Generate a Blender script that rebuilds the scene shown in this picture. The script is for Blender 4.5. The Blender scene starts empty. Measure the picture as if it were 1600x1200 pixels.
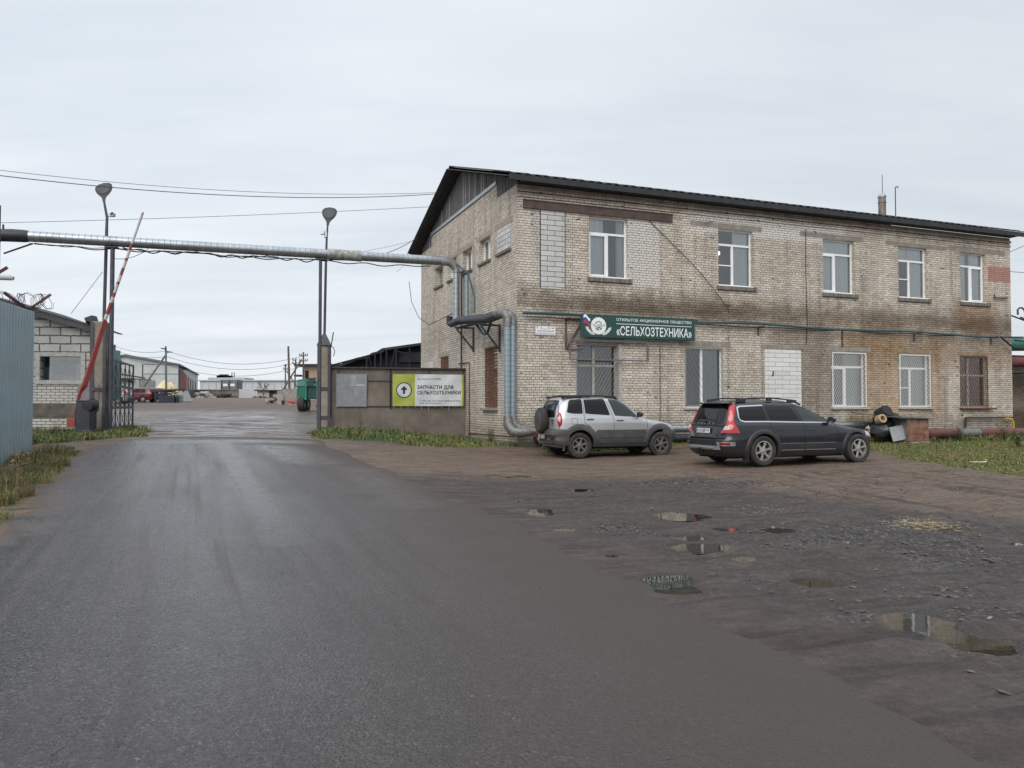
import bpy, bmesh, math, random
import numpy as np
from mathutils import Vector, Matrix
R = math.radians
random.seed(7)
scene = bpy.context.scene
COL = scene.collection

# ------------------------------------------------------------------ camera, light, sky
F = 1202.0
PITCH = math.atan(33.0 / F)
CZ = 1.45
cam = bpy.data.cameras.new('camera')
cam.sensor_width = 36.0
cam.lens = 36.0 * F / 1600.0
cam.clip_start = 0.05
cam.clip_end = 5000
camo = bpy.data.objects.new('camera', cam)
camo.location = (0, 0, CZ)
camo.rotation_euler = (R(90) + PITCH, 0, 0)
COL.objects.link(camo)
scene.camera = camo
scene.view_settings.view_transform = 'Standard'
scene.view_settings.look = 'None'
scene.view_settings.exposure = 0.30
scene.view_settings.gamma = 1.0
scene.view_settings.use_curve_mapping = False
try:
    scene.cycles.use_denoising = True
    scene.cycles.max_bounces = 6
    scene.cycles.transparent_max_bounces = 12
except Exception:
    pass

SUN_EL, SUN_AZ = R(36), R(196)      # azimuth clockwise from +Y, behind and left of the camera
sun = bpy.data.lights.new('sun', 'SUN')
sun.energy = 1.35
sun.angle = R(40)
sun.color = (1.0, 0.95, 0.895)
suno = bpy.data.objects.new('sun', sun)
sd = Vector((math.sin(SUN_AZ) * math.cos(SUN_EL), math.cos(SUN_AZ) * math.cos(SUN_EL), math.sin(SUN_EL)))
suno.rotation_euler = sd.to_track_quat('Z', 'Y').to_euler()
COL.objects.link(suno)

class NT:
    """small shorthand for building node trees"""
    def __init__(self, tree):
        self.t = tree; self.n = tree.nodes; self.l = tree.links
        self.n.clear()
    def node(self, kind, **kw):
        nd = self.n.new(kind)
        for k, v in kw.items():
            setattr(nd, k, v)
        return nd
    def put(self, sock, v):
        if hasattr(v, 'is_output') or isinstance(v, bpy.types.NodeSocket):
            self.l.new(v, sock)
        elif v is not None:
            if isinstance(v, (tuple, list)) and len(v) == 3 and sock.type == 'RGBA':
                v = (*v, 1)
            sock.default_value = v
    def math(self, op, a, b=None, c=None, clamp=False):
        m = self.node('ShaderNodeMath', operation=op, use_clamp=clamp)
        self.put(m.inputs[0], a)
        if b is not None: self.put(m.inputs[1], b)
        if c is not None: self.put(m.inputs[2], c)
        return m.outputs[0]
    def mix(self, f, a, b, mode='MIX'):
        m = self.node('ShaderNodeMix', data_type='RGBA', blend_type=mode)
        self.put(m.inputs[0], f); self.put(m.inputs[6], a); self.put(m.inputs[7], b)
        return m.outputs[2]
    def fmix(self, f, a, b):
        m = self.node('ShaderNodeMix', data_type='FLOAT')
        self.put(m.inputs[0], f); self.put(m.inputs[2], a); self.put(m.inputs[3], b)
        return m.outputs[0]
    def noise(self, vec, scale, detail=3, rough=0.55, color=False):
        m = self.node('ShaderNodeTexNoise')
        if vec is not None: self.put(m.inputs['Vector'], vec)
        m.inputs['Scale'].default_value = scale
        m.inputs['Detail'].default_value = detail
        m.inputs['Roughness'].default_value = rough
        return m.outputs['Color'] if color else m.outputs[0]
    def ramp(self, f, stops, interp='LINEAR'):
        m = self.node('ShaderNodeValToRGB')
        m.color_ramp.interpolation = interp
        e = m.color_ramp.elements
        while len(e) < len(stops): e.new(0.5)
        for i, (p, c) in enumerate(stops):
            e[i].position = p
            e[i].color = (c, c, c, 1) if isinstance(c, (int, float)) else (*c, 1)
        self.put(m.inputs[0], f)
        return m.outputs[0]
    def maprange(self, v, a, b, c=0.0, d=1.0, smooth=True):
        m = self.node('ShaderNodeMapRange')
        m.interpolation_type = 'SMOOTHSTEP' if smooth else 'LINEAR'
        self.put(m.inputs[0], v)
        for i, q in enumerate((a, b, c, d)): self.put(m.inputs[1 + i], q)
        return m.outputs[0]
    def mapping(self, vec, scale=(1, 1, 1), loc=(0, 0, 0), rot=(0, 0, 0)):
        if rot != (0, 0, 0):      # turn first, stretch after
            q = self.node('ShaderNodeMapping'); self.put(q.inputs[0], vec); q.inputs['Rotation'].default_value = rot; vec = q.outputs[0]
        m = self.node('ShaderNodeMapping')
        self.put(m.inputs[0], vec)
        m.inputs['Scale'].default_value = scale
        m.inputs['Location'].default_value = loc
        return m.outputs[0]
    def sep(self, vec):
        m = self.node('ShaderNodeSeparateXYZ'); self.put(m.inputs[0], vec)
        return m.outputs
    def comb(self, x, y, z=0.0):
        m = self.node('ShaderNodeCombineXYZ')
        self.put(m.inputs[0], x); self.put(m.inputs[1], y); self.put(m.inputs[2], z)
        return m.outputs[0]

world = bpy.data.worlds.new('World')
scene.world = world
world.use_nodes = True
w = NT(world.node_tree)
tc = w.node('ShaderNodeTexCoord')
sky = w.node('ShaderNodeTexSky', sky_type='NISHITA', sun_disc=False)
sky.sun_elevation = SUN_EL
sky.sun_rotation = SUN_AZ
sky.air_density = 2.0; sky.dust_density = 4.0
d = w.sep(tc.outputs['Generated'])
zc = w.math('ABSOLUTE', d[2])
# overcast sheet: flat layers seen low over the horizon, so compress the direction vertically
inv = w.math('DIVIDE', 1.0, w.math('ADD', zc, 0.16))
flat = w.comb(w.math('MULTIPLY', d[0], inv), w.math('MULTIPLY', d[1], inv), 0.0)
n1 = w.noise(w.mapping(flat, (0.55, 1.1, 1)), 1.0, 5, 0.5)
n2 = w.noise(w.mapping(flat, (0.35, 1.6, 1), (3.1, 1.7, 0)), 1.6, 4, 0.55)
cl = w.math('ADD', w.math('MULTIPLY', n1, 0.6), w.math('MULTIPLY', n2, 0.4))
cloud = w.ramp(cl, [(0.34, (5.35, 5.90, 6.55)), (0.49, (6.3, 6.80, 7.35)), (0.63, (7.25, 7.55, 7.95))])
# low bright rim above the horizon with a blue-grey streak
rim = w.maprange(zc, 0.0, 0.10, 1.0, 0.0)
cloud = w.mix(w.math('MULTIPLY', rim, 0.55), cloud, (7.1, 7.45, 7.75))
side_ = w.maprange(d[0], -0.6, 0.6, 1.07, 0.93)
zen = w.maprange(zc, 0.45, 1.0, 1.0, 1.9)
cloud = w.mix(1.0, cloud, w.comb(side_, side_, side_), 'MULTIPLY')
cloud = w.mix(1.0, cloud, w.comb(zen, zen, zen), 'MULTIPLY')
skyc = w.mix(0.94, sky.outputs[0], cloud)
bg = w.node('ShaderNodeBackground')
w.put(bg.inputs[0], skyc); bg.inputs[1].default_value = 0.10
wo = w.node('ShaderNodeOutputWorld')
w.l.new(bg.outputs[0], wo.inputs[0])

# ------------------------------------------------------------------ pixel <-> place helpers (1600x1200 picture)
def ray(px, py):
    dx = (px - 800) / F; dz = (600 - py) / F
    c, s = math.cos(PITCH), math.sin(PITCH)
    return Vector((dx, c - dz * s, s + dz * c))
def P(px, py, Y):
    r = ray(px, py); k = Y / r.y
    return Vector((r.x * k, Y, CZ + r.z * k))
def sm(a, b, x):
    t = np.clip((x - a) / (b - a), 0, 1)
    return t * t * (3 - 2 * t)
BA = R(21.0)                                   # facade direction
BC = Vector(((808 - 800) / F * 23.2, 23.2, 0)) # near corner of the brick building
bx_, by_ = Vector((math.cos(BA), math.sin(BA), 0)), Vector((-math.sin(BA), math.cos(BA), 0))
def toB(p):
    q = Vector(p) - BC
    return Vector((q.dot(bx_), q.dot(by_), q.z))
def fromB(x, y, z):
    return BC + bx_ * x + by_ * y + Vector((0, 0, z))
def face(px, py, off=0.0):                     # point on the plane parallel to the front facade
    r = ray(px, py); o = Vector((0, 0, CZ))
    k = (off - toB(o).y) / r.dot(by_)
    return toB(o + r * k)
def side(px, py, off=0.0):                     # point on the plane parallel to the left gable wall
    r = ray(px, py); o = Vector((0, 0, CZ))
    k = (off - toB(o).x) / r.dot(bx_)
    return toB(o + r * k)

# ------------------------------------------------------------------ numpy noise and terrain
def vnoise(x, y, seed=0):
    x = np.asarray(x, float); y = np.asarray(y, float)
    xi = np.floor(x).astype(np.int64); yi = np.floor(y).astype(np.int64)
    fx = x - xi; fy = y - yi
    fx = fx * fx * (3 - 2 * fx); fy = fy * fy * (3 - 2 * fy)
    def h(a, b):
        n = (a * 374761393 + b * 668265263 + seed * 974634777) & 0x7fffffff
        n = ((n ^ (n >> 13)) * 1274126177) & 0x7fffffff
        n = n ^ (n >> 16)
        return (n & 0xffff) / 65535.0
    a = h(xi, yi) * (1 - fx) + h(xi + 1, yi) * fx
    b = h(xi, yi + 1) * (1 - fx) + h(xi + 1, yi + 1) * fx
    return a * (1 - fy) + b * fy
def fbm(x, y, o=4, seed=0):
    s = 0; a = 0.5; t = 0
    for i in range(o):
        s = s + a * vnoise(x * 2 ** i, y * 2 ** i, seed + i); t += a; a *= 0.5
    return s / t
def H0(x, y):
    x = np.asarray(x, float); y = np.asarray(y, float)
    yy = np.maximum(y, 0)
    hl = np.where(yy < 26, -.15 + .032 * yy, np.where(yy < 95, .682 + .0242 * (yy - 26), 2.352 + .0092 * (np.minimum(yy, 1500) - 95)))
    hr = -.15 + .008 * yy + .012 * np.clip(x - 2, 0, 6)
    wx = sm(-7.5, 1.0, x) * (1 - sm(34, 52, yy))
    return hl * (1 - wx) + hr * wx
def H0f(x, y): return float(H0(x, y))
def ground_at(px, py):
    r = ray(px, py); t = 1.0
    for i in range(4000):
        X, Y = r.x * t, r.y * t
        if CZ + r.z * t <= H0f(X, Y): break
        t += 0.02 + t * 0.001
    return Vector((X, Y, H0f(X, Y)))

# ------------------------------------------------------------------ mesh helpers
class MB:
    def __init__(s): s.v = []; s.f = []; s.m = []; s.uv = None
    def add(s, vs, fs, mi=0):
        o = len(s.v)
        s.v += [tuple(v) for v in vs]
        s.f += [tuple(i + o for i in f) for f in fs]
        s.m += [mi] * len(fs)
        return s
    def box(s, c, sz, Rm=None, mi=0, taper=None):
        c = Vector(c); hx, hy, hz = sz[0] / 2, sz[1] / 2, sz[2] / 2
        vs = []
        for z in (-hz, hz):
            k = 1.0 if (taper is None or z < 0) else taper
            for x, y in ((-hx, -hy), (hx, -hy), (hx, hy), (-hx, hy)):
                p = Vector((x * k, y * k, z))
                if Rm is not None: p = Rm @ p
                vs.append(c + p)
        return s.add(vs, [(0, 3, 2, 1), (4, 5, 6, 7), (0, 1, 5, 4), (1, 2, 6, 5), (2, 3, 7, 6), (3, 0, 4, 7)], mi)
    def bb(s, x0, x1, y0, y1, z0, z1, mi=0):
        return s.box(((x0 + x1) / 2, (y0 + y1) / 2, (z0 + z1) / 2), (abs(x1 - x0), abs(y1 - y0), abs(z1 - z0)), None, mi)
    def beam(s, a, b, w_, h_, mi=0, up=(0, 0, 1)):
        a, b = Vector(a), Vector(b); d_ = (b - a); L = d_.length
        if L < 1e-6: return s
        z = d_.normalized(); u = Vector(up)
        if abs(z.dot(u)) > .98: u = Vector((0, 1, 0)) if abs(z.y) < .9 else Vector((1, 0, 0))
        x = u.cross(z).normalized(); y = z.cross(x)
        M = Matrix((x, y, z)).transposed()
        return s.box((a + b) / 2, (w_, h_, L), M, mi)
    def tube(s, pts, r, seg=8, mi=0, caps=True):
        pts = [Vector(p) for p in pts]; n = len(pts)
        rs = r if isinstance(r, (list, tuple)) else [r] * n
        rings = []; px_ = None
        for i, p in enumerate(pts):
            if i == 0: t = pts[1] - p
            elif i == n - 1: t = p - pts[i - 1]
            else: t = (pts[i + 1] - p).normalized() + (p - pts[i - 1]).normalized()
            t.normalize()
            if px_ is None:
                u = Vector((0, 0, 1)) if abs(t.z) < .9 else Vector((1, 0, 0))
                x = u.cross(t).normalized()
            else:
                x = (px_ - t * px_.dot(t))
                x = x.normalized() if x.length > 1e-5 else Vector((1, 0, 0))
            px_ = x; y = t.cross(x)
            rings.append([p + (x * math.cos(a) + y * math.sin(a)) * rs[i] for a in [2 * math.pi * k / seg for k in range(seg)]])
        vs = [v for g in rings for v in g]; fs = []
        for i in range(n - 1):
            for k in range(seg):
                a = i * seg + k; b = i * seg + (k + 1) % seg
                fs.append((a, b, b + seg, a + seg))
        if caps:
            fs.append(tuple(range(seg))[::-1]); fs.append(tuple((n - 1) * seg + k for k in range(seg)))
        return s.add(vs, fs, mi)
    def lathe(s, prof, M=None, seg=24, mi=0):
        """profile [(r, h)] turned about local z, placed by matrix M"""
        vs = []; fs = []
        for r, h in prof:
            for k in range(seg):
                a = 2 * math.pi * k / seg
                v = Vector((r * math.cos(a), r * math.sin(a), h))
                vs.append(M @ v if M is not None else v)
        for i in range(len(prof) - 1):
            for k in range(seg):
                a = i * seg + k; b = i * seg + (k + 1) % seg
                fs.append((a, b, b + seg, a + seg))
        return s.add(vs, fs, mi)
    def prism(s, poly, M, depth, mi=0):
        """2-D polygon in the local xy plane of M, extruded by depth along its z"""
        n = len(poly)
        vs = [M @ Vector((x, y, 0)) for x, y in poly] + [M @ Vector((x, y, depth)) for x, y in poly]
        fs = [tuple(range(n))[::-1], tuple(range(n, 2 * n))]
        for i in range(n): fs.append((i, (i + 1) % n, (i + 1) % n + n, i + n))
        return s.add(vs, fs, mi)
    def build(s, name, mats, parent=None, smooth=False, bevel=0, loc=None):
        me = bpy.data.meshes.new(name)
        me.from_pydata(s.v, [], s.f)
        if not isinstance(mats, (list, tuple)): mats = [mats]
        for m in mats: me.materials.append(m)
        if len(mats) > 1: me.polygons.foreach_set('material_index', s.m)
        me.update()
        if loc is not None:
            me.transform(Matrix.Translation(-Vector(loc)))
        if smooth:
            me.polygons.foreach_set('use_smooth', [True] * len(me.polygons))
            me.set_sharp_from_angle(angle=R(smooth if smooth is not True else 40))
        if s.uv is not None:
            lay = me.uv_layers.new(name='UVMap')
            co = s.uv
            for p in me.polygons:
                for li, vi in zip(p.loop_indices, p.vertices): lay.data[li].uv = co[vi]
        o = bpy.data.objects.new(name, me)
        COL.objects.link(o)
        if parent is not None: o.parent = parent
        if loc is not None: o.location = loc
        if bevel:
            b = o.modifiers.new('bevel', 'BEVEL'); b.width = bevel; b.segments = 2; b.limit_method = 'ANGLE'; b.angle_limit = R(50)
        return o
def tag(o, label=None, cat=None, group=None, kind=None):
    if label: o['label'] = label
    if cat: o['category'] = cat
    if group: o['group'] = group
    if kind: o['kind'] = kind
    return o
def thing(name, label, cat, loc=(0, 0, 0), rz=0, group=None):
    o = bpy.data.objects.new(name, None); COL.objects.link(o)
    o.empty_display_size = .2
    o.location = loc; o.rotation_euler = (0, 0, rz)
    return tag(o, label, cat, group)
def frameM(o, x, y):
    """matrix with origin o, local x and y directions"""
    x = Vector(x).normalized(); y = Vector(y); y = (y - x * x.dot(y)).normalized(); z = x.cross(y)
    M = Matrix((x, y, z)).transposed().to_4x4(); M.translation = Vector(o)
    return M
_deps = None
def text(s, name, M, height, mat, parent, width=None, bold=0.0, depth=0.002, align='LEFT'):
    """lettering as a mesh; height = cap height; width = exact overall width"""
    cu = bpy.data.curves.new(name, 'FONT'); cu.body = s; cu.size = 1.0
    cu.extrude = 0.0; cu.resolution_u = 3
    t = bpy.data.objects.new(name, cu); COL.objects.link(t)
    bpy.context.view_layer.update()
    dg = bpy.context.evaluated_depsgraph_get()
    me = bpy.data.meshes.new_from_object(t.evaluated_get(dg))
    bpy.data.objects.remove(t); bpy.data.curves.remove(cu)
    xs = [v.co.x for v in me.vertices]; ys = [v.co.y for v in me.vertices]
    if not xs: return None
    x0, x1 = min(xs), max(xs)
    sc = height / 0.70
    sx = sc if width is None else width / (x1 - x0)
    W = (x1 - x0) * sx
    ox = 0 if align == 'LEFT' else -W / 2
    sgn = (-1, 1) if bold else (0,)
    if bold:       # heavier strokes: second and third copy of the glyphs, each a hair proud of the last
        V0 = [v.co.copy() for v in me.vertices]; F0 = [tuple(p.vertices) for p in me.polygons]; nv = len(V0)
        bd = bold * (x1 - x0 + .001) / max(len(s), 1) * .9
        sh = [(-bd, 0), (0, 0), (bd, 0), (0, bd), (0, -bd)]; VV = []; FF = []
        for k, (ax, ay) in enumerate(sh):
            VV += [(v.x + ax, v.y + ay, k * .0004 / 1.0) for v in V0]; FF += [tuple(i + k * nv for i in f) for f in F0]
        me = bpy.data.meshes.new(name); me.from_pydata(VV, [], FF); me.update()
    for v in me.vertices:
        v.co = M @ Vector(((v.co.x - x0) * sx + ox, v.co.y * sc, depth + v.co.z))
    me.materials.clear(); me.materials.append(mat)
    o = bpy.data.objects.new(name, me); COL.objects.link(o)
    if parent is not None: o.parent = parent
    return o

# ------------------------------------------------------------------ materials
MATS = {}
def mat(name, col, rough=.7, metal=0.0, var=.0, vscale=4.0, bump=0.0, bscale=40.0, dirt=None, dscale=2.0, damt=.5, spec=.5, coat=0.0, stretch=(1, 1, 1)):
    if name in MATS: return MATS[name]
    m = bpy.data.materials.new(name); m.use_nodes = True; MATS[name] = m
    t = NT(m.node_tree); p = t.node('ShaderNodeBsdfPrincipled'); o = t.node('ShaderNodeOutputMaterial')
    t.l.new(p.outputs[0], o.inputs[0])
    tc_ = t.node('ShaderNodeTexCoord'); vec = t.mapping(tc_.outputs['Object'], stretch)
    c = (*col, 1)
    if var:
        n = t.noise(vec, vscale, 4, .6)
        lo = tuple(max(0, q * (1 - var)) for q in col); hi = tuple(min(1, q * (1 + var)) for q in col)
        c = t.ramp(n, [(.3, lo), (.7, hi)])
    if dirt:
        n = t.noise(vec, dscale, 5, .65)
        f = t.ramp(n, [(.5 - .12, 0.0), (.5 + .15, damt)])
        c = t.mix(f, c, (*dirt, 1))
    t.put(p.inputs['Base Color'], c)
    p.inputs['Roughness'].default_value = rough
    p.inputs['Metallic'].default_value = metal
    p.inputs['Specular IOR Level'].default_value = spec
    if coat:
        p.inputs['Coat Weight'].default_value = coat; p.inputs['Coat Roughness'].default_value = .04
    if bump:
        b = t.node('ShaderNodeBump'); b.inputs['Strength'].default_value = bump; b.inputs['Distance'].default_value = .02
        t.put(b.inputs['Height'], t.noise(vec, bscale, 4, .6))
        t.l.new(b.outputs[0], p.inputs['Normal'])
    return m
def glass(name, tint=(.75, .82, .84), rough=0.0, refl=1.0):
    if name in MATS: return MATS[name]
    m = bpy.data.materials.new(name); m.use_nodes = True; MATS[name] = m
    t = NT(m.node_tree); o = t.node('ShaderNodeOutputMaterial')
    tr = t.node('ShaderNodeBsdfTransparent'); tr.inputs[0].default_value = (*tint, 1)
    gl = t.node('ShaderNodeBsdfGlossy'); gl.inputs['Roughness'].default_value = rough
    fr = t.node('ShaderNodeFresnel'); fr.inputs[0].default_value = 1.65
    ms = t.node('ShaderNodeMixShader')
    t.put(ms.inputs[0], t.math('MULTIPLY', fr.outputs[0], refl, clamp=True))
    t.l.new(tr.outputs[0], ms.inputs[1]); t.l.new(gl.outputs[0], ms.inputs[2]); t.l.new(ms.outputs[0], o.inputs[0])
    return m
def brickmat(name, bw, bh, cols, mortar, ms=.008, headers=0, stains=(), bump=.5, uvlay=True, rough=.9, grime=.35, pits=0.0, wob=.006, drips=False):
    """brickwork laid out in metres on the UV map; stains = [(u0,u1,v0,v1,soft,noise_scale,amount,colour,mode)]"""
    m = bpy.data.materials.new(name); m.use_nodes = True; MATS[name] = m
    t = NT(m.node_tree); p = t.node('ShaderNodeBsdfPrincipled'); o = t.node('ShaderNodeOutputMaterial')
    t.l.new(p.outputs[0], o.inputs[0])
    uv = t.node('ShaderNodeTexCoord').outputs['UV' if uvlay else 'Object']
    nz = t.noise(uv, 9.0, 3, .6, color=True)
    nv = t.node('ShaderNodeVectorMath', operation='MULTIPLY_ADD')
    t.put(nv.inputs[0], nz); nv.inputs[1].default_value = (wob * 2, wob * 2, 0); nv.inputs[2].default_value = (-wob, -wob, 0)
    ad = t.node('ShaderNodeVectorMath', operation='ADD'); t.put(ad.inputs[0], uv); t.put(ad.inputs[1], nv.outputs[0])
    vec = ad.outputs[0]
    if drips:      # courses that wander a little
        lo_ = t.math('MULTIPLY', t.math('SUBTRACT', t.noise(t.mapping(uv, (.5, .9, 1)), 1.0, 3, .6), .5), .05)
        a2 = t.node('ShaderNodeVectorMath', operation='ADD'); t.put(a2.inputs[0], vec); t.put(a2.inputs[1], t.comb(0.0, lo_, 0.0)); vec = a2.outputs[0]
    def bt(width):
        b = t.node('ShaderNodeTexBrick'); t.put(b.inputs['Vector'], vec)
        b.offset = .5; b.offset_frequency = 2; b.squash = 1
        b.inputs['Color1'].default_value = (0, 0, 0, 1); b.inputs['Color2'].default_value = (1, 1, 1, 1); b.inputs['Mortar'].default_value = (.5, .5, .5, 1)
        b.inputs['Scale'].default_value = 1.0; b.inputs['Mortar Size'].default_value = ms; b.inputs['Mortar Smooth'].default_value = .35
        b.inputs['Brick Width'].default_value = width; b.inputs['Row Height'].default_value = bh
        return b
    A = bt(bw); rnd = A.outputs[0]; fac = A.outputs['Fac']
    s = t.sep(vec)
    if headers:
        Bn = bt(bw / 2)
        row = t.math('FLOOR', t.math('DIVIDE', s[1], bh))
        hm = t.math('LESS_THAN', t.math('MODULO', row, float(headers)), 0.5)
        rnd = t.mix(hm, rnd, Bn.outputs[0]); fac = t.fmix(hm, fac, Bn.outputs['Fac'])
    n = len(cols)
    c = t.ramp(rnd, [(i / (n - 1), q) for i, q in enumerate(cols)])
    # blotches within each brick
    fine = t.noise(uv, 60.0, 3, .6)
    c = t.mix(1.0, c, t.ramp(fine, [(.25, .78), (.75, 1.12)]), 'MULTIPLY')
    big = t.noise(uv, .55, 5, .6)
    c = t.mix(1.0, c, t.ramp(big, [(.3, 1 - grime), (.62, 1.05)]), 'MULTIPLY')
    c = t.mix(fac, c, (*mortar, 1))
    if pits:
        v = t.noise(t.mapping(uv, (3.2, 9.0, 1)), 1.0, 2, .5)
        pm = t.maprange(v, 1 - pits, 1 - pits + .05)
        c = t.mix(t.math('MULTIPLY', pm, .8), c, (.045, .038, .03))
        fac = t.math('MAXIMUM', fac, pm)
    if drips:
        dr_ = t.noise(t.mapping(uv, (3.5, .22, 1)), 1.0, 5, .65)
        c = t.mix(1.0, c, t.ramp(dr_, [(.40, 1.04), (.56, .92), (.68, .66)]), 'MULTIPLY')
        sp_ = t.noise(t.mapping(uv, (1, 1, 1), (9, 5, 0)), 7.0, 4, .7)
        c = t.mix(t.math('MULTIPLY', t.maprange(sp_, .60, .72), .35), c, (.10, .085, .07, 1))
    us = t.sep(uv)
    for (u0, u1, v0, v1, soft, ns, amt, colr, mode) in stains:
        nn = t.math('MULTIPLY', t.math('SUBTRACT', t.noise(t.mapping(uv, (1, 1, 1), (ns * 1.7, ns * 3.1, 0)), ns, 5, .65), .5), soft * 3.2)
        uu = t.math('ADD', us[0], nn); vv = t.math('ADD', us[1], nn)
        mk = t.maprange(uu, u0 - soft, u0 + soft)
        mk = t.math('MULTIPLY', mk, t.maprange(uu, u1 - soft, u1 + soft, 1.0, 0.0))
        mk = t.math('MULTIPLY', mk, t.maprange(vv, v0 - soft, v0 + soft))
        mk = t.math('MULTIPLY', mk, t.maprange(vv, v1 - soft, v1 + soft, 1.0, 0.0))
        mk = t.math('MULTIPLY', mk, amt)
        if mode == 'BRICK':     # other bricks, same mortar
            mk = t.math('MULTIPLY', mk, t.math('SUBTRACT', 1.0, fac))
            mode = 'MIX'
        c = t.mix(mk, c, (*colr, 1), mode)
    t.put(p.inputs['Base Color'], c)
    p.inputs['Roughness'].default_value = rough
    p.inputs['Specular IOR Level'].default_value = .25
    b = t.node('ShaderNodeBump'); b.inputs['Strength'].default_value = bump; b.inputs['Distance'].default_value = .012
    hgt = t.math('SUBTRACT', t.math('MULTIPLY', fine, .25), fac)
    t.put(b.inputs['Height'], hgt); t.l.new(b.outputs[0], p.inputs['Normal'])
    return m
# ------------------------------------------------------------------ ground, yard, road, puddles
def inpoly(x, y, poly):
    x = np.asarray(x); y = np.asarray(y); c = np.zeros(x.shape, bool); n = len(poly)
    for i in range(n):
        x0, y0 = poly[i]; x1, y1 = poly[(i + 1) % n]
        if y0 == y1: continue
        k = ((y0 > y) != (y1 > y)) & (x < (x1 - x0) * (y - y0) / (y1 - y0) + x0)
        c ^= k
    return c
def gpts(px): return [tuple(ground_at(*q)[:2]) for q in px]
def bl(x, y):
    q = fromB(x, y, 0); return (q.x, q.y)

PUD = []      # (x, y, rx, ry, rot, level)
for (px, py, hw, hh, rot) in [(1046, 908, 40, 14, -.20), (1078, 921, 22, 6, -.2), (1275, 907, 40, 8, -.28), (1432, 968, 48, 17, -.45), (1490, 990, 40, 10, -.5), (1545, 1008, 40, 12, -.55),
                              (1092, 855, 42, 6.5, 0.0), (1068, 806, 34, 5, 0.0), (1143, 825, 24, 4, 0.0), (1216, 830, 22, 3.5, -.05),
                              (844, 798, 16, 5, 0.0), (1080, 840, 22, 3.5, 0), (1160, 873, 17, 3.2, 0), (792, 744, 26, 2.0, 0),
                              (1592, 848, 24, 3, 0), (915, 765, 16, 2, 0), (880, 827, 14, 2, 0), (965, 868, 16, 2.4, 0)]:
    g = ground_at(px, py); g1 = ground_at(px, py - hh); g2 = ground_at(px, py + hh); g3 = ground_at(px + hw, py)
    PUD.append((g.x, g.y, g3.x - g.x, abs(g1.y - g2.y) / 2 * 1.05, rot, g.z))
WETS = []     # wet sheen on the yard beyond the gate: thin sheets of water
G_LEFT = gpts([(-160, 900), (-60, 840), (0, 798), (52, 768), (84, 735), (112, 712), (96, 700), (50, 706), (-10, 745), (-160, 800)])
G_GUARD = gpts([(40, 673), (150, 673), (200, 668), (232, 675), (222, 683), (150, 686), (80, 692), (40, 697)])
G_WALL = gpts([(484, 680), (500, 672), (726, 676), (790, 684), (850, 688), (852, 706), (740, 705), (600, 690), (492, 686)])
G_STRIP = [bl(.6, -.9), bl(12.5, -.9), bl(12.5, .1), bl(.6, .1)]
G_LAWN = gpts([(1340, 692), (1365, 706), (1400, 715), (1500, 731), (1600, 747), (1760, 772)]) + [bl(30, .1), bl(12.0, .1)]
GR = [G_LEFT, G_GUARD, G_WALL, G_STRIP, G_LAWN]

def roadedge(pxs, extra):
    q = sorted([(p.y, p.x) for p in [ground_at(*a) for a in pxs]] + extra)
    return np.array([a for a, b in q]), np.array([b for a, b in q])
RLy, RLx = roadedge([(215, 684), (150, 697), (112, 716), (70, 762), (20, 808), (-60, 850)], [(0.0, -7.2), (-20., -8.0)])
RRy, RRx = roadedge([(497, 686), (530, 702), (580, 722), (640, 750), (720, 785), (800, 815), (880, 850), (950, 885), (1030, 925), (1110, 962), (1200, 1005), (1300, 1052), (1420, 1115), (1560, 1190)], [(2.0, 3.2), (0., 4.0), (-20., 9.0)])
ROAD_END = ground_at(350, 684).y
def rl(y): return np.interp(y, RLy, RLx) + (fbm(y * 1.1, y * 0 + 3, 4, 5) - .5) * .5
def rr(y): return np.interp(y, RRy, RRx) + (fbm(y * .9, y * 0 + 9, 3, 8) - .5) * .5

def basin(x, y):
    d_ = np.zeros_like(x)
    for (cx, cy, rx, ry, rot, z) in PUD:
        m_ = (np.abs(x - cx) < 2.2) & (np.abs(y - cy) < 2.2)
        if not m_.any(): continue
        dx, dy = x[m_] - cx, y[m_] - cy
        c, s_ = math.cos(rot), math.sin(rot)
        u = (dx * c + dy * s_) / (rx * 1.25); v = (-dx * s_ + dy * c) / (ry * 1.25)
        e = u * u + v * v + (fbm(x[m_] * 4, y[m_] * 4, 4, 3) - .5) * .7
        d_[m_] = np.maximum(d_[m_], .035 * sm(1.25, .35, e))
    return d_
def rough_area(x, y):
    """broken stony ground on the right-hand side of the yard"""
    a = sm(.3, 1.2, x - rr(y)) * sm(18.5, 15.0, y + (x - 4) * -.25)
    return a
def H(x, y):
    x = np.asarray(x, float); y = np.asarray(y, float)
    z = H0(x, y)
    q = ((x - BC.x) * bx_.x + (y - BC.y) * bx_.y, (x - BC.x) * by_.x + (y - BC.y) * by_.y)
    z = z + .16 * sm(-1.1, -.3, q[1]) * sm(-3, -.5, q[0]) * sm(3, 0, q[1] - 0)
    off = sm(.0, .5, x - rr(y)) + sm(.0, .5, rl(y) - x); off = np.where(y > ROAD_END, 1, np.clip(off, 0, 1)) * sm(60, 30, y)
    ra = rough_area(x, y)
    z = z + off * ((fbm(x * 1.2, y * 1.2, 3, 11) - .5) * .05 + ra * (fbm(x * 7, y * 7, 3, 17) - .5) * .045)
    z = z - off * ra * .012 * (fbm(x * 2.3, y * 2.3, 2, 31) > .62)
    # tyre ruts crossing the dirt in front of the cars
    rut = np.sin((y - x * .23) * 5.2 + fbm(x * .3, y * .3, 2, 5) * 6)
    z = z - off * sm(13, 15.5, y) * sm(21, 19.5, y) * .012 * sm(.55, 1.0, rut) * sm(1, 4, x)
    return z - basin(x, y)
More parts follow.
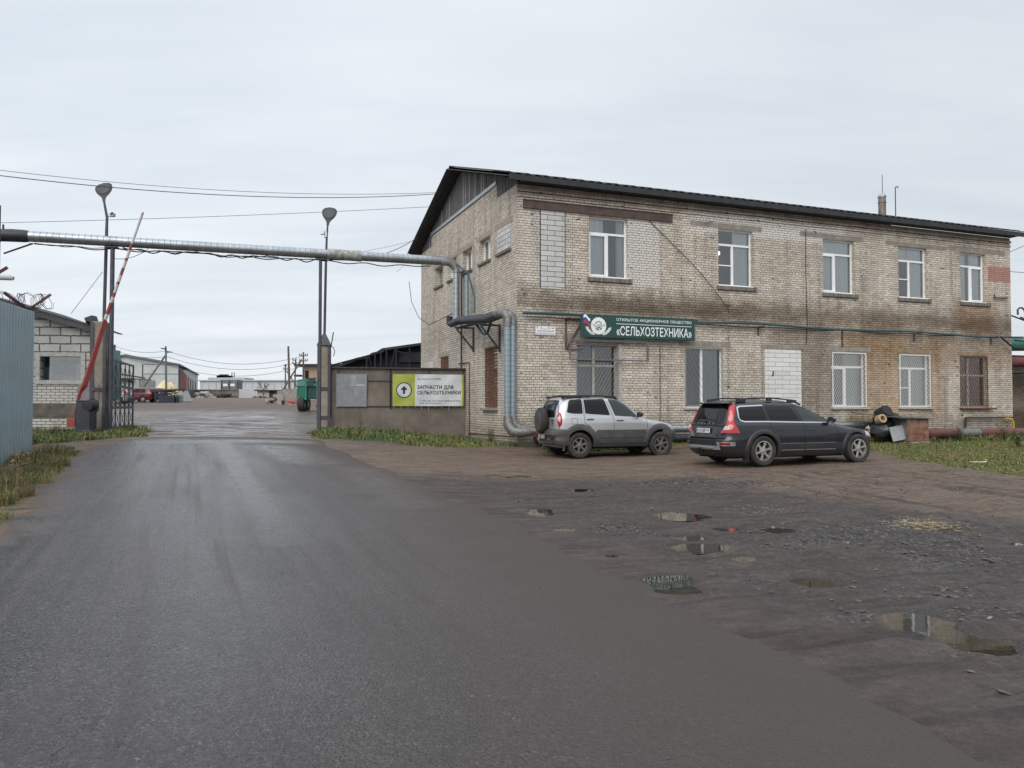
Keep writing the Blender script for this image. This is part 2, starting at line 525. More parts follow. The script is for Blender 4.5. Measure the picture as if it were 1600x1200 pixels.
def Hf(x, y): return float(H(np.array([x]), np.array([y]))[0])

def gridmesh(name, X, Y, Z, attrs=None):
    ny, nx = X.shape
    co = np.stack([X, Y, Z], -1).reshape(-1, 3)
    i = np.arange(nx * ny).reshape(ny, nx)
    f = np.stack([i[:-1, :-1], i[:-1, 1:], i[1:, 1:], i[1:, :-1]], -1).reshape(-1, 4)
    me = bpy.data.meshes.new(name)
    me.vertices.add(len(co)); me.vertices.foreach_set('co', co.ravel())
    me.loops.add(f.size); me.loops.foreach_set('vertex_index', f.ravel())
    me.polygons.add(len(f)); me.polygons.foreach_set('loop_start', np.arange(0, f.size, 4))
    me.polygons.foreach_set('loop_total', np.full(len(f), 4))
    me.update(calc_edges=True)
    me.polygons.foreach_set('use_smooth', np.ones(len(f), bool))
    for k, a in (attrs or {}).items():
        at = me.attributes.new(k, 'FLOAT', 'POINT'); at.data.foreach_set('value', a.ravel().astype(np.float32))
    o = bpy.data.objects.new(name, me); COL.objects.link(o)
    return o
xs = np.concatenate([[-1500, -700, -350, -180, -110], np.arange(-75, -16, 2.0), np.arange(-16, -2, .25), np.arange(-2, 13, .07), np.arange(13, 24, .2), np.arange(24, 60, 2), [80, 120, 200, 400, 800, 1500]])
ys = np.concatenate([[-60, -20, -6, 0], np.arange(1.5, 20, .07), np.arange(20, 31, .14), np.arange(31, 60, .8), np.arange(60, 170, 4), [190, 240, 320, 450, 700, 1100, 1600]])
GX, GY = np.meshgrid(xs, ys)
GZ = H(GX, GY)
jx = (fbm(GX * 2.5, GY * 2.5, 3, 21) - .5) * .9; jy = (fbm(GX * 2.5, GY * 2.5, 3, 25) - .5) * .9
gm = np.zeros(GX.shape)
near = (GX > -17) & (GX < 34) & (GY < 38)
for pl in GR:
    gm[near] = np.maximum(gm[near], inpoly(GX[near] + jx[near], GY[near] + jy[near], pl).astype(float))
SPATCH = []
for (px, py, hw, hh) in ((1090, 755, 105, 11), (985, 830, 75, 13), (1320, 835, 190, 22), (1500, 872, 120, 22), (1330, 962, 95, 15), (1112, 930, 45, 9), (1180, 905, 90, 10), (1450, 925, 120, 14), (1540, 960, 70, 16)):
    g = ground_at(px, py); g1 = ground_at(px, py - hh); g2 = ground_at(px, py + hh); SPATCH.append((g.x, g.y, hw / F * g.y, abs(g1.y - g2.y) / 2))
def stony(x, y):
    d_ = np.zeros_like(x, dtype=float); nz = (fbm(x * 1.7, y * 1.7, 4, 47) - .5) * 1.6
    for (cx, cy, rx, ry) in SPATCH:
        e = ((x - cx) / rx) ** 2 + ((y - cy) / ry) ** 2 + nz; d_ = np.maximum(d_, sm(1.3, .2, e))
    return d_ * sm(.1, .6, x - rr(y))
ground = gridmesh('ground', GX, GY, GZ, {'stony': stony(GX, GY), 'grass': gm, 'rough': rough_area(GX, GY), 'basin': np.clip(basin(GX, GY) / .012, 0, 1)})
tag(ground, kind='structure')

def ground_material():
    m = bpy.data.materials.new('yard_dirt'); m.use_nodes = True
    t = NT(m.node_tree); p = t.node('ShaderNodeBsdfPrincipled'); o = t.node('ShaderNodeOutputMaterial')
    t.l.new(p.outputs[0], o.inputs[0])
    pos = t.node('ShaderNodeTexCoord').outputs['Object']
    def at(n):
        a = t.node('ShaderNodeAttribute', attribute_name=n); return a.outputs['Fac']
    s = t.sep(pos)
    big = t.noise(pos, .45, 5, .6)
    mid = t.noise(t.mapping(pos, (1.0, 2.4, 1), rot=(0, 0, R(-18))), 1.3, 6, .65)
    fine = t.noise(pos, 60, 4, .7)
    streak = t.noise(t.mapping(pos, (.5, 5.0, 1), rot=(0, 0, R(-14))), 1.2, 5, .6)
    red_ = t.ramp(mid, [(.28, (.098, .064, .045)), (.5, (.142, .097, .069)), (.72, (.186, .131, .096))])
    gry_ = t.ramp(mid, [(.28, (.038, .028, .024)), (.5, (.062, .046, .039)), (.72, (.096, .073, .061))])
    # dry red-brown dirt lies near the building, dark wet grit nearer the road
    dfac = t.math('ADD', t.math('ADD', t.math('MULTIPLY', s[1], .934), t.math('MULTIPLY', s[0], -.358)), t.math('MULTIPLY', t.math('SUBTRACT', big, .5), 5.0))
    wob_ = t.math('MULTIPLY', t.math('SUBTRACT', t.noise(pos, .9, 5, .65), .5), 4.0)
    redm = t.math('MAXIMUM', t.maprange(t.math('ADD', t.math('MULTIPLY', s[0], 1.45), t.math('ADD', s[1], wob_)), 17.8, 21.0), t.maprange(s[0], -3.0, -5.0))
    redm = t.math('MAXIMUM', redm, t.maprange(t.math('ADD', s[1], t.math('MULTIPLY', wob_, .5)), 14.2, 16.4))
    c = t.mix(redm, gry_, red_)
    # greyer, stonier broken patch
    rg = t.math('MAXIMUM', at('stony'), t.math('MULTIPLY', t.math('MULTIPLY', at('rough'), .45), t.math('SUBTRACT', 1.0, redm)))
    stone = t.node('ShaderNodeTexVoronoi'); stone.inputs['Scale'].default_value = 26; t.put(stone.inputs['Vector'], t.mapping(pos, (1, 1, 0)))
    sc = t.ramp(t.sep(stone.outputs['Color'])[0], [(0, (.020, .019, .020)), (.5, (.044, .037, .034)), (.85, (.078, .064, .056)), (1, (.15, .115, .095))])
    c = t.mix(t.math('MULTIPLY', rg, .8), c, sc)
    # trodden mud streaks
    c = t.mix(t.math('MULTIPLY', t.maprange(streak, .54, .64), .7), c, (.028, .021, .019, 1))
    rut_ = t.noise(t.mapping(pos, (4.5, .22, 1), (4, 0, 0), rot=(0, 0, R(-12))), 1.0, 4, .6)
    rm_ = t.math('MULTIPLY', t.math('MULTIPLY', t.maprange(rut_, .54, .62), t.maprange(s[0], 3.0, 4.5)), t.maprange(s[1], 17.5, 16.0))
    c = t.mix(t.math('MULTIPLY', rm_, .75), c, (.040, .028, .024, 1))
    # the wet concrete apron and yard beyond the gate
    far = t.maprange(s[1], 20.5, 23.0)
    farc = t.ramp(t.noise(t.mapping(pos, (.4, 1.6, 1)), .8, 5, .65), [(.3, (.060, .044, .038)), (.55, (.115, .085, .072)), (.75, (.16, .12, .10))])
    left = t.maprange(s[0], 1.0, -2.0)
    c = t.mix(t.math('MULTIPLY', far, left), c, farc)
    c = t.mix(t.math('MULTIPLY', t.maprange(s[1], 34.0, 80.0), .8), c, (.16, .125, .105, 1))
    # mossy soil under the grass
    gcol = t.ramp(t.noise(pos, 5.0, 5, .7), [(.3, (.040, .036, .018)), (.45, (.080, .085, .028)), (.6, (.15, .14, .040)), (.75, (.18, .14, .06))])
    c = t.mix(at('grass'), c, gcol)
    c = t.mix(1.0, c, t.ramp(fine, [(.3, .60), (.7, 1.35)]), 'MULTIPLY')
    c = t.mix(1.0, c, t.ramp(t.noise(pos, 9.0, 5, .7), [(.35, .72), (.65, 1.18)]), 'MULTIPLY')
    # bright grit
    grit = t.node('ShaderNodeTexVoronoi'); grit.inputs['Scale'].default_value = 34; t.put(grit.inputs['Vector'], t.mapping(pos, (1, 1, 0)))
    gr = t.math('MULTIPLY', t.maprange(grit.outputs['Distance'], .16, .10), t.math('GREATER_THAN', t.sep(grit.outputs['Color'])[1], .93))
    c = t.mix(t.math('MULTIPLY', gr, .55), c, (.34, .31, .28, 1))
    c = t.mix(t.math('MULTIPLY', at('basin'), .8), c, (.028, .021, .016, 1))
    t.put(p.inputs['Base Color'], c)
    wet = t.noise(t.mapping(pos, (.8, 2.0, 1), (5, 2, 0)), 1.0, 5, .6)
    r = t.ramp(wet, [(.30, .40), (.45, .62), (.64, .85)])
    r = t.math('ADD', r, t.math('MULTIPLY', t.math('SUBTRACT', t.noise(pos, 22.0, 4, .7), .5), .7), clamp=True)
    r = t.fmix(at('basin'), r, .22)
    fw = t.noise(t.mapping(pos, (.8, 3.4, 1), (9, 4, 0)), .9, 6, .68)
    rf = t.ramp(fw, [(.42, .72), (.49, .34), (.545, .07)])
    fmask = t.math('MULTIPLY', t.math('MULTIPLY', far, left), t.maprange(s[1], 60.0, 34.0))
    r = t.fmix(fmask, r, rf)
    r = t.fmix(t.maprange(s[1], 38.0, 60.0), r, .85)
    r = t.fmix(at('grass'), r, .9)
    t.put(p.inputs['Roughness'], r); p.inputs['Specular IOR Level'].default_value = .42
    b = t.node('ShaderNodeBump'); b.inputs['Strength'].default_value = .9; b.inputs['Distance'].default_value = .03
    h = t.math('ADD', t.math('MULTIPLY', fine, .45), t.math('MULTIPLY', mid, .6))
    h = t.math('ADD', h, t.math('MULTIPLY', t.noise(pos, 18.0, 5, .7), .8))
    h = t.math('ADD', h, t.math('MULTIPLY', t.math('MULTIPLY', stone.outputs['Distance'], -.9), at('rough')))
    t.put(b.inputs['Height'], h); t.l.new(b.outputs[0], p.inputs['Normal'])
    return m
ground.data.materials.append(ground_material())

ysr = np.concatenate([np.arange(-18, 2, .5), np.arange(2, ROAD_END, .08), [ROAD_END]])
K = 110
u = np.linspace(0, 1, K)
RX = rl(ysr)[:, None] * (1 - u)[None] + rr(ysr)[:, None] * u[None]
RY = np.repeat(ysr[:, None], K, 1) + (fbm(RX * 1.5, RX * 0, 3, 77) - .5)[:] * .5 * (ysr[:, None] > ROAD_END - .3)
RZ = H0(RX, RY) + .016
edge_l = RX - rl(ysr)[:, None]; edge_r = rr(ysr)[:, None] - RX
RZ = RZ - .022 * sm(.30, .0, np.minimum(edge_l, edge_r))
def wetline(pxs, wd):
    w_ = np.zeros(RX.shape); q = [ground_at(*a) for a in pxs]
    for a, b_ in zip(q[:-1], q[1:]):
        dx, dy = b_.x - a.x, b_.y - a.y; tt = np.clip(((RX - a.x) * dx + (RY - a.y) * dy) / (dx * dx + dy * dy), 0, 1)
        dd = np.hypot(RX - a.x - dx * tt, RY - a.y - dy * tt); w_ = np.maximum(w_, sm(wd, wd * .2, dd))
    return w_
wetm = np.maximum.reduce([wetline([(345, 690), (372, 735), (410, 790), (442, 850)], .32) * .95, wetline([(430, 700), (485, 722)], .9), wetline([(560, 735), (640, 790)], .7) * .55, wetline([(240, 692), (470, 692)], .8)])
road = gridmesh('road', RX, RY, RZ, {'edge_l': edge_l, 'edge_r': edge_r, 'wet': wetm})
tag(road, kind='structure')
def road_material():
    m = bpy.data.materials.new('wet_asphalt'); m.use_nodes = True
    t = NT(m.node_tree); p = t.node('ShaderNodeBsdfPrincipled'); o = t.node('ShaderNodeOutputMaterial')
    t.l.new(p.outputs[0], o.inputs[0])
    pos = t.node('ShaderNodeTexCoord').outputs['Object']; s = t.sep(pos)
    el = t.node('ShaderNodeAttribute', attribute_name='edge_l').outputs['Fac']
    er = t.node('ShaderNodeAttribute', attribute_name='edge_r').outputs['Fac']
    agg = t.node('ShaderNodeTexVoronoi'); agg.inputs['Scale'].default_value = 75; t.put(agg.inputs['Vector'], t.mapping(pos, (1, 1, 0)))
    tone = t.sep(agg.outputs['Color'])[0]
    c = t.ramp(tone, [(0, (.024, .021, .023)), (.6, (.044, .040, .041)), (.93, (.068, .060, .059)), (1, (.115, .105, .10))])
    big = t.noise(pos, .6, 5, .6)
    c = t.mix(1.0, c, t.ramp(big, [(.3, .8), (.7, 1.25)]), 'MULTIPLY')
    c = t.mix(1.0, c, t.ramp(t.noise(pos, 38.0, 3, .7), [(.36, .66), (.64, 1.32)]), 'MULTIPLY')
    c = t.mix(1.0, c, t.ramp(t.noise(pos, 6.0, 4, .7), [(.35, .82), (.65, 1.15)]), 'MULTIPLY')
    # wheel-line streaks along the road (the road runs up and to the left)
    st = t.noise(t.mapping(pos, (3.0, .10, 1), rot=(0, 0, R(-23))), 1.0, 4, .6)
    dusty = t.maprange(st, .50, .66)
    dl = t.math('ADD', el, t.math('MULTIPLY', t.math('SUBTRACT', t.noise(pos, 1.6, 5, .65), .5), 2.0))
    dr = t.math('ADD', er, t.math('MULTIPLY', t.math('SUBTRACT', t.noise(t.mapping(pos, (1, 1, 1), (7, 3, 0)), 1.1, 5, .65), .5), 2.6))
    muddy = t.math('MAXIMUM', t.maprange(dl, .75, -.1), t.maprange(dr, 2.0, -.1))
    muddy = t.math('MAXIMUM', muddy, t.math('MULTIPLY', dusty, .45))
    ye = t.math('ADD', s[1], t.math('MULTIPLY', t.math('SUBTRACT', t.noise(t.mapping(pos, (.7, 2, 1)), 1.0, 5, .65), .5), 3.5))
    muddy = t.math('MAXIMUM', muddy, t.maprange(ye, ROAD_END - 1.6, ROAD_END - .1))
    mudf = t.math('MULTIPLY', muddy, t.ramp(t.noise(pos, 28, 3, .7), [(.3, .35), (.6, 1.0)]))
    near_ = t.maprange(s[1], 11.0, 14.5)
    c = t.mix(mudf, c, t.mix(t.math('MAXIMUM', near_, t.maprange(s[0], -2.0, -4.0)), (.048, .037, .032, 1), (.105, .070, .055, 1)))
    # brown film over the right half where cars carry mud out
    film = t.math('MULTIPLY', t.maprange(er, 5.0, .2), .8)
    # old patches, hairline cracks and tyre lines
    tl = t.noise(t.mapping(pos, (6.5, .05, 1), rot=(0, 0, R(-22))), 1.0, 2, .5)
    tmask = t.math('MULTIPLY', t.maprange(tl, .57, .66), t.maprange(t.noise(pos, .35, 3, .5), .42, .6))
    c = t.mix(t.math('MULTIPLY', tmask, .55), c, (.032, .026, .025, 1))
    ck = t.node('ShaderNodeTexVoronoi', feature='DISTANCE_TO_EDGE'); ck.inputs['Scale'].default_value = .9
    wv = t.node('ShaderNodeVectorMath', operation='ADD'); t.put(wv.inputs[0], t.mapping(pos, (1, 1, 0))); t.put(wv.inputs[1], t.noise(pos, 2.5, 4, .7, color=True)); t.put(ck.inputs['Vector'], wv.outputs[0])
    crack = t.math('MULTIPLY', t.maprange(ck.outputs[0], .012, .002), t.maprange(t.noise(t.mapping(pos, (1, 1, 1), (3, 8, 0)), .5, 3, .5), .54, .62))
    c = t.mix(t.math('MULTIPLY', crack, .7), c, (.014, .012, .012, 1))
    c = t.mix(film, c, (.050, .037, .031, 1))
    t.put(p.inputs['Base Color'], c)
    rn = t.noise(t.mapping(pos, (1.3, .16, 1), rot=(0, 0, R(-23))), 1.1, 4, .6)
    r = t.ramp(rn, [(.35, .36), (.5, .26), (.60, .20), (.68, .14)])
    r = t.fmix(t.math('MULTIPLY', t.maprange(er, 4.5, .5), .8), r, .60)
    r = t.fmix(mudf, r, .75)
    r = t.fmix(t.math('MULTIPLY', t.node('ShaderNodeAttribute', attribute_name='wet').outputs['Fac'], t.ramp(t.noise(pos, 3.0, 4, .6), [(.3, .35), (.6, 1.0)])), r, .16)
    t.put(p.inputs['Roughness'], r)
    b = t.node('ShaderNodeBump'); b.inputs['Strength'].default_value = .62; b.inputs['Distance'].default_value = .011
    h = t.math('ADD', t.math('MULTIPLY', agg.outputs['Distance'], -1.0), t.math('MULTIPLY', t.noise(pos, 34, 3, .6), 1.6))
    t.put(b.inputs['Height'], h); t.l.new(b.outputs[0], p.inputs['Normal'])
    return m
road.data.materials.append(road_material())

WATER = bpy.data.materials.new('puddle_water'); WATER.use_nodes = True
t = NT(WATER.node_tree); p = t.node('ShaderNodeBsdfPrincipled'); o = t.node('ShaderNodeOutputMaterial')
t.l.new(p.outputs[0], o.inputs[0])
p.inputs['Base Color'].default_value = (.024, .019, .012, 1); p.inputs['Roughness'].default_value = .02
p.inputs['IOR'].default_value = 1.45; p.inputs['Specular IOR Level'].default_value = .9
b = t.node('ShaderNodeBump'); b.inputs['Strength'].default_value = .035; b.inputs['Distance'].default_value = .01
t.put(b.inputs['Height'], t.noise(t.node('ShaderNodeTexCoord').outputs['Object'], 9, 2, .5)); t.l.new(b.outputs[0], p.inputs['Normal'])
groups_ = [[0, 1], [3, 4, 5]] + [[i] for i in range(len(PUD)) if i not in (0, 1, 3, 4, 5)]
for gi in groups_:
    if len(gi) > 1:
        A0_, A1_ = PUD[gi[0]], PUD[gi[-1]]; cx, cy = (A0_[0] + A1_[0]) / 2, (A0_[1] + A1_[1]) / 2
        rot = math.atan2(A1_[1] - A0_[1], A1_[0] - A0_[0]); rx = math.hypot(A1_[0] - A0_[0], A1_[1] - A0_[1]) / 2 / 1.45 + A0_[2] * .8; ry = A0_[3] * 1.0
    else: cx, cy, rx, ry, rot, z = PUD[gi[0]]
    mb = MB(); n = 40
    c, s_ = math.cos(rot), math.sin(rot)
    z = H0f(cx, cy)
    ring = []
    lim = []
    for i in range(n):
        a = 2 * math.pi * i / n
        for k_ in (1.45,):
            u_, v_ = rx * k_ * math.cos(a), ry * k_ * math.sin(a)
            x, y = cx + u_ * c - v_ * s_, cy + u_ * s_ + v_ * c
            ring.append((x, y))
    # water stands level with the lower lip of its hollow
    lip = sorted(Hf(x, y) for x, y in ring)
    hb = min(Hf(PUD[i][0], PUD[i][1]) for i in gi); hm_ = max(Hf(PUD[i][0], PUD[i][1]) for i in gi)
    zl = max(min(lip[4], hb + .024), hb + .014)
    if len(gi) > 1: zl = max(zl, hm_ + .012)
    mb.add([(cx, cy, zl)] + [(x, y, zl) for x, y in ring], [(0, i + 1, (i + 1) % n + 1) for i in range(n)])
    tag(mb.build('puddle', WATER), kind='structure')

# ------------------------------------------------------------------ stones
def inst_tris(name, mats, V, FM):
    """V (n,3,3) triangles, FM material per triangle"""
    n = len(V)
    me = bpy.data.meshes.new(name)
    me.vertices.add(n * 3); me.vertices.foreach_set('co', V.reshape(-1))
    me.loops.add(n * 3); me.loops.foreach_set('vertex_index', np.arange(n * 3))
    me.polygons.add(n); me.polygons.foreach_set('loop_start', np.arange(0, n * 3, 3)); me.polygons.foreach_set('loop_total', np.full(n, 3))
    for m_ in mats: me.materials.append(m_)
    me.polygons.foreach_set('material_index', FM.astype(np.int32))
    me.update(calc_edges=True)
    o = bpy.data.objects.new(name, me); COL.objects.link(o)
    return o
rng = np.random.default_rng(3)
def stones(name, label, cx, cy, n, smin, smax, mats, probs):
    octv = np.array([(1, 0, 0), (-1, 0, 0), (0, 1, 0), (0, -1, 0), (0, 0, 1), (0, 0, -1)], float)
    octf = np.array([(0, 2, 4), (2, 1, 4), (1, 3, 4), (3, 0, 4), (2, 0, 5), (1, 2, 5), (3, 1, 5), (0, 3, 5)])
    sz = smin * (smax / smin) ** (rng.random(n) ** 2.2)
    v = octv[None] * (1 + (rng.random((n, 6, 1)) - .5) * .6)
    v = v + (rng.random((n, 6, 3)) - .5) * .5
    v = v * sz[:, None, None] * np.stack([np.ones(n), .5 + .5 * rng.random(n), .22 + .4 * rng.random(n)], -1)[:, None, :]
    a = rng.random(n) * 2 * np.pi; ca, sa = np.cos(a), np.sin(a)
    x = v[..., 0] * ca[:, None] - v[..., 1] * sa[:, None]; y = v[..., 0] * sa[:, None] + v[..., 1] * ca[:, None]
    tl = (rng.random(n) - .5) * .8
    z = v[..., 2] + x * tl[:, None] * .5
    z0 = H(cx, cy)
    V = np.stack([x + cx[:, None], y + cy[:, None], z + z0[:, None] + .1 * sz[:, None]], -1)
    T = V[:, octf]
    mi = rng.choice(len(mats), n, p=probs)
    o = inst_tris(name, mats, T.reshape(-1, 3, 3), np.repeat(mi, 8))
    return tag(o, label, 'gravel', kind='stuff')
ST = [mat('slate_stone', (.036, .035, .037), .34, var=.4, vscale=30), mat('grey_stone', (.085, .076, .070), .6, var=.3, vscale=30),
      mat('brown_stone', (.105, .080, .066), .6, var=.3, vscale=30), mat('pale_stone', (.24, .22, .20), .7)]
N_ = 70000
X = rng.random(N_) * 15 - 0.0; Y = 3.5 + rng.random(N_) * 14
dens = rough_area(X, Y) * .055 + stony(X, Y) * .85
k = (rng.random(N_) < dens) & (basin(X, Y) < .004) & ~inpoly(X, Y, G_LAWN)
stones('gravel', 'loose dark slate chips and grey stones scattered over the broken yard right of the road', X[k], Y[k], int(k.sum()), .007, .042, ST, [.62, .26, .11, .01])
# small grit thrown on the asphalt
N_ = 900
X = -6 + rng.random(N_) * 12; Y = 2.5 + rng.random(N_) ** .7 * 17
k = (X > rl(Y) + .1) & (X < rr(Y) - .1)
hold = H
H_save = H
def H(x, y): return H0(x, y) + .016
stones('road_grit', 'small dark and pale bits of grit lying on the wet asphalt road', X[k], Y[k], int(k.sum()), .004, .013, ST, [.6, .15, .05, .2])
H = H_save

# ------------------------------------------------------------------ grass
GM = [mat('grass_green', (.085, .140, .036), .6), mat('grass_dark', (.040, .072, .024), .6), mat('grass_yellow', (.24, .215, .060), .65),
      mat('grass_straw', (.20, .150, .075), .8), mat('leaf_green', (.060, .125, .036), .5), mat('leaf_yellow', (.34, .26, .05), .6)]
for _n in ('grass_green', 'grass_dark', 'leaf_green', 'grass_yellow'):
    MATS[_n].node_tree.nodes['Principled BSDF'].inputs['Subsurface Weight'].default_value = 0.0
def scatter(poly, n, jit=.35):
    a = np.array(poly); lo, hi = a.min(0), a.max(0)
    out = []; tot = 0
    while tot < n:
        x = lo[0] + rng.random(n * 3) * (hi[0] - lo[0]); y = lo[1] + rng.random(n * 3) * (hi[1] - lo[1])
        jx_ = (fbm(x * 2.5, y * 2.5, 3, 21) - .5) * .9; jy_ = (fbm(x * 2.5, y * 2.5, 3, 25) - .5) * .9
        k_ = inpoly(x + jx_, y + jy_, poly)
        k_ &= rng.random(len(x)) < .25 + .75 * sm(.35, .6, fbm(x * 1.8, y * 1.8, 3, 61))
        out.append(np.stack([x[k_], y[k_]], -1)); tot += k_.sum()
    return np.concatenate(out)[:n]
def grass(name, label, poly, n, h0, h1, probs, wid=.006, leafy=.0, tall=None):
    q = scatter(poly, n); x, y = q[:, 0], q[:, 1]
    z = H(x, y)
    tuft = sm(.3, .75, fbm(x * 3, y * 3, 3, 71))
    h = (h0 + (h1 - h0) * rng.random(n) ** 1.5) * (.5 + .9 * tuft)
    a = rng.random(n) * 2 * np.pi; lean = (.15 + .75 * rng.random(n)) * h
    dx, dy = np.cos(a), np.sin(a)
    wv = wid * (.7 + .8 * rng.random(n)); isleaf = rng.random(n) < leafy
    wv = np.where(isleaf, wv * 3.6, wv); h = np.where(isleaf, h * .75, h)
    p0 = np.stack([x - dy * wv, y + dx * wv, z - .01], -1); p1 = np.stack([x + dy * wv, y - dx * wv, z - .01], -1)
    k_ = np.where(isleaf, 1.3, .8)
    mx = x + dx * lean * .35; my = y + dy * lean * .35; mz = z + h * .62
    m0 = np.stack([mx - dy * wv * k_, my + dx * wv * k_, mz], -1); m1 = np.stack([mx + dy * wv * k_, my - dx * wv * k_, mz], -1)
    tp = np.stack([x + dx * lean, y + dy * lean, z + h * np.where(isleaf, .8, 1.0)], -1)
    V = np.stack([np.stack([p0, p1, m1], 1), np.stack([p0, m1, m0], 1), np.stack([m0, m1, tp], 1)], 1)
    band = fbm(x * 1.4, y * 1.4, 3, 91)
    pr = np.array(probs, float)
    mi = np.array([rng.choice(len(GM), p=pr) for _ in range(n)]) if n < 100 else rng.choice(len(GM), n, p=pr)
    swap = (band > .58) & (rng.random(n) < .55); mi = np.where(swap, 3 if probs[3] > .12 else 2, mi)
    o = inst_tris(name, GM, V.reshape(-1, 3, 3), np.repeat(mi, 3))
    return tag(o, label, 'grass', kind='stuff')
grass('grass', 'dry brown and yellow verge grass beside the grey sheet fence', G_LEFT, 20000, .04, .17, [.20, .14, .16, .45, .04, .01], .0035, .05)
grass('grass', 'green weeds and grass at the foot of the block guardhouse and gate post', G_GUARD, 13000, .04, .18, [.40, .24, .08, .10, .17, .01], .005, .18)
grass('grass', 'green strip of grass along the foot of the concrete panel wall', G_WALL, 24000, .04, .19, [.38, .30, .06, .10, .15, .01], .005, .16)
grass('grass', 'thin dark grass between the silver wall pipe and the parked cars', G_STRIP, 9000, .04, .15, [.38, .36, .06, .07, .12, .01], .006, .2)
grass('grass', 'patchy green and yellow lawn in front of the red pipe', G_LAWN, 90000, .02, .08, [.34, .12, .28, .16, .08, .02], .0045, .12)
# taller growth against the building on the lawn side
tall = [bl(13.6, -1.7), bl(30, -2.4), bl(30, -.7), bl(13.6, -.7)]
grass('grass', 'taller green weeds growing below the red pipe by the building', tall, 11000, .08, .26, [.36, .26, .08, .10, .19, .01], .006, .35)

grass('dry_stalks', 'sparse tall dry stalks standing in the verge by the sheet fence', G_LEFT, 260, .35, .75, [.0, .0, .1, .9, 0, 0], .0022)
grass('dry_stalks', 'sparse dry stalks and seed heads in the lawn by the red pipe', G_LAWN, 420, .12, .34, [.05, .1, .15, .65, .05, 0], .0028)
grass('fallen_leaves', 'small yellow fallen leaves lying on the lawn', G_LAWN, 420, .02, .035, [.0, .0, .1, .2, 0, .7], .012, 1.0)
grass('fallen_leaves', 'small yellow leaves lying in the grass below the concrete wall', G_WALL, 90, .04, .07, [.0, .0, .1, .1, 0, .8], .012, 1.0)
def weed(x, y, h, nst, leafm, label, spread=.25, lsz=.035, dens=14, stemm=None):
    mb = MB(); z = Hf(x, y)
    for i in range(nst):
        a = random.random() * 6.28; r_ = spread * random.random()
        tip = Vector((math.cos(a) * r_, math.sin(a) * r_, h * (.65 + .35 * random.random())))
        mid_ = Vector((tip.x * .35, tip.y * .35, tip.z * .55))
        mb.tube([(0, 0, -.02), mid_, tip], [.006, .005, .002], 5, 0)
        for k_ in range(dens):
            f = .15 + .85 * random.random()
            pt = mid_ * min(1, f * 2) if f < .5 else mid_.lerp(tip, f * 2 - 1)
            b_ = random.random() * 6.28; L = lsz * (.6 + .8 * random.random())
            dv = Vector((math.cos(b_), math.sin(b_), .3 - .5 * random.random())).normalized(); sd_ = Vector((-dv.y, dv.x, .2)).normalized()
            mb.add([pt, pt + dv * L + sd_ * L * .38, pt + dv * L * 2, pt + dv * L - sd_ * L * .38], [(0, 1, 2, 3)], 1)
    o = mb.build('weed_plant', [stemm or GM[3], GM[leafm]])
    o.location = (x, y, z)
    return tag(o, label, 'weed', 'weeds along the walls')
# ------------------------------------------------------------------ the brick office building
BL = face(1580, 500).x                         # facade length
BD = side(658, 470).y                          # depth of the gable wall
EAVE = 8.17; RAISE = 8.72
Y0, Y1 = 1.8, BD - 1.75                        # raised middle of the gable
C1 = [(.50, .435, .355), (.62, .56, .475), (.68, .62, .535), (.60, .52, .43), (.74, .69, .62), (.56, .495, .415)]
UV = []
def fu(px, py): q = face(px, py); return q.x, q.z
ax, az = fu(920, 490); 
stF = [
    (-1, 40, 4.3, 5.0, .45, 1.7, .62, (.30, .25, .20), 'MULTIPLY'),
    (2, 40, 4.35, 4.8, .35, .6, .5, (.34, .27, .20), 'MULTIPLY'),
    (.6, 9, 4.2, 4.8, .4, 2.3, .5, (.36, .29, .22), 'MULTIPLY'),
    (12.5, 21.5, 2.9, 4.1, .5, .9, .55, (.42, .30, .19), 'MULTIPLY'),
    (12.8, 15.6, .6, 4.3, .5, 1.2, .55, (.75, .52, .30), 'MULTIPLY'),
    (16.4, 17.6, 1.0, 4.2, .4, 1.2, .50, (.70, .48, .28), 'MULTIPLY'),
    (18.2, 20.4, 4.2, 5.6, .35, 1.2, .60, (.55, .34, .20), 'MULTIPLY'),
    (9.5, 12.3, 1.0, 4.4, .4, 1.5, .60, (.30, .27, .25), 'MULTIPLY'),
    (-1, 40, -.2, 1.0, .3, 1.0, .45, (.40, .36, .30), 'MULTIPLY'),
    (6.2, 12.8, 7.25, 7.95, .10, 1.6, .85, (.74, .72, .70), 'BRICK'),
    (3.75, 5.0, 5.3, 7.5, .08, 1.0, .75, (.68, .66, .63), 'BRICK'),
    (-.5, .75, 5.2, 7.8, .2, .8, .35, (.60, .585, .57), 'BRICK'),
    (20.05, 22.0, 6.35, 6.98, .06, 2.0, .85, (.40, .17, .14), 'BRICK'),
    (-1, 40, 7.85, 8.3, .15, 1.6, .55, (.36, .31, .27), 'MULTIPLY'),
]
WALLF = brickmat('facade_brick', .265, .0795, C1, (.12, .098, .078), .0088, 4, stF, bump=.6, pits=.33, grime=.22, wob=.006, drips=True)
WALLS = brickmat('gable_brick', .265, .0795, C1, (.12, .098, .078), .0088, 4,
                 [(-30, 0.5, -.3, .9, .3, 1.0, .5, (.42, .36, .30), 'MULTIPLY'), (-30, 1, 3.7, 4.5, .5, .8, .25, (.5, .44, .38), 'MULTIPLY')], bump=.6, pits=.30, grime=.18, drips=True)
M_REV = mat('reveal_render', (.34, .31, .27), .9, var=.3, vscale=8, bump=.4, bscale=30)
M_CONC = mat('concrete', (.30, .275, .24), .9, var=.25, vscale=5, bump=.4, bscale=30, dirt=(.13, .11, .09), damt=.5)
M_PVC = mat('white_frame', (.82, .83, .84), .35, var=.05, vscale=6)
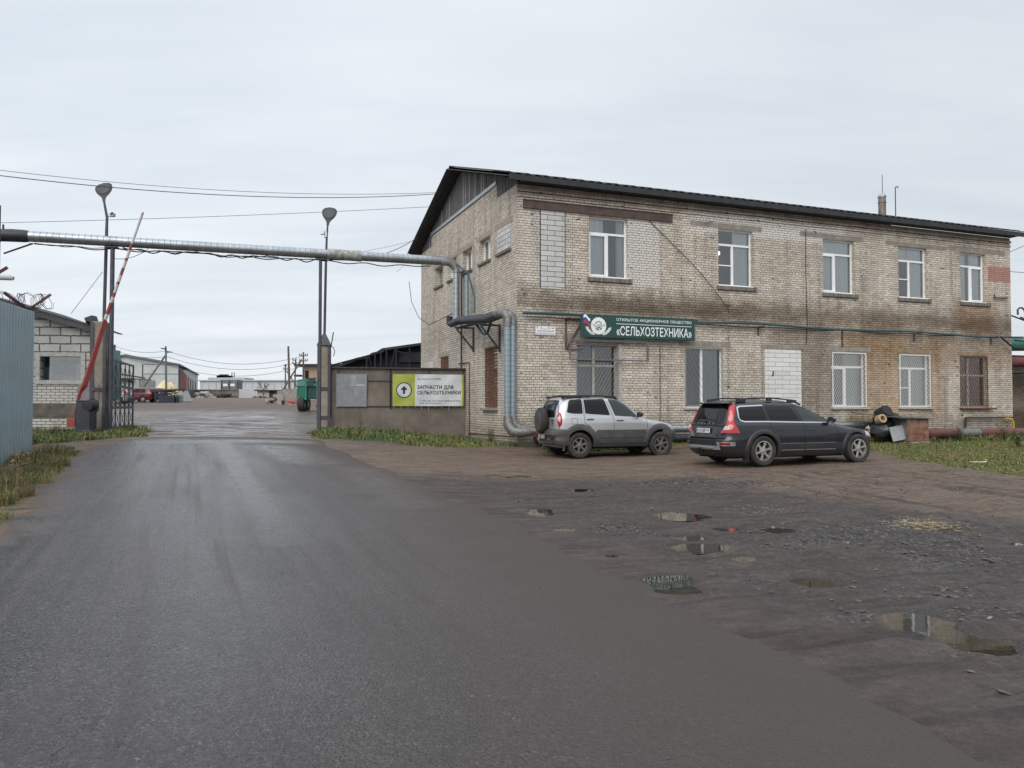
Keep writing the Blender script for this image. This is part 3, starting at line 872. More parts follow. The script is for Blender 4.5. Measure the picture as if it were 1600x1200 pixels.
M_OLDW = mat('old_paint_frame', (.42, .42, .39), .7, var=.25, vscale=14, dirt=(.25, .2, .15), damt=.5, dscale=9)
M_GLASS = glass('window_glass', (.88, .93, .95), refl=3.0)
M_CURT = mat('curtain_fabric', (.84, .87, .87), .95)
M_ROOM = mat('room_plaster', (.20, .22, .23), .95)
M_WHITEBAR = mat('white_bars', (.66, .66, .63), .5, var=.12, vscale=20)
M_RUST = mat('rusty_steel', (.085, .052, .040), .85, var=.35, vscale=12, bump=.3, dirt=(.19, .085, .045), dscale=7, damt=.6)
M_RUSTBAR = mat('rusty_bars', (.16, .085, .055), .85, var=.4, vscale=20)
M_DARKST = mat('dark_steel', (.035, .037, .045), .6, var=.3, vscale=10, dirt=(.09, .055, .04), dscale=6, damt=.35)
M_BLACK = mat('black_rubber', (.018, .018, .019), .65)
M_TIN = mat('weathered_tin', (.42, .44, .45), .38, metal=.75, var=.15, vscale=5, dirt=(.20, .19, .17), dscale=3, damt=.35, bump=.15, bscale=20)

building = thing('brick_building', 'long two storey pale brick office building with dark gabled roof behind the parked cars', 'building', BC, BA)

def wallplane(name, holes, u0, u1, v0, v1, fr, depth, matw, extra_v=()):
    """wall with rectangular openings; fr(u, v, d) -> building-local point, d = depth into the wall"""
    mb = MB(); uvs = []
    us = sorted(set([u0, u1] + [h[i] for h in holes for i in (0, 1)])); vs_ = sorted(set([v0, v1] + [h[i] for h in holes for i in (2, 3)] + list(extra_v)))
    def quad(a, b, c_, d_, ua, mi):
        i = len(mb.v); mb.add([a, b, c_, d_], [(0, 1, 2, 3)], mi); uvs.extend(ua)
    for i in range(len(us) - 1):
        for j in range(len(vs_) - 1):
            a, b, c_, d_ = us[i], us[i + 1], vs_[j], vs_[j + 1]
            um, vm = (a + b) / 2, (c_ + d_) / 2
            if any(h[0] < um < h[1] and h[2] < vm < h[3] for h in holes): continue
            quad(fr(a, c_, 0), fr(b, c_, 0), fr(b, d_, 0), fr(a, d_, 0), [(a, c_), (b, c_), (b, d_), (a, d_)], 0)
    for (a, b, c_, d_) in [h[:4] for h in holes]:
        D = depth
        for (p0, p1) in (((a, c_), (b, c_)), ((b, c_), (b, d_)), ((b, d_), (a, d_)), ((a, d_), (a, c_))):
            quad(fr(*p0, 0), fr(*p1, 0), fr(*p1, D), fr(*p0, D), [(p0[0], p0[1]), (p1[0] + .0, p1[1]), (p1[0] + D, p1[1]), (p0[0] + D, p0[1])], 0)
    mb.uv = uvs
    return mb.build(name, [matw], building)
# openings measured off the facade
def rect(x0, x1, xm, yt, yb):
    a = face(x0, (yt + yb) / 2).x; b_ = face(x1, (yt + yb) / 2).x
    return [a, b_, face(xm, yb).z, face(xm, yt).z]
UP = [rect(920.5, 981, 950, 336, 432.5), rect(1122.4, 1176.5, 1149, 359.5, 448.5), rect(1286, 1335, 1310, 376, 457.5), rect(1404, 1449, 1427, 387.5, 465.7), rect(1501, 1540, 1520, 396, 472.5)]
zt = sum(r[3] for r in UP) / 5; zb = sum(r[2] for r in UP) / 5
for r in UP: r[2], r[3] = zb, zt
LO = [rect(900, 966, 935, 540.5, 636.5), rect(1070, 1130, 1100, 541, 636), rect(1195, 1252, 1224, 545, 637), rect(1299, 1353, 1326, 549.5, 636), rect(1404, 1453, 1428, 552.5, 636), rect(1500, 1544, 1522, 557.5, 638)]
zt2 = sum(r[3] for r in LO) / 6; zb2 = sum(r[2] for r in LO) / 6
for r in LO: r[2], r[3] = zb2, zt2
frF = lambda u_, v_, d_: (u_, d_, v_)
frS = lambda u_, v_, d_: (d_, -u_, v_)         # gable wall, u = -y
wallplane('wall', UP + LO, 0, BL, -.6, EAVE, frF, .30, WALLF)
def rects(x0, x1, yt, yb, xm=None):
    a = side(x0, (yt + yb) / 2).y; b_ = side(x1, (yt + yb) / 2).y
    xm = xm or (x0 + x1) / 2
    return [-a, -b_, side(xm, yb).z, side(xm, yt).z]
SU = [rects(777.5, 798, 353.5, 394), rects(749, 766, 372.5, 408), rects(723, 737.6, 389.5, 424), rects(700, 713.6, 404, 434), rects(680, 692.4, 417.5, 447.5)]
zt3 = sum(r[3] for r in SU) / 5; zb3 = sum(r[2] for r in SU) / 5
for r in SU: r[2], r[3] = zb3, zt3
SL = [rects(757, 777.6, 541, 631), rects(688, 701, 550, 624)]
for r in SL: r[2], r[3] = zb2, zt2
SLb = rects(663, 678, 555, 612)
wallg = wallplane('wall', SU + SL, -BD, 0, -.6, EAVE, frS, .30, WALLS)
mb = MB()      # raised middle of the gable, a little proud so the joint is a real one
mb.add([(0, Y1, EAVE), (0, Y0, EAVE), (0, Y0, RAISE), (0, Y1, RAISE), (.3, Y1, EAVE), (.3, Y0, EAVE), (.3, Y0, RAISE), (.3, Y1, RAISE)], [(0, 1, 2, 3), (1, 5, 6, 2), (4, 0, 3, 7), (3, 2, 6, 7)])
mb.uv = [(-Y1, EAVE), (-Y0, EAVE), (-Y0, RAISE), (-Y1, RAISE), (-Y1 - .3, EAVE), (-Y0 + .3, EAVE), (-Y0 + .3, RAISE), (-Y1 - .3, RAISE)]
mb.build('parapet', WALLS, building)
mb = MB()      # far end and rear walls
mb.add([(BL, 0, -.6), (BL, BD, -.6), (BL, BD, EAVE), (BL, 0, EAVE), (0, BD, -.6), (0, BD, EAVE)], [(0, 1, 2, 3), (1, 4, 5, 2)])
mb.uv = [(0, -.6), (BD, -.6), (BD, EAVE), (0, EAVE), (BD + BL, -.6), (BD + BL, EAVE)]
mb.build('wall', WALLS, building)
# roof: ondulated sheets, ridge along the building
SL_ = .318
def rz(y): return 8.47 + SL_ * (y if y < BD / 2 else BD - y)
M_ROOF = mat('roof_sheet', (.030, .032, .040), .7, var=.3, vscale=3, bump=.2, bscale=12)
mb = MB(); x0r, x1r = -.42, BL + .5
n = int((x1r - x0r) / .15)
prof = []
for i in range(n + 1):
    x = x0r + (x1r - x0r) * i / n
    prof.append((x, .028 if i % 2 == 0 else -.006))
vs_ = []; fs = []
for (y, zz) in ((-.45, rz(-.45)), (BD / 2, rz(BD / 2)), (BD + .45, rz(BD + .45))):
    for x, dz in prof: vs_.append((x, y, zz + dz + .02))
N1 = n + 1
for r_ in range(2):
    for i in range(n):
        a = r_ * N1 + i; fs.append((a, a + 1, a + 1 + N1, a + N1))
mb.add(vs_, fs)
for i in range(0, n, 4):     # lapped joints that show as bumps along the eave
    x = prof[i][0]
    mb.beam((x, -.47, rz(-.47) + .045), (x, BD / 2, rz(BD / 2) + .045), .05, .04)
roof = mb.build('roof', M_ROOF, building)
mb = MB()
for sgn in (0, 1):
    ya, yb = (-.42, BD / 2 - .02) if sgn == 0 else (BD / 2 + .02, BD + .42)
    mb.add([(x0r + .03, ya, rz(ya) - .08), (x1r - .03, ya, rz(ya) - .08), (x1r - .03, yb, rz(yb) - .08), (x0r + .03, yb, rz(yb) - .08)], [(0, 1, 2, 3)])
M_SOFF = mat('soffit_boards', (.045, .040, .038), .85, var=.3, vscale=8)
mb.build('soffit', M_SOFF, building)
mb = MB()
mb.beam((x0r, -.44, rz(-.44) - .09), (x1r, -.44, rz(-.44) - .09), .035, .17)
mb.beam((x0r, BD + .44, rz(-.44) - .09), (x1r, BD + .44, rz(-.44) - .09), .035, .17)
mb.bb(.02, BL - .02, -.40, -.03, 8.17, 8.20)
mb.build('fascia', mat('fascia_board', (.028, .030, .034), .8, var=.3, vscale=4), building)
mb = MB()      # rake boards on the gable
for (ya, yb) in ((-.45, BD / 2), (BD / 2, BD + .45)):
    mb.beam((x0r - .015, ya, rz(ya) - .07), (x0r - .015, yb, rz(yb) - .07), .03, .19, up=(1, 0, 0))
mb.build('rake_board', mat('rake_wood', (.060, .058, .060), .85, var=.3, vscale=6), building)
mb = MB(); mb.beam((x0r - .035, .9, rz(.9) + .02), (x0r - .035, BD / 2 - .9, rz(BD / 2 - .9) + .02), .012, .07, up=(1, 0, 0))
mb.build('rake_strip', mat('bleached_wood', (.34, .33, .31), .8, var=.2), building)
# gable boarding: separate planks, uneven
mb = MB(); y = .03
rnd = random.Random(4)
while y < BD - .05:
    w_ = .11 + rnd.random() * .04
    top = min(rz(y), rz(y + w_)) - .09
    bot = (EAVE + .0 if (y < Y0 - .02 or y > Y1) else RAISE - .05) + .0
    if top > bot + .03:
        xo = .02 + rnd.random() * .02
        mb.bb(xo, xo + .025, y, y + w_ - .008, bot - (.06 if y < Y0 else 0), top, 1 if rnd.random() < .07 else 0)
    y += w_
mb.build('gable_boards', [mat('grey_planks', (.110, .105, .105), .9, var=.35, vscale=5, stretch=(1, 6, .6), bump=.3), mat('pale_planks', (.24, .23, .225), .9, var=.2)], building)
mb = MB(); mb.bb(-.04, .2, Y0, Y1, RAISE, RAISE + .03, 0); mb.bb(-.045, -.035, Y0, Y1, RAISE - .09, RAISE + .028, 0)
mb.build('flashing', mat('zinc_flashing', (.38, .41, .43), .4, metal=.4, var=.2), building)
# corbelled courses under the eave, lintels, sills
mb = MB()
for k_, z in enumerate((7.80, 7.96)):
    mb.add([(0, -.035 - .03 * k_, z), (BL, -.035 - .03 * k_, z), (BL, -.035 - .03 * k_, z + .078), (0, -.035 - .03 * k_, z + .078), (0, 0, z), (BL, 0, z), (BL, 0, z + .078), (0, 0, z + .078)],
           [(0, 1, 2, 3), (4, 5, 1, 0), (3, 2, 6, 7), (4, 0, 3, 7), (1, 5, 6, 2)])
mb.uv = [(v[0], v[2]) for v in mb.v]
mb.build('corbel_course', WALLF, building)
def lint(x0, x1, z, h=.17, m_=None, name='lintel', out=.012):
    MB().bb(x0, x1, -out, .05, z, z + h).build(name, m_ or M_CONC, building, bevel=.006)
def lintpx(x0, x1, y0, y1):
    a = face(x0, y0); b_ = face(x1, y1); return a.x, b_.x
a, b_ = lintpx(1079, 1190, 345, 355); lint(a, b_, zt + .01)
a, b_ = lintpx(1250, 1349, 365, 375); lint(a, b_, zt + .01)
a, b_ = lintpx(1384, 1480, 380, 385); lint(a, b_, zt + .01, .15)
a, b_ = lintpx(1482, 1570, 385, 392); lint(a, b_, zt + .02, .17)
a, b_ = lintpx(1061, 1141, 535, 540); lint(a, b_, zt2 + .02, .16)
a, b_ = lintpx(1190, 1260, 540, 545); lint(a, b_, zt2 + .02, .15)
a, b_ = lintpx(1290, 1361, 541, 548); lint(a, b_, zt2 + .02, .17)
a, b_ = lintpx(1396, 1465, 548, 550); lint(a, b_, zt2 + .02, .15, mat('stained_lintel', (.26, .19, .12), .9, var=.3))
a, b_ = lintpx(1496, 1552, 552, 556); lint(a, b_, zt2 + .02, .13, MATS['stained_lintel'])
a, b_ = lintpx(880, 975, 530, 536); lint(a, b_, zt2 + .02, .30)
q0, q1 = face(817, 312), face(1050, 336)      # rusty brown channel across the first window
mb = MB(); mb.bb(q0.x, q1.x, -.045, -.002, zt + .03, zt + .30); mb.bb(q0.x, q1.x, -.065, -.045, zt + .27, zt + .30); mb.bb(q0.x, q1.x, -.065, -.045, zt + .03, zt + .06)
mb.build('steel_beam', mat('brown_channel', (.075, .048, .043), .75, var=.35, vscale=4, dirt=(.15, .12, .10), dscale=3, damt=.4), building)
sillm = brickmat('sill_brick', .07, .30, C1[:4], (.06, .05, .04), .012, 0, [], bump=.6)
for i, r in enumerate(UP):
    MB().bb(r[0] - .06, r[1] + (.13 if i < 4 else .2), -.075, .10, zb - .15, zb - .02).build('sill', mat('dirty_sill', (.17, .15, .13), .9, var=.65, vscale=3, bump=.6, bscale=30, stretch=(5, 5, .3)), building, bevel=.008)
    MB().bb(r[0] + .005, r[1] - .005, -.03, .10, zb - .017, zb + .004).build('sill', M_PVC, building)
for i, r in enumerate(LO):
    if i in (2,): continue
    MB().bb(r[0] - .05, r[1] + .08, -.09, .10, zb2 - .07, zb2 - .01).build('sill', [M_TIN, M_OLDW, None, M_OLDW, M_OLDW, M_RUST][i] if i != 0 else M_TIN, building, bevel=.006)
MB().bb(LO[5][0] - .05, LO[5][1] + .25, -.16, -.09, zb2 - .08, zb2 - .03).build('sill', M_RUST, building)
# white block infills
WB = brickmat('white_blocks', .52, .098, [(.58, .60, .62), (.68, .69, .70), (.62, .64, .66), (.72, .73, .73)], (.09, .085, .08), .0075, 0, [], bump=.4, grime=.15, wob=.002)
def infill(name, x0, x1, z0, z1, m_, out=.010):
    mb = MB(); mb.add([(x0, -out, z0), (x1, -out, z0), (x1, -out, z1), (x0, -out, z1), (x0, .02, z0), (x1, .02, z0), (x1, .02, z1), (x0, .02, z1)],
                      [(0, 1, 2, 3), (4, 0, 3, 7), (1, 5, 6, 2), (3, 2, 6, 7)])
    mb.uv = [(v[0], v[2]) for v in mb.v]; mb.build(name, m_, building)
q0 = face(845, 385); q1 = face(882, 385)
WB2 = brickmat('pale_blocks', .50, .159, [(.50, .50, .49), (.60, .60, .58), (.54, .54, .53), (.63, .63, .61)], (.07, .065, .06), .010, 0, [], bump=.4, grime=.1, wob=.002)
infill('infill_panel', q0.x, q1.x, face(863, 451).z, face(863, 325).z, WB2)
MB().bb(q0.x - .035, q0.x - .003, -.006, .01, face(863, 451).z, face(863, 325).z).build('joint', M_DARKST, building)
MB().bb(q1.x + .003, q1.x + .03, -.006, .01, face(863, 451).z, face(863, 325).z).build('joint', M_DARKST, building)
r = LO[2]
mb = MB(); mb.add([(r[0], -.004, r[2]), (r[1], -.004, r[2]), (r[1], -.004, r[3]), (r[0], -.004, r[3])], [(0, 1, 2, 3)])
mb.uv = [(v[0] * 1.0, v[2]) for v in mb.v]
WB3 = brickmat('white_infill_bricks', .62, .155, [(.62, .62, .60), (.74, .74, .72), (.68, .68, .66), (.78, .78, .77)], (.16, .15, .135), .007, 0, [], bump=.4, grime=.12, wob=.004)
mb.build('window_infill', WB3, building)
MB().box((r[0] + .35, -.006, 2.55), (.05, .02, .16)).box((r[0] + .31, -.006, 2.47), (.03, .02, .05)).build('broken_hole', M_BLACK, building)
r = SU[0]
mb = MB(); mb.add([(-.004, -r[0], r[2]), (-.004, -r[1], r[2]), (-.004, -r[1], r[3]), (-.004, -r[0], r[3])], [(0, 1, 2, 3)])
mb.uv = [(-v[1], v[2]) for v in mb.v]; mb.build('window_infill', WB2, building)
r = SLb
mb = MB(); mb.add([(-.012, -r[0], r[2]), (-.012, -r[1], r[2]), (-.012, -r[1], zt2 - .1), (-.012, -r[0], zt2 - .1)], [(0, 1, 2, 3)])
mb.uv = [(-v[1], v[2]) for v in mb.v]; mb.build('window_infill', brickmat('pale_infill', .265, .0795, [(.60, .58, .54), (.70, .68, .65)], (.2, .18, .15), .006), building)
for (xa, xb, zz) in [(p_[0], p_[1], zt3) for p_ in SU] + [(p_[0], p_[1], zt2) for p_ in SL]:
    MB().bb(-.012, .05, -xa + .28, -xb - .2, zz + .02, zz + .17).build('lintel', mat('warm_concrete', (.34, .29, .24), .9, var=.25, vscale=5), building)
for p_ in SU:
    MB().bb(-.07, .05, -p_[0] + .06, -p_[1] - .06, zb3 - .08, zb3 - .01).build('sill', MATS['dirty_sill'], building)
MB().bb(-.12, .1, -SL[0][0] + .12, -SL[0][1] - .02, zb2 - .09, zb2 - .01).build('sill', M_CONC, building)
# plinth band
MB().bb(.02, BL + .03, -.05, .0, -.6, .32).build('plinth', mat('plinth_render', (.17, .15, .12), .95, var=.35, vscale=3, bump=.4), building)
MB().bb(-.05, 0, .0, BD, -.6, .34).build('plinth', MATS['plinth_render'], building)

def clipline(x0, x1, z0, z1, px_, pz, dx, dz):
    ts = []
    t0, t1 = -1e9, 1e9
    for (o_, d_, lo, hi) in ((px_, dx, x0, x1), (pz, dz, z0, z1)):
        if abs(d_) < 1e-9: continue
        a, b_ = (lo - o_) / d_, (hi - o_) / d_
        if a > b_: a, b_ = b_, a
        t0, t1 = max(t0, a), min(t1, b_)
    return (t0, t1) if t1 > t0 + .01 else None
M_CURT2 = mat('grey_net_curtain', (.40, .44, .45), .95)
def window(r, T, style, frame_m=M_PVC, setback=.13, curt=(), grille=None, gm_=None):
    """T(u, v, d) -> building-local point.  window > frame, pane, curtain, grille"""
    u0, u1, v0, v1 = r[:4]
    def bxs(mb, a, b_, c_, d_, da, db):
        pts = [T(x, z, y) for z in (c_, d_) for (x, y) in ((a, da), (b_, da), (b_, db), (a, db))]
        mb.add(pts, [(0, 3, 2, 1), (4, 5, 6, 7), (0, 1, 5, 4), (1, 2, 6, 5), (2, 3, 7, 6), (3, 0, 4, 7)])
    s = setback; fw = .055
    mb = MB()
    bxs(mb, u0, u0 + fw, v0, v1, s, s + .07); bxs(mb, u1 - fw, u1, v0, v1, s, s + .07)
    bxs(mb, u0 + fw, u1 - fw, v0, v0 + fw, s, s + .07); bxs(mb, u0 + fw, u1 - fw, v1 - fw, v1, s, s + .07)
    ht = v1 - v0; zt_ = v1 - ht * style.get('transom', .27)
    if style.get('transom', .27): bxs(mb, u0 + fw, u1 - fw, zt_ - .035, zt_ + .035, s - .003, s + .065)
    um = u0 + (u1 - u0) * style.get('mull', .48)
    if style.get('mull', .48):
        bxs(mb, um - .04, um + .04, v0 + fw, (zt_ - .035) if style.get('transom', .27) and not style.get('full') else v1 - fw, s - .006, s + .06)
    sash = style.get('sash')
    if sash:
        a, b_ = (u0 + fw, um - .04) if sash == 'L' else (um + .04, u1 - fw)
        c_, d_ = v0 + fw, zt_ - .035
        for q in ((a, a + .045, c_, d_), (b_ - .045, b_, c_, d_), (a + .045, b_ - .045, c_, c_ + .045), (a + .045, b_ - .045, d_ - .045, d_)):
            bxs(mb, *q, s - .02, s + .03)
    if style.get('net'):
        zz = v0 + (zt_ - v0) * .5; bxs(mb, u0 + fw, um - .04, zz - .02, zz + .02, s - .012, s + .02)
    fr_ = mb.build('window', frame_m, building)
    mb = MB(); mb.add([T(u0 + .01, v0 + .01, s + .035), T(u1 - .01, v0 + .01, s + .035), T(u1 - .01, v1 - .01, s + .035), T(u0 + .01, v1 - .01, s + .035)], [(0, 1, 2, 3)])
    mb.build('pane', M_GLASS, fr_)
    mb = MB(); d1 = 1.6     # the dark room behind
    vs_ = [T(x, z, y) for y in (s + .10, d1) for (x, z) in ((u0 - .5, v0 - .6), (u1 + .5, v0 - .6), (u1 + .5, v1 + .3), (u0 - .5, v1 + .3))]
    mb.add(vs_, [(4, 5, 6, 7), (0, 1, 5, 4), (1, 2, 6, 5), (2, 3, 7, 6), (3, 0, 4, 7)]); mb.build('interior', M_ROOM, fr_)
    for (a, b_, c_, d_) in curt:     # pleated curtain from fractions of the opening
        mb = MB(); n = 36; vs_ = []
        for i in range(n + 1):
            x = u0 + (u1 - u0) * (a + (b_ - a) * i / n)
            dd = s + .10 + .025 * math.sin(i * 1.25 + a * 9) + .01 * math.sin(i * .6)
            vs_ += [T(x, v0 + ht * c_, dd), T(x, v0 + ht * d_, dd)]
        mb.add(vs_, [(2 * i, 2 * i + 2, 2 * i + 3, 2 * i + 1) for i in range(n)])
        mb.build('curtain', M_CURT2 if grille else M_CURT, fr_, smooth=60)
    if grille:
        mb = MB(); g0, g1, h0, h1 = u0 + .01, u1 - .01, v0 + .02, v1 - .02
        sp, slope, off, rad = grille['sp'], grille['slope'], grille.get('off', -.03), grille.get('r', .008)
        fam = [1, -1] if grille.get('both', True) else [1]
        for sg in fam:
            k_ = -40
            for k_ in range(-60, 80):
                c_ = clipline(g0, g1, h0, h1, g0 + k_ * sp, h0, 1, sg * slope)
                if c_:
                    A_ = T(g0 + k_ * sp + c_[0], h0 + sg * slope * c_[0], off + (.004 if sg > 0 else -.004)); B_ = T(g0 + k_ * sp + c_[1], h0 + sg * slope * c_[1], off + (.004 if sg > 0 else -.004))
                    mb.beam(A_, B_, rad * 1.6, rad)
        f_ = grille.get('frame', .02)
        if f_:
            bxs(mb, g0, g0 + f_, h0, h1, off - .01, off + .01); bxs(mb, g1 - f_, g1, h0, h1, off - .01, off + .01)
            bxs(mb, g0 + f_, g1 - f_, h0, h0 + f_, off - .01, off + .01); bxs(mb, g0 + f_, g1 - f_, h1 - f_, h1, off - .01, off + .01)
        mb.build('grille', gm_ or M_WHITEBAR, fr_)
    return fr_
window(UP[0], frF, dict(mull=.50, sash='L'), curt=[(0, .45, 0, 1), (.78, 1, 0, 1)])
w2_ = window(UP[1], frF, dict(mull=.46, net=1), curt=[(.5, 1, 0, 1)])
M_TUBE = bpy.data.materials.new('fluorescent_tube'); M_TUBE.use_nodes = True
_b = M_TUBE.node_tree.nodes['Principled BSDF']; _b.inputs['Emission Color'].default_value = (1, .98, .92, 1); _b.inputs['Emission Strength'].default_value = 1.6
_r = UP[1]; _z = _r[3] - (_r[3] - _r[2]) * .33
MB().bb(_r[0] + .03, _r[0] + .58, .70, .95, _z - .10, _z + .02).build('ceiling_lamp', M_TUBE, w2_)
window(UP[2], frF, dict(mull=.43, sash='L'), curt=[(0, .45, 0, 1), (.42, 1, 0, 1)])
window(UP[3], frF, dict(mull=.44, net=1), curt=[(.45, 1, 0, 1), (0, .5, .7, 1)])
window(UP[4], frF, dict(mull=.47, sash='R'), curt=[(0, .38, 0, 1), (.5, 1, 0, 1)])
GW = dict(sp=.10, slope=1.7, r=.0085, off=-.035)
window(LO[0], frF, dict(mull=.46, full=1, transom=.34), M_OLDW, .16, grille=dict(sp=.12, slope=1.6, r=.007, off=.02, frame=.03, both=False), gm_=mat('grey_bars', (.30, .30, .29), .6))
window(LO[1], frF, dict(mull=.47, transom=0), M_PVC, .10, curt=[(.52, 1, 0, 1), (0, .1, 0, 1)], grille=dict(sp=.15, slope=-1.7, r=.006, off=.0, both=False, frame=.03), gm_=MATS['grey_bars'])
window(LO[3], frF, dict(mull=.46, sash='L'), M_PVC, .13, curt=[(.45, 1, 0, 1)], grille=dict(GW, frame=.045, both=False))
window(LO[4], frF, dict(mull=.44, net=1), M_PVC, .13, curt=[(.5, 1, 0, 1), (0, .5, .72, 1)], grille=dict(GW, frame=.045, both=False))
window(LO[5], frF, dict(mull=.38, full=1, transom=.38), M_OLDW, .13, curt=[], grille=dict(sp=.13, slope=1.9, r=.008, off=.0), gm_=M_RUSTBAR)
for i, r in enumerate(SU[1:]):
    window(r, frS, dict(mull=.5, full=1, transom=0), M_PVC if i != 3 else M_OLDW, .16, curt=[(.1, .5, 0, 1)] if i % 2 == 0 else [(.4, 1, 0, 1)])
for r in SL:
    window(r, frS, dict(mull=0, transom=0), M_RUST, .14, grille=dict(sp=.10, slope=2.4, r=.010, off=.03), gm_=M_RUSTBAR)
# leaning steel service casing beside window 1
MB().bb(LO[0][1] + .0, LO[0][1] + .11, -.05, -.003, .7, zt2 + .02).build('window_jamb', M_OLDW, building)

# things fixed to the roof
q = toB(P(1378.5, 335, 31.6))
ch = thing('roof_chimney', 'round tin vent chimney with rain cap standing on the far end of the roof', 'chimney', fromB(q.x, q.y, 0))
cz = rz(q.y)
M_TIN2 = mat('sooty_tin', (.22, .20, .18), .5, metal=.4, var=.3, vscale=4, dirt=(.12, .07, .05), dscale=3, damt=.6)
MB().lathe([(.15, cz - .1), (.15, cz + .55), (.165, cz + .56), (.165, cz + .60), (.15, cz + .61), (.15, cz + .82)], seg=20).build('flue', M_TIN2, ch, smooth=40)
MB().lathe([(.17, cz + .80), (.17, cz + .86), (.08, cz + .97), (0, cz + .98)], seg=20).build('cap', M_TIN, ch, smooth=30)
a = MB().tube([(.02, 0, cz + .95), (.02, 0, cz + 1.75)], .012, 6).build('lightning_rod', M_DARKST, ch)
q2 = toB(P(1399.5, 338, 31.9)); hz = rz(q2.y)
o = MB().tube([(0, 0, hz - .1), (0, 0, hz + 1.28), (.04, 0, hz + 1.33), (.09, 0, hz + 1.33), (.12, 0, hz + 1.27)], .022, 8).build('vent_pipe', M_RUST)
o.location = fromB(q2.x, q2.y, 0); tag(o, 'thin rusty vent pipe with hooked top beside the roof chimney', 'pipe')

# ------------------------------------------------------------------ signs
M_GREEN = mat('sign_green', (.012, .062, .052), .45, var=.08)
M_WHITE = mat('paint_white', (.80, .81, .81), .5)
M_SBLUE = mat('flag_blue', (.03, .06, .30), .5); M_SRED = mat('flag_red', (.45, .035, .04), .5)
q0 = face(907, 507, -.26); q1 = face(1085.5, 513, -.26)
sz0, sz1 = face(907, 526, -.26).z, face(907, 490, -.26).z
W_, Hh = q1.x - q0.x, sz1 - sz0
sign = thing('company_sign', 'long dark green company signboard with white Cyrillic lettering over the ground floor windows', 'sign', fromB(q0.x, -.26, sz0), BA)
MB().bb(0, W_, 0, .025, 0, Hh).build('board', M_GREEN, sign, bevel=.003)
SM = frameM((0, -.003, 0), (1, 0, 0), (0, 0, 1))
def SMat(x, z): return frameM((x, -.0015, z), (1, 0, 0), (0, 0, 1))
text('ОТКРЫТОЕ АКЦИОНЕРНОЕ ОБЩЕСТВО', 'lettering', SMat(W_ * .302, Hh * .755), Hh * .115, M_WHITE, sign, W_ * .668, .012)
MB().bb(W_ * .302, W_ * .97, -.003, 0, Hh * .615, Hh * .640).build('rule', M_WHITE, sign)
text('«СЕЛЬХОЗТЕХНИКА»', 'lettering', SMat(W_ * .302, Hh * .13), Hh * .38, M_WHITE, sign, W_ * .668, .022)
mb = MB(); cxl, czl, rl_ = W_ * .150, Hh * .50, Hh * .385   # toothed tyre ring
n = 48; pts = []
for i in range(n * 2):
    a = 2 * math.pi * i / (n * 2); rr_ = rl_ * (1.0 if (i // 2) % 2 else .94); pts.append((cxl + rr_ * math.cos(a), czl + rr_ * math.sin(a)))
inn = [(cxl + rl_ * .52 * math.cos(2 * math.pi * i / (n * 2)), czl + rl_ * .52 * math.sin(2 * math.pi * i / (n * 2))) for i in range(n * 2)]
m2 = n * 2
mb.add([(x, -.0035, z) for x, z in pts + inn], [(i, (i + 1) % m2, (i + 1) % m2 + m2, i + m2) for i in range(m2)])
ri = rl_ * .40; ro = rl_ * .24
a1 = [(cxl + ri * math.cos(math.pi * i / 16), czl + rl_ * .02 + ri * math.sin(math.pi * i / 16)) for i in range(17)]
a2 = [(cxl + ro * math.cos(math.pi * i / 16), czl + rl_ * .02 + ro * math.sin(math.pi * i / 16)) for i in range(17)]
mb.add([(x, -.0035, z) for x, z in a1 + a2], [(i, i + 1, i + 18, i + 17) for i in range(16)])
mb.build('emblem_ring', M_WHITE, sign)
MB().bb(cxl - rl_ * .92, cxl + rl_ * .92, -.0050, -.0042, czl - .02, czl + Hh * .105).build('emblem_band', M_WHITE, sign)
def SMd(x, z, d_=-.0055): return frameM((x, d_, z), (1, 0, 0), (0, 0, 1))
text('ГАТЧИНА', 'lettering', SMd(cxl - rl_ * .86, czl - .005), Hh * .085, M_GREEN, sign, rl_ * 1.72, .015, depth=0)
text('СХТ', 'lettering', SMd(cxl - rl_ * .55, czl - Hh * .33, -.0055), Hh * .26, M_WHITE, sign, rl_ * 1.2, .03, depth=0)
mb = MB()
for sx in (-1, 1):     # two ears of wheat
    for i in range(6):
        bx0 = cxl + sx * (rl_ * .45 + i * rl_ * .145); bz0 = Hh * .10 + i * i * .006 + .01
        for dz_ in (.0, .045):
            mb.add([(bx0, -.0038, bz0 + dz_), (bx0 + sx * .07, -.0038, bz0 + dz_ - .01), (bx0 + sx * .14, -.0038, bz0 + dz_ + .05), (bx0 + sx * .05, -.0038, bz0 + dz_ + .035)], [(0, 1, 2, 3)])
mb.build('wheat_ears', M_WHITE, sign)
for k_, mm in ((2, M_WHITE), (1, M_SBLUE), (0, M_SRED)):
    mb = MB(); n = 10; vs_ = []
    for i in range(n + 1):
        x = W_ * .025 + W_ * .055 * i / n; zz = Hh * (.56 + .125 * k_) + Hh * .07 * math.sin(i / n * 5.2) - i * Hh * .006
        vs_ += [(x, -.0040, zz), (x, -.0040, zz + Hh * .125)]
    mb.add(vs_, [(2 * i, 2 * i + 2, 2 * i + 3, 2 * i + 1) for i in range(n)]); mb.build('flag_stripe', mm, sign)
mb = MB()
for i in range(7):
    for z in (.03, Hh - .03): mb.lathe([(0, -.004), (.009, -.002), (.010, 0)], frameM((.05 + (W_ - .1) * i / 6, -.002, z), (1, 0, 0), (0, 0, 1)), 8)
mb.build('screws', M_TIN, sign)
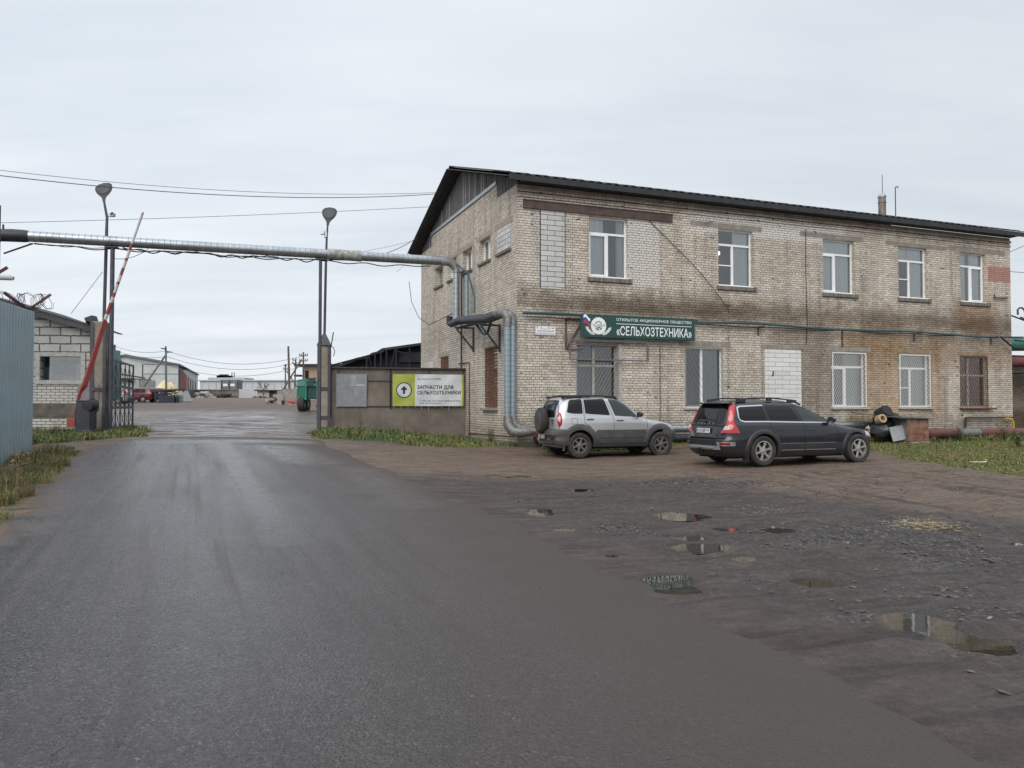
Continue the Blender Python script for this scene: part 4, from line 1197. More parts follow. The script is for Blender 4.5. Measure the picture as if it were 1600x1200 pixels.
# empty tube frame of an old sign
q0 = face(891, 548, -.16); q1 = face(1012, 548, -.16); z0, z1 = face(950, 562.5, -.16).z, face(950, 533, -.16).z
fr_ = MB()
for a, b_ in (((q0.x, z0), (q1.x, z0)), ((q0.x, z1), (q1.x, z1))): fr_.beam((a[0], -.16, a[1]), (b_[0], -.16, b_[1]), .045, .045)
for x in (q0.x, q1.x): fr_.beam((x, -.16, z0 + .022), (x, -.16, z1 - .022), .045, .045)
for x in (q0.x + .3, q1.x - .3): fr_.beam((x, -.14, z1), (x, .0, z1), .03, .03)
o = fr_.build('sign_frame', mat('grey_tube', (.13, .125, .14), .6, var=.2)); o.location = BC; o.rotation_euler = (0, 0, BA)
tag(o, 'empty grey square tube frame hanging below the green signboard', 'frame')
# house number plate
q0 = face(835.5, 510, -.03); q1 = face(869, 510, -.03); z0, z1 = face(850, 524, -.03).z, face(850, 508.5, -.03).z
pl = thing('address_plate', 'small white house number plate with blue and red lines near the corner of the building', 'sign', fromB(q0.x, -.03, z0), BA)
pw, ph = q1.x - q0.x, z1 - z0
MB().bb(0, pw, 0, .02, 0, ph).build('plate', mat('plate_edge', (.38, .37, .40), .5), pl)
MB().bb(.03, pw - .03, -.002, 0, .025, ph - .025).build('face', M_WHITE, pl)
M_NAVY = mat('navy_ink', (.01, .02, .07), .6); M_PINK = mat('red_ink', (.42, .05, .12), .6)
def PM(x, z): return frameM((x, -.003, z), (1, 0, 0), (0, 0, 1))
text('3', 'lettering', PM(pw * .28, ph * .62), ph * .24, M_NAVY, pl, None, .03)
text('корпус', 'lettering', PM(pw * .39, ph * .62), ph * .10, M_NAVY, pl, pw * .2)
text('5', 'lettering', PM(pw * .63, ph * .62), ph * .24, M_NAVY, pl, None, .03)
text('улица Промзона №2', 'lettering', PM(pw * .10, ph * .39), ph * .12, M_NAVY, pl, pw * .8, .02)
text('Гатчина Малые Колпаны', 'lettering', PM(pw * .07, ph * .15), ph * .11, M_PINK, pl, pw * .84, .015)
MB().bb(pw * .78, pw * .90, -.005, -.002, ph * .76, ph * .80).build('flag_stripe', M_SBLUE, pl)
MB().bb(pw * .78, pw * .90, -.005, -.002, ph * .71, ph * .755).build('flag_stripe', M_SRED, pl)
MB().bb(pw * .08, pw * .16, -.005, -.002, ph * .70, ph * .74).bb(pw * .09, pw * .15, -.005, -.002, ph * .76, ph * .88).build('crest', mat('crest_olive', (.30, .32, .08), .6), pl)

# ------------------------------------------------------------------ pipes, brackets, cables on and around the building
def onB(o): o.location = BC; o.rotation_euler = (0, 0, BA); return o
M_TEAL = mat('teal_paint', (.022, .085, .115), .5, var=.3, vscale=6, dirt=(.05, .045, .04), damt=.5)
zp = 4.22
pts = [(x, -.17 - .01 * math.sin(x * 1.7), zp + (.035 * math.sin(x * .9) - .0035 * x)) for x in np.arange(.12, BL + .45, .6)]
tag(onB(MB().tube(pts, .038, 8).build('gas_pipe', M_TEAL, smooth=True)), 'thin blue green gas pipe running the whole length of the facade between the storeys', 'pipe')
pts = [(x, -.12, zp - .11 + .02 * math.sin(x * 2.1)) for x in np.arange(.25, BL - 1.0, .5)]
tag(onB(MB().tube(pts, .017, 6).build('cable', M_BLACK, smooth=True)), 'thin black cable strung just under the blue green facade pipe', 'cable', 'black cables on the building')
for px_, lab, big in ((884, 'rusty triangular bracket left of the green signboard', 1), (1184, 'small rusty bracket under the facade pipe right of the green signboard', 0), (1315, 'rusty bracket with long leg above the barred white window by the junk pile', 2), (1427, 'small rusty bracket above the second white barred window', 0), (1547, 'rusty bracket near the far end of the facade pipe', 0)):
    x = face(px_, 505).x; mb = MB()
    ln = .95 if big == 1 else (.6 if big == 2 else .28)
    z0_ = zp - .09
    mb.beam((x, -.02, z0_), (x, -.02, z0_ - ln), .05, .04)
    mb.beam((x, -.0, z0_), (x, -.34, z0_), .05, .04)
    if big == 1:
        mb.beam((x, -.03, z0_ - ln), (x + .55, -.06, z0_ - .03), .05, .04); mb.beam((x, -.03, z0_), (x + .6, -.03, z0_), .05, .05); mb.beam((x, -.03, z0_ - ln), (x + .55, -.03, z0_ - ln), .03, .03)
    tag(onB(mb.build('pipe_bracket', M_RUST)), lab, 'bracket', 'rusty pipe brackets on the brick walls')
_ze = side(708, 503, -.60).z; _zc = side(793, 487, -.55).z - .02; _se = side(704, 503, -.58).y
def zat(s): return _zc + (_ze - .02 - _zc) * max(0, min(1, (s - 1) / (_se - 1.2)))
def bracket_side(s, lab):
    mb = MB(); zt_ = -.19 + zat(s)
    mb.beam((-.03, s, zt_), (-.03, s, zt_ - .85), .07, .06); mb.beam((-.0, s, zt_), (-.72, s, zt_), .06, .06); mb.beam((-.05, s, zt_ - .75), (-.66, s, zt_ - .03), .05, .05)
    tag(onB(mb.build('pipe_bracket', M_DARKST)), lab, 'bracket', 'rusty pipe brackets on the brick walls')
s1 = side(741, 520).y; s2 = side(782, 505).y
bracket_side(s1, 'dark steel bracket under the black wrapped pipe, farther from the corner')
bracket_side(s2, 'dark steel bracket under the black wrapped pipe, nearer the corner')

def insul(name, mat_ring=.0): pass
def insulated(mb, pts, r, step=.5, mi=0, mi2=1):
    """insulated pipe jacket with a bead at every sheet joint"""
    pts = [Vector(p) for p in pts]
    mb.tube(pts, r, 18, mi)
    for a, b_ in zip(pts[:-1], pts[1:]):
        L = (b_ - a).length
        if L < step * 1.5: continue
        n = int(L / step)
        for i in range(1, n):
            c = a.lerp(b_, i / n); d_ = (b_ - a).normalized() * .012
            mb.tube([c - d_ * .6, c + d_ * .6], r + .006, 18, mi2)
    return mb
M_JAC = mat('tin_jacket', (.40, .44, .47), .30, metal=.85, var=.18, vscale=3, dirt=(.24, .24, .23), dscale=2.2, damt=.5, bump=.12, bscale=14)
M_JACB = mat('jacket_joint', (.22, .235, .24), .5, metal=.5)
M_PALE = mat('pale_blue_jacket', (.29, .37, .42), .45, metal=.45, var=.15, vscale=3, dirt=(.22, .23, .23), dscale=3, damt=.35)
M_TAR = mat('black_wrap', (.022, .026, .034), .5, var=.4, vscale=5, bump=.35, bscale=12)
# overhead pipe across the road
ov_r = .158
pA = P(38, 371.5, 22.9); pB_ = P(560, 411.5, 27.6); 
hz_ = (pA.z + pB_.z) / 2
s_end = side(713, 440, -.60)
pEnd = fromB(-.60, s_end.y, hz_)
pA.z = hz_
overhead = thing('overhead_pipe', 'tin clad heating pipe crossing high over the road into the building gable', 'pipe', (pA.x, pA.y, 0))
off = Vector((pA.x, pA.y, 0))
dirv = (pEnd - pA).normalized()
mb = MB(); insulated(mb, [pA + dirv * .10 - off, pEnd - dirv * .55 - off], ov_r, .17); mb.build('jacket', [M_JAC, M_JACB], overhead, smooth=35)
pts = []
for i in range(9):
    a = math.pi / 2 * i / 8; c = pEnd - dirv * .38 + Vector((0, 0, -.38))
    pts.append(c + dirv * (.38 * math.sin(a)) + Vector((0, 0, .38 * math.cos(a))) - off)
MB().tube([pEnd - dirv * .58 - off] + pts, [ov_r + .008 - .003 * i for i in range(10)], 18).build('elbow', M_TIN, overhead, smooth=35)
ze = side(708, 503, -.60).z
mb = MB(); insulated(mb, [pEnd + Vector((0, 0, -.4)) - off, Vector((pEnd.x, pEnd.y, ze + .05)) - off], .122, .17); mb.build('drop_jacket', [M_JAC, M_JACB], overhead, smooth=35)
vv = fromB(-.30, s_end.y - .25, 0)
mb = MB(); insulated(mb, [Vector((vv.x, vv.y, hz_ - .5)) - off, Vector((vv.x, vv.y, ze + .1)) - off], .075, .2); mb.build('return_pipe', [M_PALE, M_JACB], overhead, smooth=35)
# wrapped end and its leg at the far left
pw_ = pA - dirv * .05
MB().tube([pA + dirv * .12 - off, pA + dirv * .0 - off, pA - dirv * .3 - off, pA - dirv * .70 + Vector((0, 0, -.02)) - off, pA - dirv * .90 + Vector((0, 0, -.28)) - off,
           pA - dirv * .92 + Vector((0, 0, -1.2)) - off, pA - dirv * .90 + Vector((0, 0, -2.0)) - off, pA - dirv * .98 + Vector((0, 0, -3.0)) - off, pA - dirv * 1.0 + Vector((0, 0, -6)) - off],
          [.17, .185, .19, .20, .21, .20, .20, .15, .13], 14).build('wrapped_bend', M_TAR, overhead, smooth=50)
mb = MB(); q = pA - dirv * .55 - off; mb.beam(q + Vector((0, 0, .17)), q + Vector((0, 0, .31)), .05, .03)
mb.build('lug', M_DARKST, overhead)
fj_ = min((abs(800 + pA.lerp(pEnd, i / 400).x / pA.lerp(pEnd, i / 400).y * F - 540), i / 400) for i in range(401))[1]
jw = pA.lerp(pEnd, fj_) - off
mb = MB(); mb.tube([jw - dirv * .62, jw - dirv * .3, jw - dirv * .0, jw + dirv * .5], [.182, .190, .176, .184], 14); mb.build('patched_wrap', mat('torn_foil', (.30, .30, .29), .5, metal=.3, var=.5, vscale=8, bump=.8, bscale=10), overhead, smooth=40)
# cables slung under the overhead pipe
for k_, (dz_, sag_, f0, f1, rr_, lab) in enumerate(((-.20, .10, .02, .93, .018, 'black cable slung close under the overhead pipe, following it over the road'),
                                    (-.18, .13, .20, .68, .020, 'black cable sagging in long loops under the overhead pipe over the gateway'),
                                    (-.21, .05, .01, .55, .012, 'thinnest dark cable tied below the left half of the overhead pipe'))):
    pts = []
    for i in range(61):
        f = f0 + (f1 - f0) * i / 60; g = (i / 60 * 3) % 1
        pts.append(pA.lerp(pEnd, f) + Vector((0, 0, dz_ - sag_ * 4 * g * (1 - g) * (.6 + .4 * math.sin(i)))))
    tag(MB().tube(pts, rr_, 6).build('cable', M_BLACK, smooth=True), lab, 'cable', 'cables slung under the overhead pipe')
# black wrapped horizontal run along the gable wall
wrapped = thing('wrapped_pipe', 'thick black wrapped pipe lying on brackets along the gable wall up to the corner', 'pipe', BC, BA)
za = ze - .02; zc_ = side(793, 487, -.55).z - .02
se = side(704, 503, -.58).y; sc_ = .05
pts = [(-.60, se + .0, za + .25), (-.60, se, za + .02), (-.60, se - .2, za - .03), (-.58, se - 1.2, za + .0), (-.56, (se + sc_) / 2, (za + zc_) / 2), (-.55, 1.0, zc_), (-.55, sc_ + .15, zc_ + .02)]
MB().tube(pts, [.13, .135, .13, .14, .15, .155, .15], 16).build('jacket', M_TAR, wrapped, smooth=45)
MB().tube([(-.36, se - .2, za - .17), (-.33, (se + sc_) / 2, za - .21), (-.33, 1.2, za - .22), (-.34, .2, za - .1)], .05, 8).build('lower_pipe', M_TEAL, wrapped, smooth=45)
mb = MB().tube([(-.42, 2.6, za - .3), (-.38, 2.1, za - .62), (-.40, 1.6, za - .66), (-.4, 1.1, za - .2)], .045, 8); mb.build('hanging_loop', M_TEAL, wrapped, smooth=45)
# corner drop: two pale jacketed risers side by side
corner = thing('riser_pipes', 'pair of pale blue jacketed riser pipes standing at the near corner of the building', 'pipe', BC, BA)
zlo = .98
f1_, f2_ = face(792.8, 560, -.12), face(801.3, 560, -.16)
for (x, y, r_) in ((f1_.x, f1_.y, .105), (f2_.x, f2_.y, .075)):
    mb = MB(); insulated(mb, [(x, y, zc_ - .30), (x, y, zlo + .1)], r_, .15, 0, 1); mb.build('riser', [M_PALE, M_JACB], corner, smooth=35)
mb = MB(); mb.tube([(-.55, .30, zc_ + .03), (-.52, .1, zc_ + .06), (f1_.x - .02, -.05, zc_ + .04), (f1_.x, f1_.y, zc_ - .08), (f1_.x, f1_.y, zc_ - .38)], [.155, .165, .155, .135, .112], 16)
mb.tube([(-.46, 0, zc_ + .05), (-.30, -.1, zc_ + .02), (f2_.x, f2_.y, zc_ - .06), (f2_.x, f2_.y, zc_ - .32)], [.12, .12, .10, .085], 14); mb.build('top_elbow', mat('patched_foil', (.19, .19, .185), .5, metal=.4, var=.4, vscale=9, bump=.7, bscale=9), corner, smooth=45)
mb = MB(); mb.tube([(f1_.x, f1_.y, zlo + .15), (f1_.x + .02, -.13, .86), (f1_.x + .10, -.22, .69), (f1_.x + .3, -.34, .64), (.2, -.42, .66), (.7, -.42, .68)], [.115, .15, .155, .14, .125, .118], 16)
mb.tube([(f2_.x, f2_.y, zlo + .15), (f2_.x + .05, -.18, .90), (f2_.x + .16, -.26, .78), (.3, -.36, .72)], [.085, .10, .10, .10], 14); mb.build('bottom_elbow', MATS['patched_foil'], corner, smooth=45)
heat = thing('heating_pipe', 'silver tin clad heating pipe running low along the foot of the facade behind the cars', 'pipe', BC, BA)
xe = face(1378, 668, -.45).x
mb = MB(); insulated(mb, [(.62, -.42, .68), (xe, -.45, .74)], .115, .2); mb.build('jacket', [M_JAC, M_JACB], heat, smooth=35)
mb = MB(); insulated(mb, [(.4, -.42, .42), (6, -.45, .40), (xe, -.42, .40)], .12, .9); mb.build('lower_jacket', [M_TAR, M_DARKST], heat, smooth=35)
mb = MB()
for x in np.arange(1.5, xe, 2.6): mb.bb(x - .1, x + .1, -.6, -.06, -.2, .27)
mb.build('support', M_CONC, heat)
red = thing('red_pipe', 'thick red painted pipe lying along the ground behind the lawn', 'pipe', BC, BA)
M_REDP = mat('faded_red_paint', (.135, .040, .042), .6, var=.3, vscale=3, dirt=(.10, .06, .05), damt=.5, bump=.1)
x0_ = face(1412, 672, -.95).x; x1_ = face(1600, 676, -.95).x + 4
MB().tube([(x0_, -.95, .42), ((x0_ + x1_) / 2, -.95, .41), (x1_, -.95, .42)], .16, 18).build('pipe_run', M_REDP, red, smooth=40)
xw = face(1528, 674, -.95).x
MB().tube([(xw - 1.0, -.95, .42), (xw - .3, -.95, .42), (xw, -.95, .42)], [.172, .178, .168], 18).build('foil_patch', MATS['patched_foil'], red, smooth=40)
mb = MB()
for x in (x0_ + .8, x0_ + 3.2, x0_ + 5.8): mb.bb(x - .1, x + .1, -1.15, -.75, -.1, .27)
mb.build('support', M_CONC, red)
MB().tube([(BL - .3, -.22, .15), (BL - .3, -.22, .78), (BL - .42, -.22, .90), (BL - .7, -.22, .92)], .045, 10).build('yellow_riser', mat('yellow_paint', (.50, .33, .04), .5), red, smooth=40)
xb0 = LO[5][0] + .1
mb = MB(); mb.beam((xb0, -.14, .96), (BL - .15, -.14, .96), .06, .07); mb.beam((xb0, -.14, .95), (xb0 - .05, -.14, .35), .07, .07)
tag(onB(mb.build('rail', M_DARKST)), 'dark rusty steel rail fixed low on the wall below the last window', 'rail')
# thin black mast pipe beside the gable and hanging cables
sm_ = side(721, 500, -.09)
mb = MB().tube([(-.09, sm_.y, .3), (-.09, sm_.y, side(721, 424, -.09).z)], .035, 8); zt_ = side(721, 425, -.09).z
mb.beam((-.09, sm_.y - .45, zt_), (-.09, sm_.y + .5, zt_), .05, .05)
tag(onB(mb.build('mast_pole', M_DARKST, smooth=30)), 'thin black steel pole with a short cross piece standing against the gable wall', 'pole')
def sagline(a, b_, sag_, n=24):
    a, b_ = Vector(a), Vector(b_)
    return [a.lerp(b_, i / n) + Vector((0, 0, -sag_ * 4 * (i / n) * (1 - i / n))) for i in range(n + 1)]
e = fromB(-.62, s_end.y - .1, hz_ - .1)
pts = [Vector(e), fromB(-.45, s_end.y - .9, hz_ - .55), fromB(-.35, s_end.y - 1.3, hz_ - 1.4), fromB(-.4, s_end.y - 1.45, ze + .15)]
tag(MB().tube(pts, .03, 8).build('cable', M_TEAL, smooth=True), 'thick dark blue cable bending down from the overhead pipe end to the wrapped pipe', 'cable', 'black cables on the building')
A_ = side(653, 428, -.5); 
pts = [fromB(-.5, BD + .2, side(655, 430, -.5).z), fromB(-.4, BD + .15, side(655, 465, -.4).z), fromB(-.3, BD - .8, side(665, 492, -.3).z), fromB(-.3, BD - 2.6, side(685, 502, -.3).z), fromB(-.45, s_end.y + .3, side(703, 492, -.4).z)]
tag(MB().tube(pts, .014, 6).build('cable', M_BLACK, smooth=True), 'thin black cable hanging in a loop over the far edge of the gable wall', 'cable', 'black cables on the building')
a = face(1015, 345, -.04); b_ = face(1140, 487, -.1)
pts = []
for i in range(21):
    f = i / 20; pts.append((a.x + (b_.x - a.x) * f, -.04 - .06 * f, a.z + (b_.z - a.z) * (f * .75 + .25 * f * f) - .25 * math.sin(math.pi * f) * (1 - f) + .12 * math.sin(math.pi * f)))
tag(onB(MB().tube(pts, .012, 6).build('cable', M_BLACK, smooth=True)), 'thin black cable slanting down the facade between the first two upper windows', 'cable', 'black cables on the building')
x = face(1259, 400).x
tag(onB(MB().tube([(x, -.02, 7.7), (x - .03, -.03, 6.2), (x + .02, -.02, 4.3), (x - .05, -.03, 3.6)], .012, 6).build('cable', M_BLACK, smooth=True)), 'thin black cable dropping straight down the facade left of the third upper window', 'cable', 'black cables on the building')
x = face(1031, 600).x
tag(onB(MB().tube([(x, -.02, 3.4), (x, -.02, .5)], .010, 6).build('cable', M_DARKST)), 'dark vertical conduit on the facade between the two lower windows', 'cable', 'black cables on the building')
a = face(1552, 465, -.05); b_ = face(1573, 466, -.05)
tag(onB(MB().beam((a.x, -.08, a.z), (b_.x, -.08, b_.z), .05, .05).beam((a.x + .1, -.03, a.z + .02), (a.x + .1, -.03, a.z + .14), .03, .03).build('hook_bar', M_RUST)), 'short rusty hook bar on the wall below the red brick patch', 'bracket')
# rusty conduit frame low on the gable by the panel wall
sA, sB_ = side(733, 620, -.03).y, side(738, 620, -.03).y
zz1 = side(735, 566, -.03).z
mb = MB().tube([(-.03, sA, .35), (-.03, sA, zz1), (-.03, sA + 1.3, zz1 + .02)], .018, 6).tube([(-.03, sA, .45), (-.03, .25, .5)], .015, 6)
tag(onB(mb.build('conduit', M_RUST)), 'thin rusty conduit outlining the foot of the gable wall', 'conduit')
# ------------------------------------------------------------------ the gateway
PL_ = P(155.5, 660, 23.8); PR_ = P(506, 660, 26.9)
zgL, zgR = Hf(PL_.x, PL_.y), Hf(PR_.x, PR_.y)
ga = math.atan2(PR_.y - PL_.y, PR_.x - PL_.x)
M_POST = mat('post_concrete', (.30, .27, .225), .9, var=.25, vscale=4, dirt=(.16, .10, .06), dscale=1.5, damt=.45, bump=.35, bscale=25)
M_ANG = mat('blue_grey_steel', (.055, .062, .085), .6, var=.3, vscale=8, dirt=(.09, .06, .05), dscale=5, damt=.4)
def gatepost(loc, z0, z1, label, cap=True, plates=(.5, 1.6)):
    t_ = thing('gate_post', label, 'gate post', (loc.x, loc.y, z0), ga * .4, 'concrete gate posts')
    h = z1 - z0
    MB().bb(-.18, .18, -.18, .18, -.3, h).build('pillar', M_POST, t_, bevel=.01)
    mb = MB()
    for sx in (-1, 1):
        for sy in (-1, 1):
            mb.bb(sx * .225, sx * .215, sy * .135, sy * .225, -.3, h - .02); mb.bb(sx * .135, sx * .2149, sy * .225, sy * .215, -.3, h - .02)
    for z in plates:
        mb.bb(-.21, .21, -.232, -.226, z, z + .10); mb.bb(-.232, -.226, -.21, .21, z, z + .10); mb.bb(.226, .232, -.21, .21, z, z + .10)
    mb.build('angle_frame', M_ANG, t_)
    if cap:
        mb = MB(); c = .25
        mb.add([(-c, -c, h), (c, -c, h), (c, c, h), (-c, c, h), (0, 0, h + .52)], [(0, 1, 4), (1, 2, 4), (2, 3, 4), (3, 0, 4), (0, 3, 2, 1)]); mb.build('cap', M_ANG, t_)
    return t_
zcR = P(507, 540, 26.9).z; zcL = P(155, 503, 23.8).z
gatepost(PR_, zgR, zcR, 'concrete gate post with pyramid cap at the end of the panel wall', True, (.30, 1.30))
gatepost(PL_, zgL, zcL, 'concrete gate post beside the block guardhouse behind the raised barrier', False, (1.28,))
def support(px_, D, r_, lab):
    b0 = P(px_, 668, D); z0 = Hf(b0.x, b0.y)
    o = MB().tube([(0, 0, -.3), (0, 0, hz_ - z0 - .2)], r_, 12).box((0, 0, hz_ - z0 - .19), (.3, .2, .03)).build('pipe_support', M_ANG, smooth=35)
    o.location = (b0.x, b0.y, z0); tag(o, lab, 'post', 'steel posts carrying the overhead pipe'); return o
def onpipe(px_):      # depth of the overhead pipe seen at a picture column
    best = min((abs((800 + (pA.lerp(pEnd, f).x) / (pA.lerp(pEnd, f).y) * F) - px_), f) for f in [i / 400 for i in range(401)])[1]
    return pA.lerp(pEnd, best)
support(172, onpipe(172).y, .065, 'thick dark steel post holding up the overhead pipe beside the guardhouse')
support(499, onpipe(499).y, .055, 'slim dark steel post holding up the overhead pipe beside the capped gate post')
M_LAMP = mat('lamp_shell', (.035, .038, .045), .6, metal=.1, var=.2)
M_LENS = mat('lamp_lens', (.035, .04, .05), .5)
def lamp(base, pts, head, aim, lab, camx, r_=.045):
    """street lamp: pole polyline (world), egg-shaped luminaire whose neck meets the pole end"""
    t_ = thing('street_lamp', lab, 'street lamp', base, 0, 'street lamps on the gate posts')
    b0 = Vector(base)
    MB().tube([Vector(p) - b0 for p in pts], [r_, r_, r_ * .8, r_ * .65][:len(pts)] if len(pts) <= 4 else r_, 10).build('pole', M_ANG, t_, smooth=35)
    z = Vector(aim).normalized(); x = Vector((1, 0, 0)); y = z.cross(x).normalized(); x = y.cross(z)
    M = Matrix((x, y, z)).transposed().to_4x4(); M.translation = Vector(head) - b0
    # teardrop seen from below: widest near the tip, necking into the pole
    def drop(fl, cut):
        mb = MB(); n = 22; vs_ = []; fs = []
        prof = [(0, .045), (.10, .055), (.18, .09), (.28, .17), (.40, .24), (.52, .27), (.62, .25), (.69, .17), (.72, .02)]
        for zz_, r__ in prof:
            for k_ in range(n):
                a = 2 * math.pi * k_ / n; yy = math.sin(a) * r__
                if yy < 0: yy *= cut
                else: yy *= fl
                vs_.append(M @ Vector((math.cos(a) * r__, yy, zz_)))
        for i in range(len(prof) - 1):
            for k_ in range(n):
                a = i * n + k_; b_ = i * n + (k_ + 1) % n; fs.append((a, b_, b_ + n, a + n))
        return mb.add(vs_, fs)
    drop(.55, .04).build('shade', M_LAMP, t_, smooth=50)
    mb = MB(); n = 24; vs_ = [M @ Vector((0, -.055, .45))]
    for k_ in range(n):
        a = 2 * math.pi * k_ / n; vs_.append(M @ Vector((math.cos(a) * .205, -.022, .47 + math.sin(a) * .19)))
    mb.add(vs_, [(0, 1 + k_, 1 + (k_ + 1) % n) for k_ in range(n)]); mb.build('lens', M_LENS, t_, smooth=60)
    return t_
# right lamp, straight up from the capped post
b0 = P(507, 530, 26.9); tp = P(512, 352, 26.9); mid = P(510.5, 372, 26.9)
tr = lamp((b0.x, b0.y, zcR + .4), [(b0.x, b0.y, zcR + .4), tuple(P(509, 420, 26.9)), tuple(mid), tuple(tp)], P(512, 352, 26.9), (.05, .30, 1.0), 'street lamp with round egg shaped head above the capped gate post', 507)
q = P(509, 366, 26.85)
tag(MB().box(q, (.1, .12, .22)).box(q + Vector((-.1, -.05, .03)), (.14, .14, .1)).build('camera_box', M_TIN), 'small grey camera bracket fixed to the pole of the lamp above the capped post', 'camera', 'small cameras on the lamp poles')
b0 = P(162, 505, 24.0)
lamp((b0.x, b0.y, zcL - .6), [(b0.x, b0.y, zcL - .6), tuple(P(166.2, 375, 24.0)), tuple(P(167.2, 340, 24.0)), tuple(P(162.5, 314, 24.0))], P(162.5, 314, 24.0), (-.26, .42, 1.0), 'street lamp with tilted head on the pole beside the raised barrier', 163, .05)
q = P(171, 337, 23.95)
tag(MB().tube([P(168, 340, 23.98), q], .02, 6).box(q + Vector((.08, 0, .02)), (.17, .12, .10)).lathe([(.05, 0), (.06, .08)], frameM(q + Vector((.15, -.05, .02)), (1, 0, 0), (0, 0, 1)), 12).build('camera_box', M_TIN), 'small pale camera on a short arm of the tilted lamp pole', 'camera', 'small cameras on the lamp poles')
# bent bar and hook beside the capped post
a = P(517, 543, 26.8); b_ = P(521, 519, 26.8)
tag(MB().tube([a, b_], .02, 6).tube([P(518, 541, 26.85), P(521, 543, 26.85), P(523, 549, 26.85), P(521, 557, 26.85)], .014, 6).build('bent_bar', M_DARKST), 'bent steel rod and hook sticking up beside the capped gate post', 'rod')

# ------------------------------------------------------------------ panel wall with notice panels
wa = Vector((PR_.x + .26, PR_.y + .02, 0)); sj = side(727, 630).y; wb = fromB(-.01, sj, 0)
wl = (wb - wa).length; wang = math.atan2(wb.y - wa.y, wb.x - wa.x)
wtop = P(700, 575.5, wb.y).z
pwall = thing('panel_wall', 'low rendered concrete wall between the gate post and the brick building with a dark top flange', 'wall', wa, wang)
M_PW = mat('stained_render', (.20, .172, .145), .95, var=.22, vscale=1.6, dirt=(.09, .078, .068), dscale=1.1, damt=.6, bump=.45, bscale=18)
MB().bb(.0, wl, 0, .18, -.5, wtop - .05).build('wall', M_PW, pwall)
mb = MB(); mb.bb(0, wl, -.10, .22, wtop - .05, wtop); mb.bb(.32, wl - .05, -.03, -.002, wtop - .50, wtop - .47)
zlow = P(620, 634, 28).z
mb.bb(.3, wl - .1, -.035, -.002, zlow - .04, zlow)
for f in (.045, .43, .72, .985): mb.bb(wl * f - .025, wl * f + .025, -.05, -.036, zlow - .1 if f == .43 else wtop - .5, wtop - .052)
mb.bb(wl * .43 - .025, wl * .43 + .025, -.05, -.036, zlow - .1, wtop - .052)
mb.build('steel_frame', M_DARKST, pwall)
def wx(px_):
    r = ray(px_, 600); nrm = Vector((-math.sin(wang), math.cos(wang), 0)); k_ = (wa.dot(nrm) + .0) / r.dot(nrm)
    return (r * k_ - wa).dot(Vector((math.cos(wang), math.sin(wang), 0)))
x0_, x1_ = wx(525.5), wx(573)
nb = thing('notice_panel', 'bare grey sheet metal notice panel on the concrete wall next to the gate post', 'panel', wa + Vector((math.cos(wang) * x0_, math.sin(wang) * x0_, 0)), wang)
zt_ = P(550, 585, 27.4).z
MB().bb(0, x1_ - x0_, -.075, -.055, zlow - .03, zt_).build('sheet', mat('scratched_zinc', (.24, .245, .27), .45, metal=.3, var=.15, vscale=6, dirt=(.40, .40, .40), dscale=11, damt=.25), nb)
MB().bb(.48, .70, -.080, -.076, zt_ - .42, zt_ - .04).build('paper_remains', mat('old_paper', (.36, .37, .38), .9, var=.3, vscale=20, dirt=(.22, .22, .24), dscale=14, damt=.7), nb)
mb = MB()
for i, (x, z, w_) in enumerate(((.70, .38, .26), (.66, .63, .02), (.68, .68, .02), (.96, .50, .02), (.96, .73, .03), (.97, .85, .02), (.66, .57, .015))): mb.bb(x, x + w_, -.0795, -.0755, zt_ - z - .02, zt_ - z)
mb.build('paper_scraps', M_WHITE, nb)
# yellow-green banner
x0_, x1_ = wx(613), wx(723.5); bw_ = x1_ - x0_
zT, zB = P(660, 586, 28.2).z, P(660, 634.5, 28.2).z; bh_ = zT - zB
ban = thing('banner', 'lime and white banner with an arrow in a circle on the concrete wall', 'banner', wa + Vector((math.cos(wang) * x0_, math.sin(wang) * x0_, zB)), wang)
def bwav(x, z): return -.13 + .018 * math.sin(x * 3.1 + z * 2.0) + .012 * math.sin(x * 7.3 - z * 5.1) + .008 * math.sin(x * 15 + z * 9)
def cloth(name, xa, xb, za_, zb_, m_, lift=0.0):
    nx, nz = max(2, int((xb - xa) / .04)), max(2, int((zb_ - za_) / .05)); mb = MB()
    for j in range(nz + 1):
        for i in range(nx + 1):
            x = xa + (xb - xa) * i / nx; z = za_ + (zb_ - za_) * j / nz
            mb.v.append((x, bwav(x, z) - lift, z))
    for j in range(nz):
        for i in range(nx):
            a = j * (nx + 1) + i; mb.f.append((a, a + 1, a + nx + 2, a + nx + 1)); mb.m.append(0)
    return mb.build(name, m_, ban, smooth=60)
M_LIME = mat('lime_cloth', (.36, .40, .065), .55, var=.10, vscale=5); M_BANW = mat('white_cloth', (.60, .63, .65), .5, var=.07, vscale=4); M_INK = mat('banner_ink', (.012, .016, .040), .6)
cloth('lime_field', 0, bw_ * .31, 0, bh_, M_LIME); cloth('white_field', bw_ * .31, bw_ * .972, 0, bh_, M_BANW); cloth('lime_edge', bw_ * .972, bw_, 0, bh_, M_LIME)
def warp(o, lift=.004):
    for v in o.data.vertices: v.co.y = bwav(v.co.x, v.co.z) - lift + (v.co.y)
    return o
def subdiv_poly(mb, name, m_, lift): return warp(mb.build(name, m_, ban), lift)
cx_, cz2 = bw_ * .158, bh_ * .50; r1, r2 = bh_ * .245, bh_ * .215
mb = MB(); n = 40
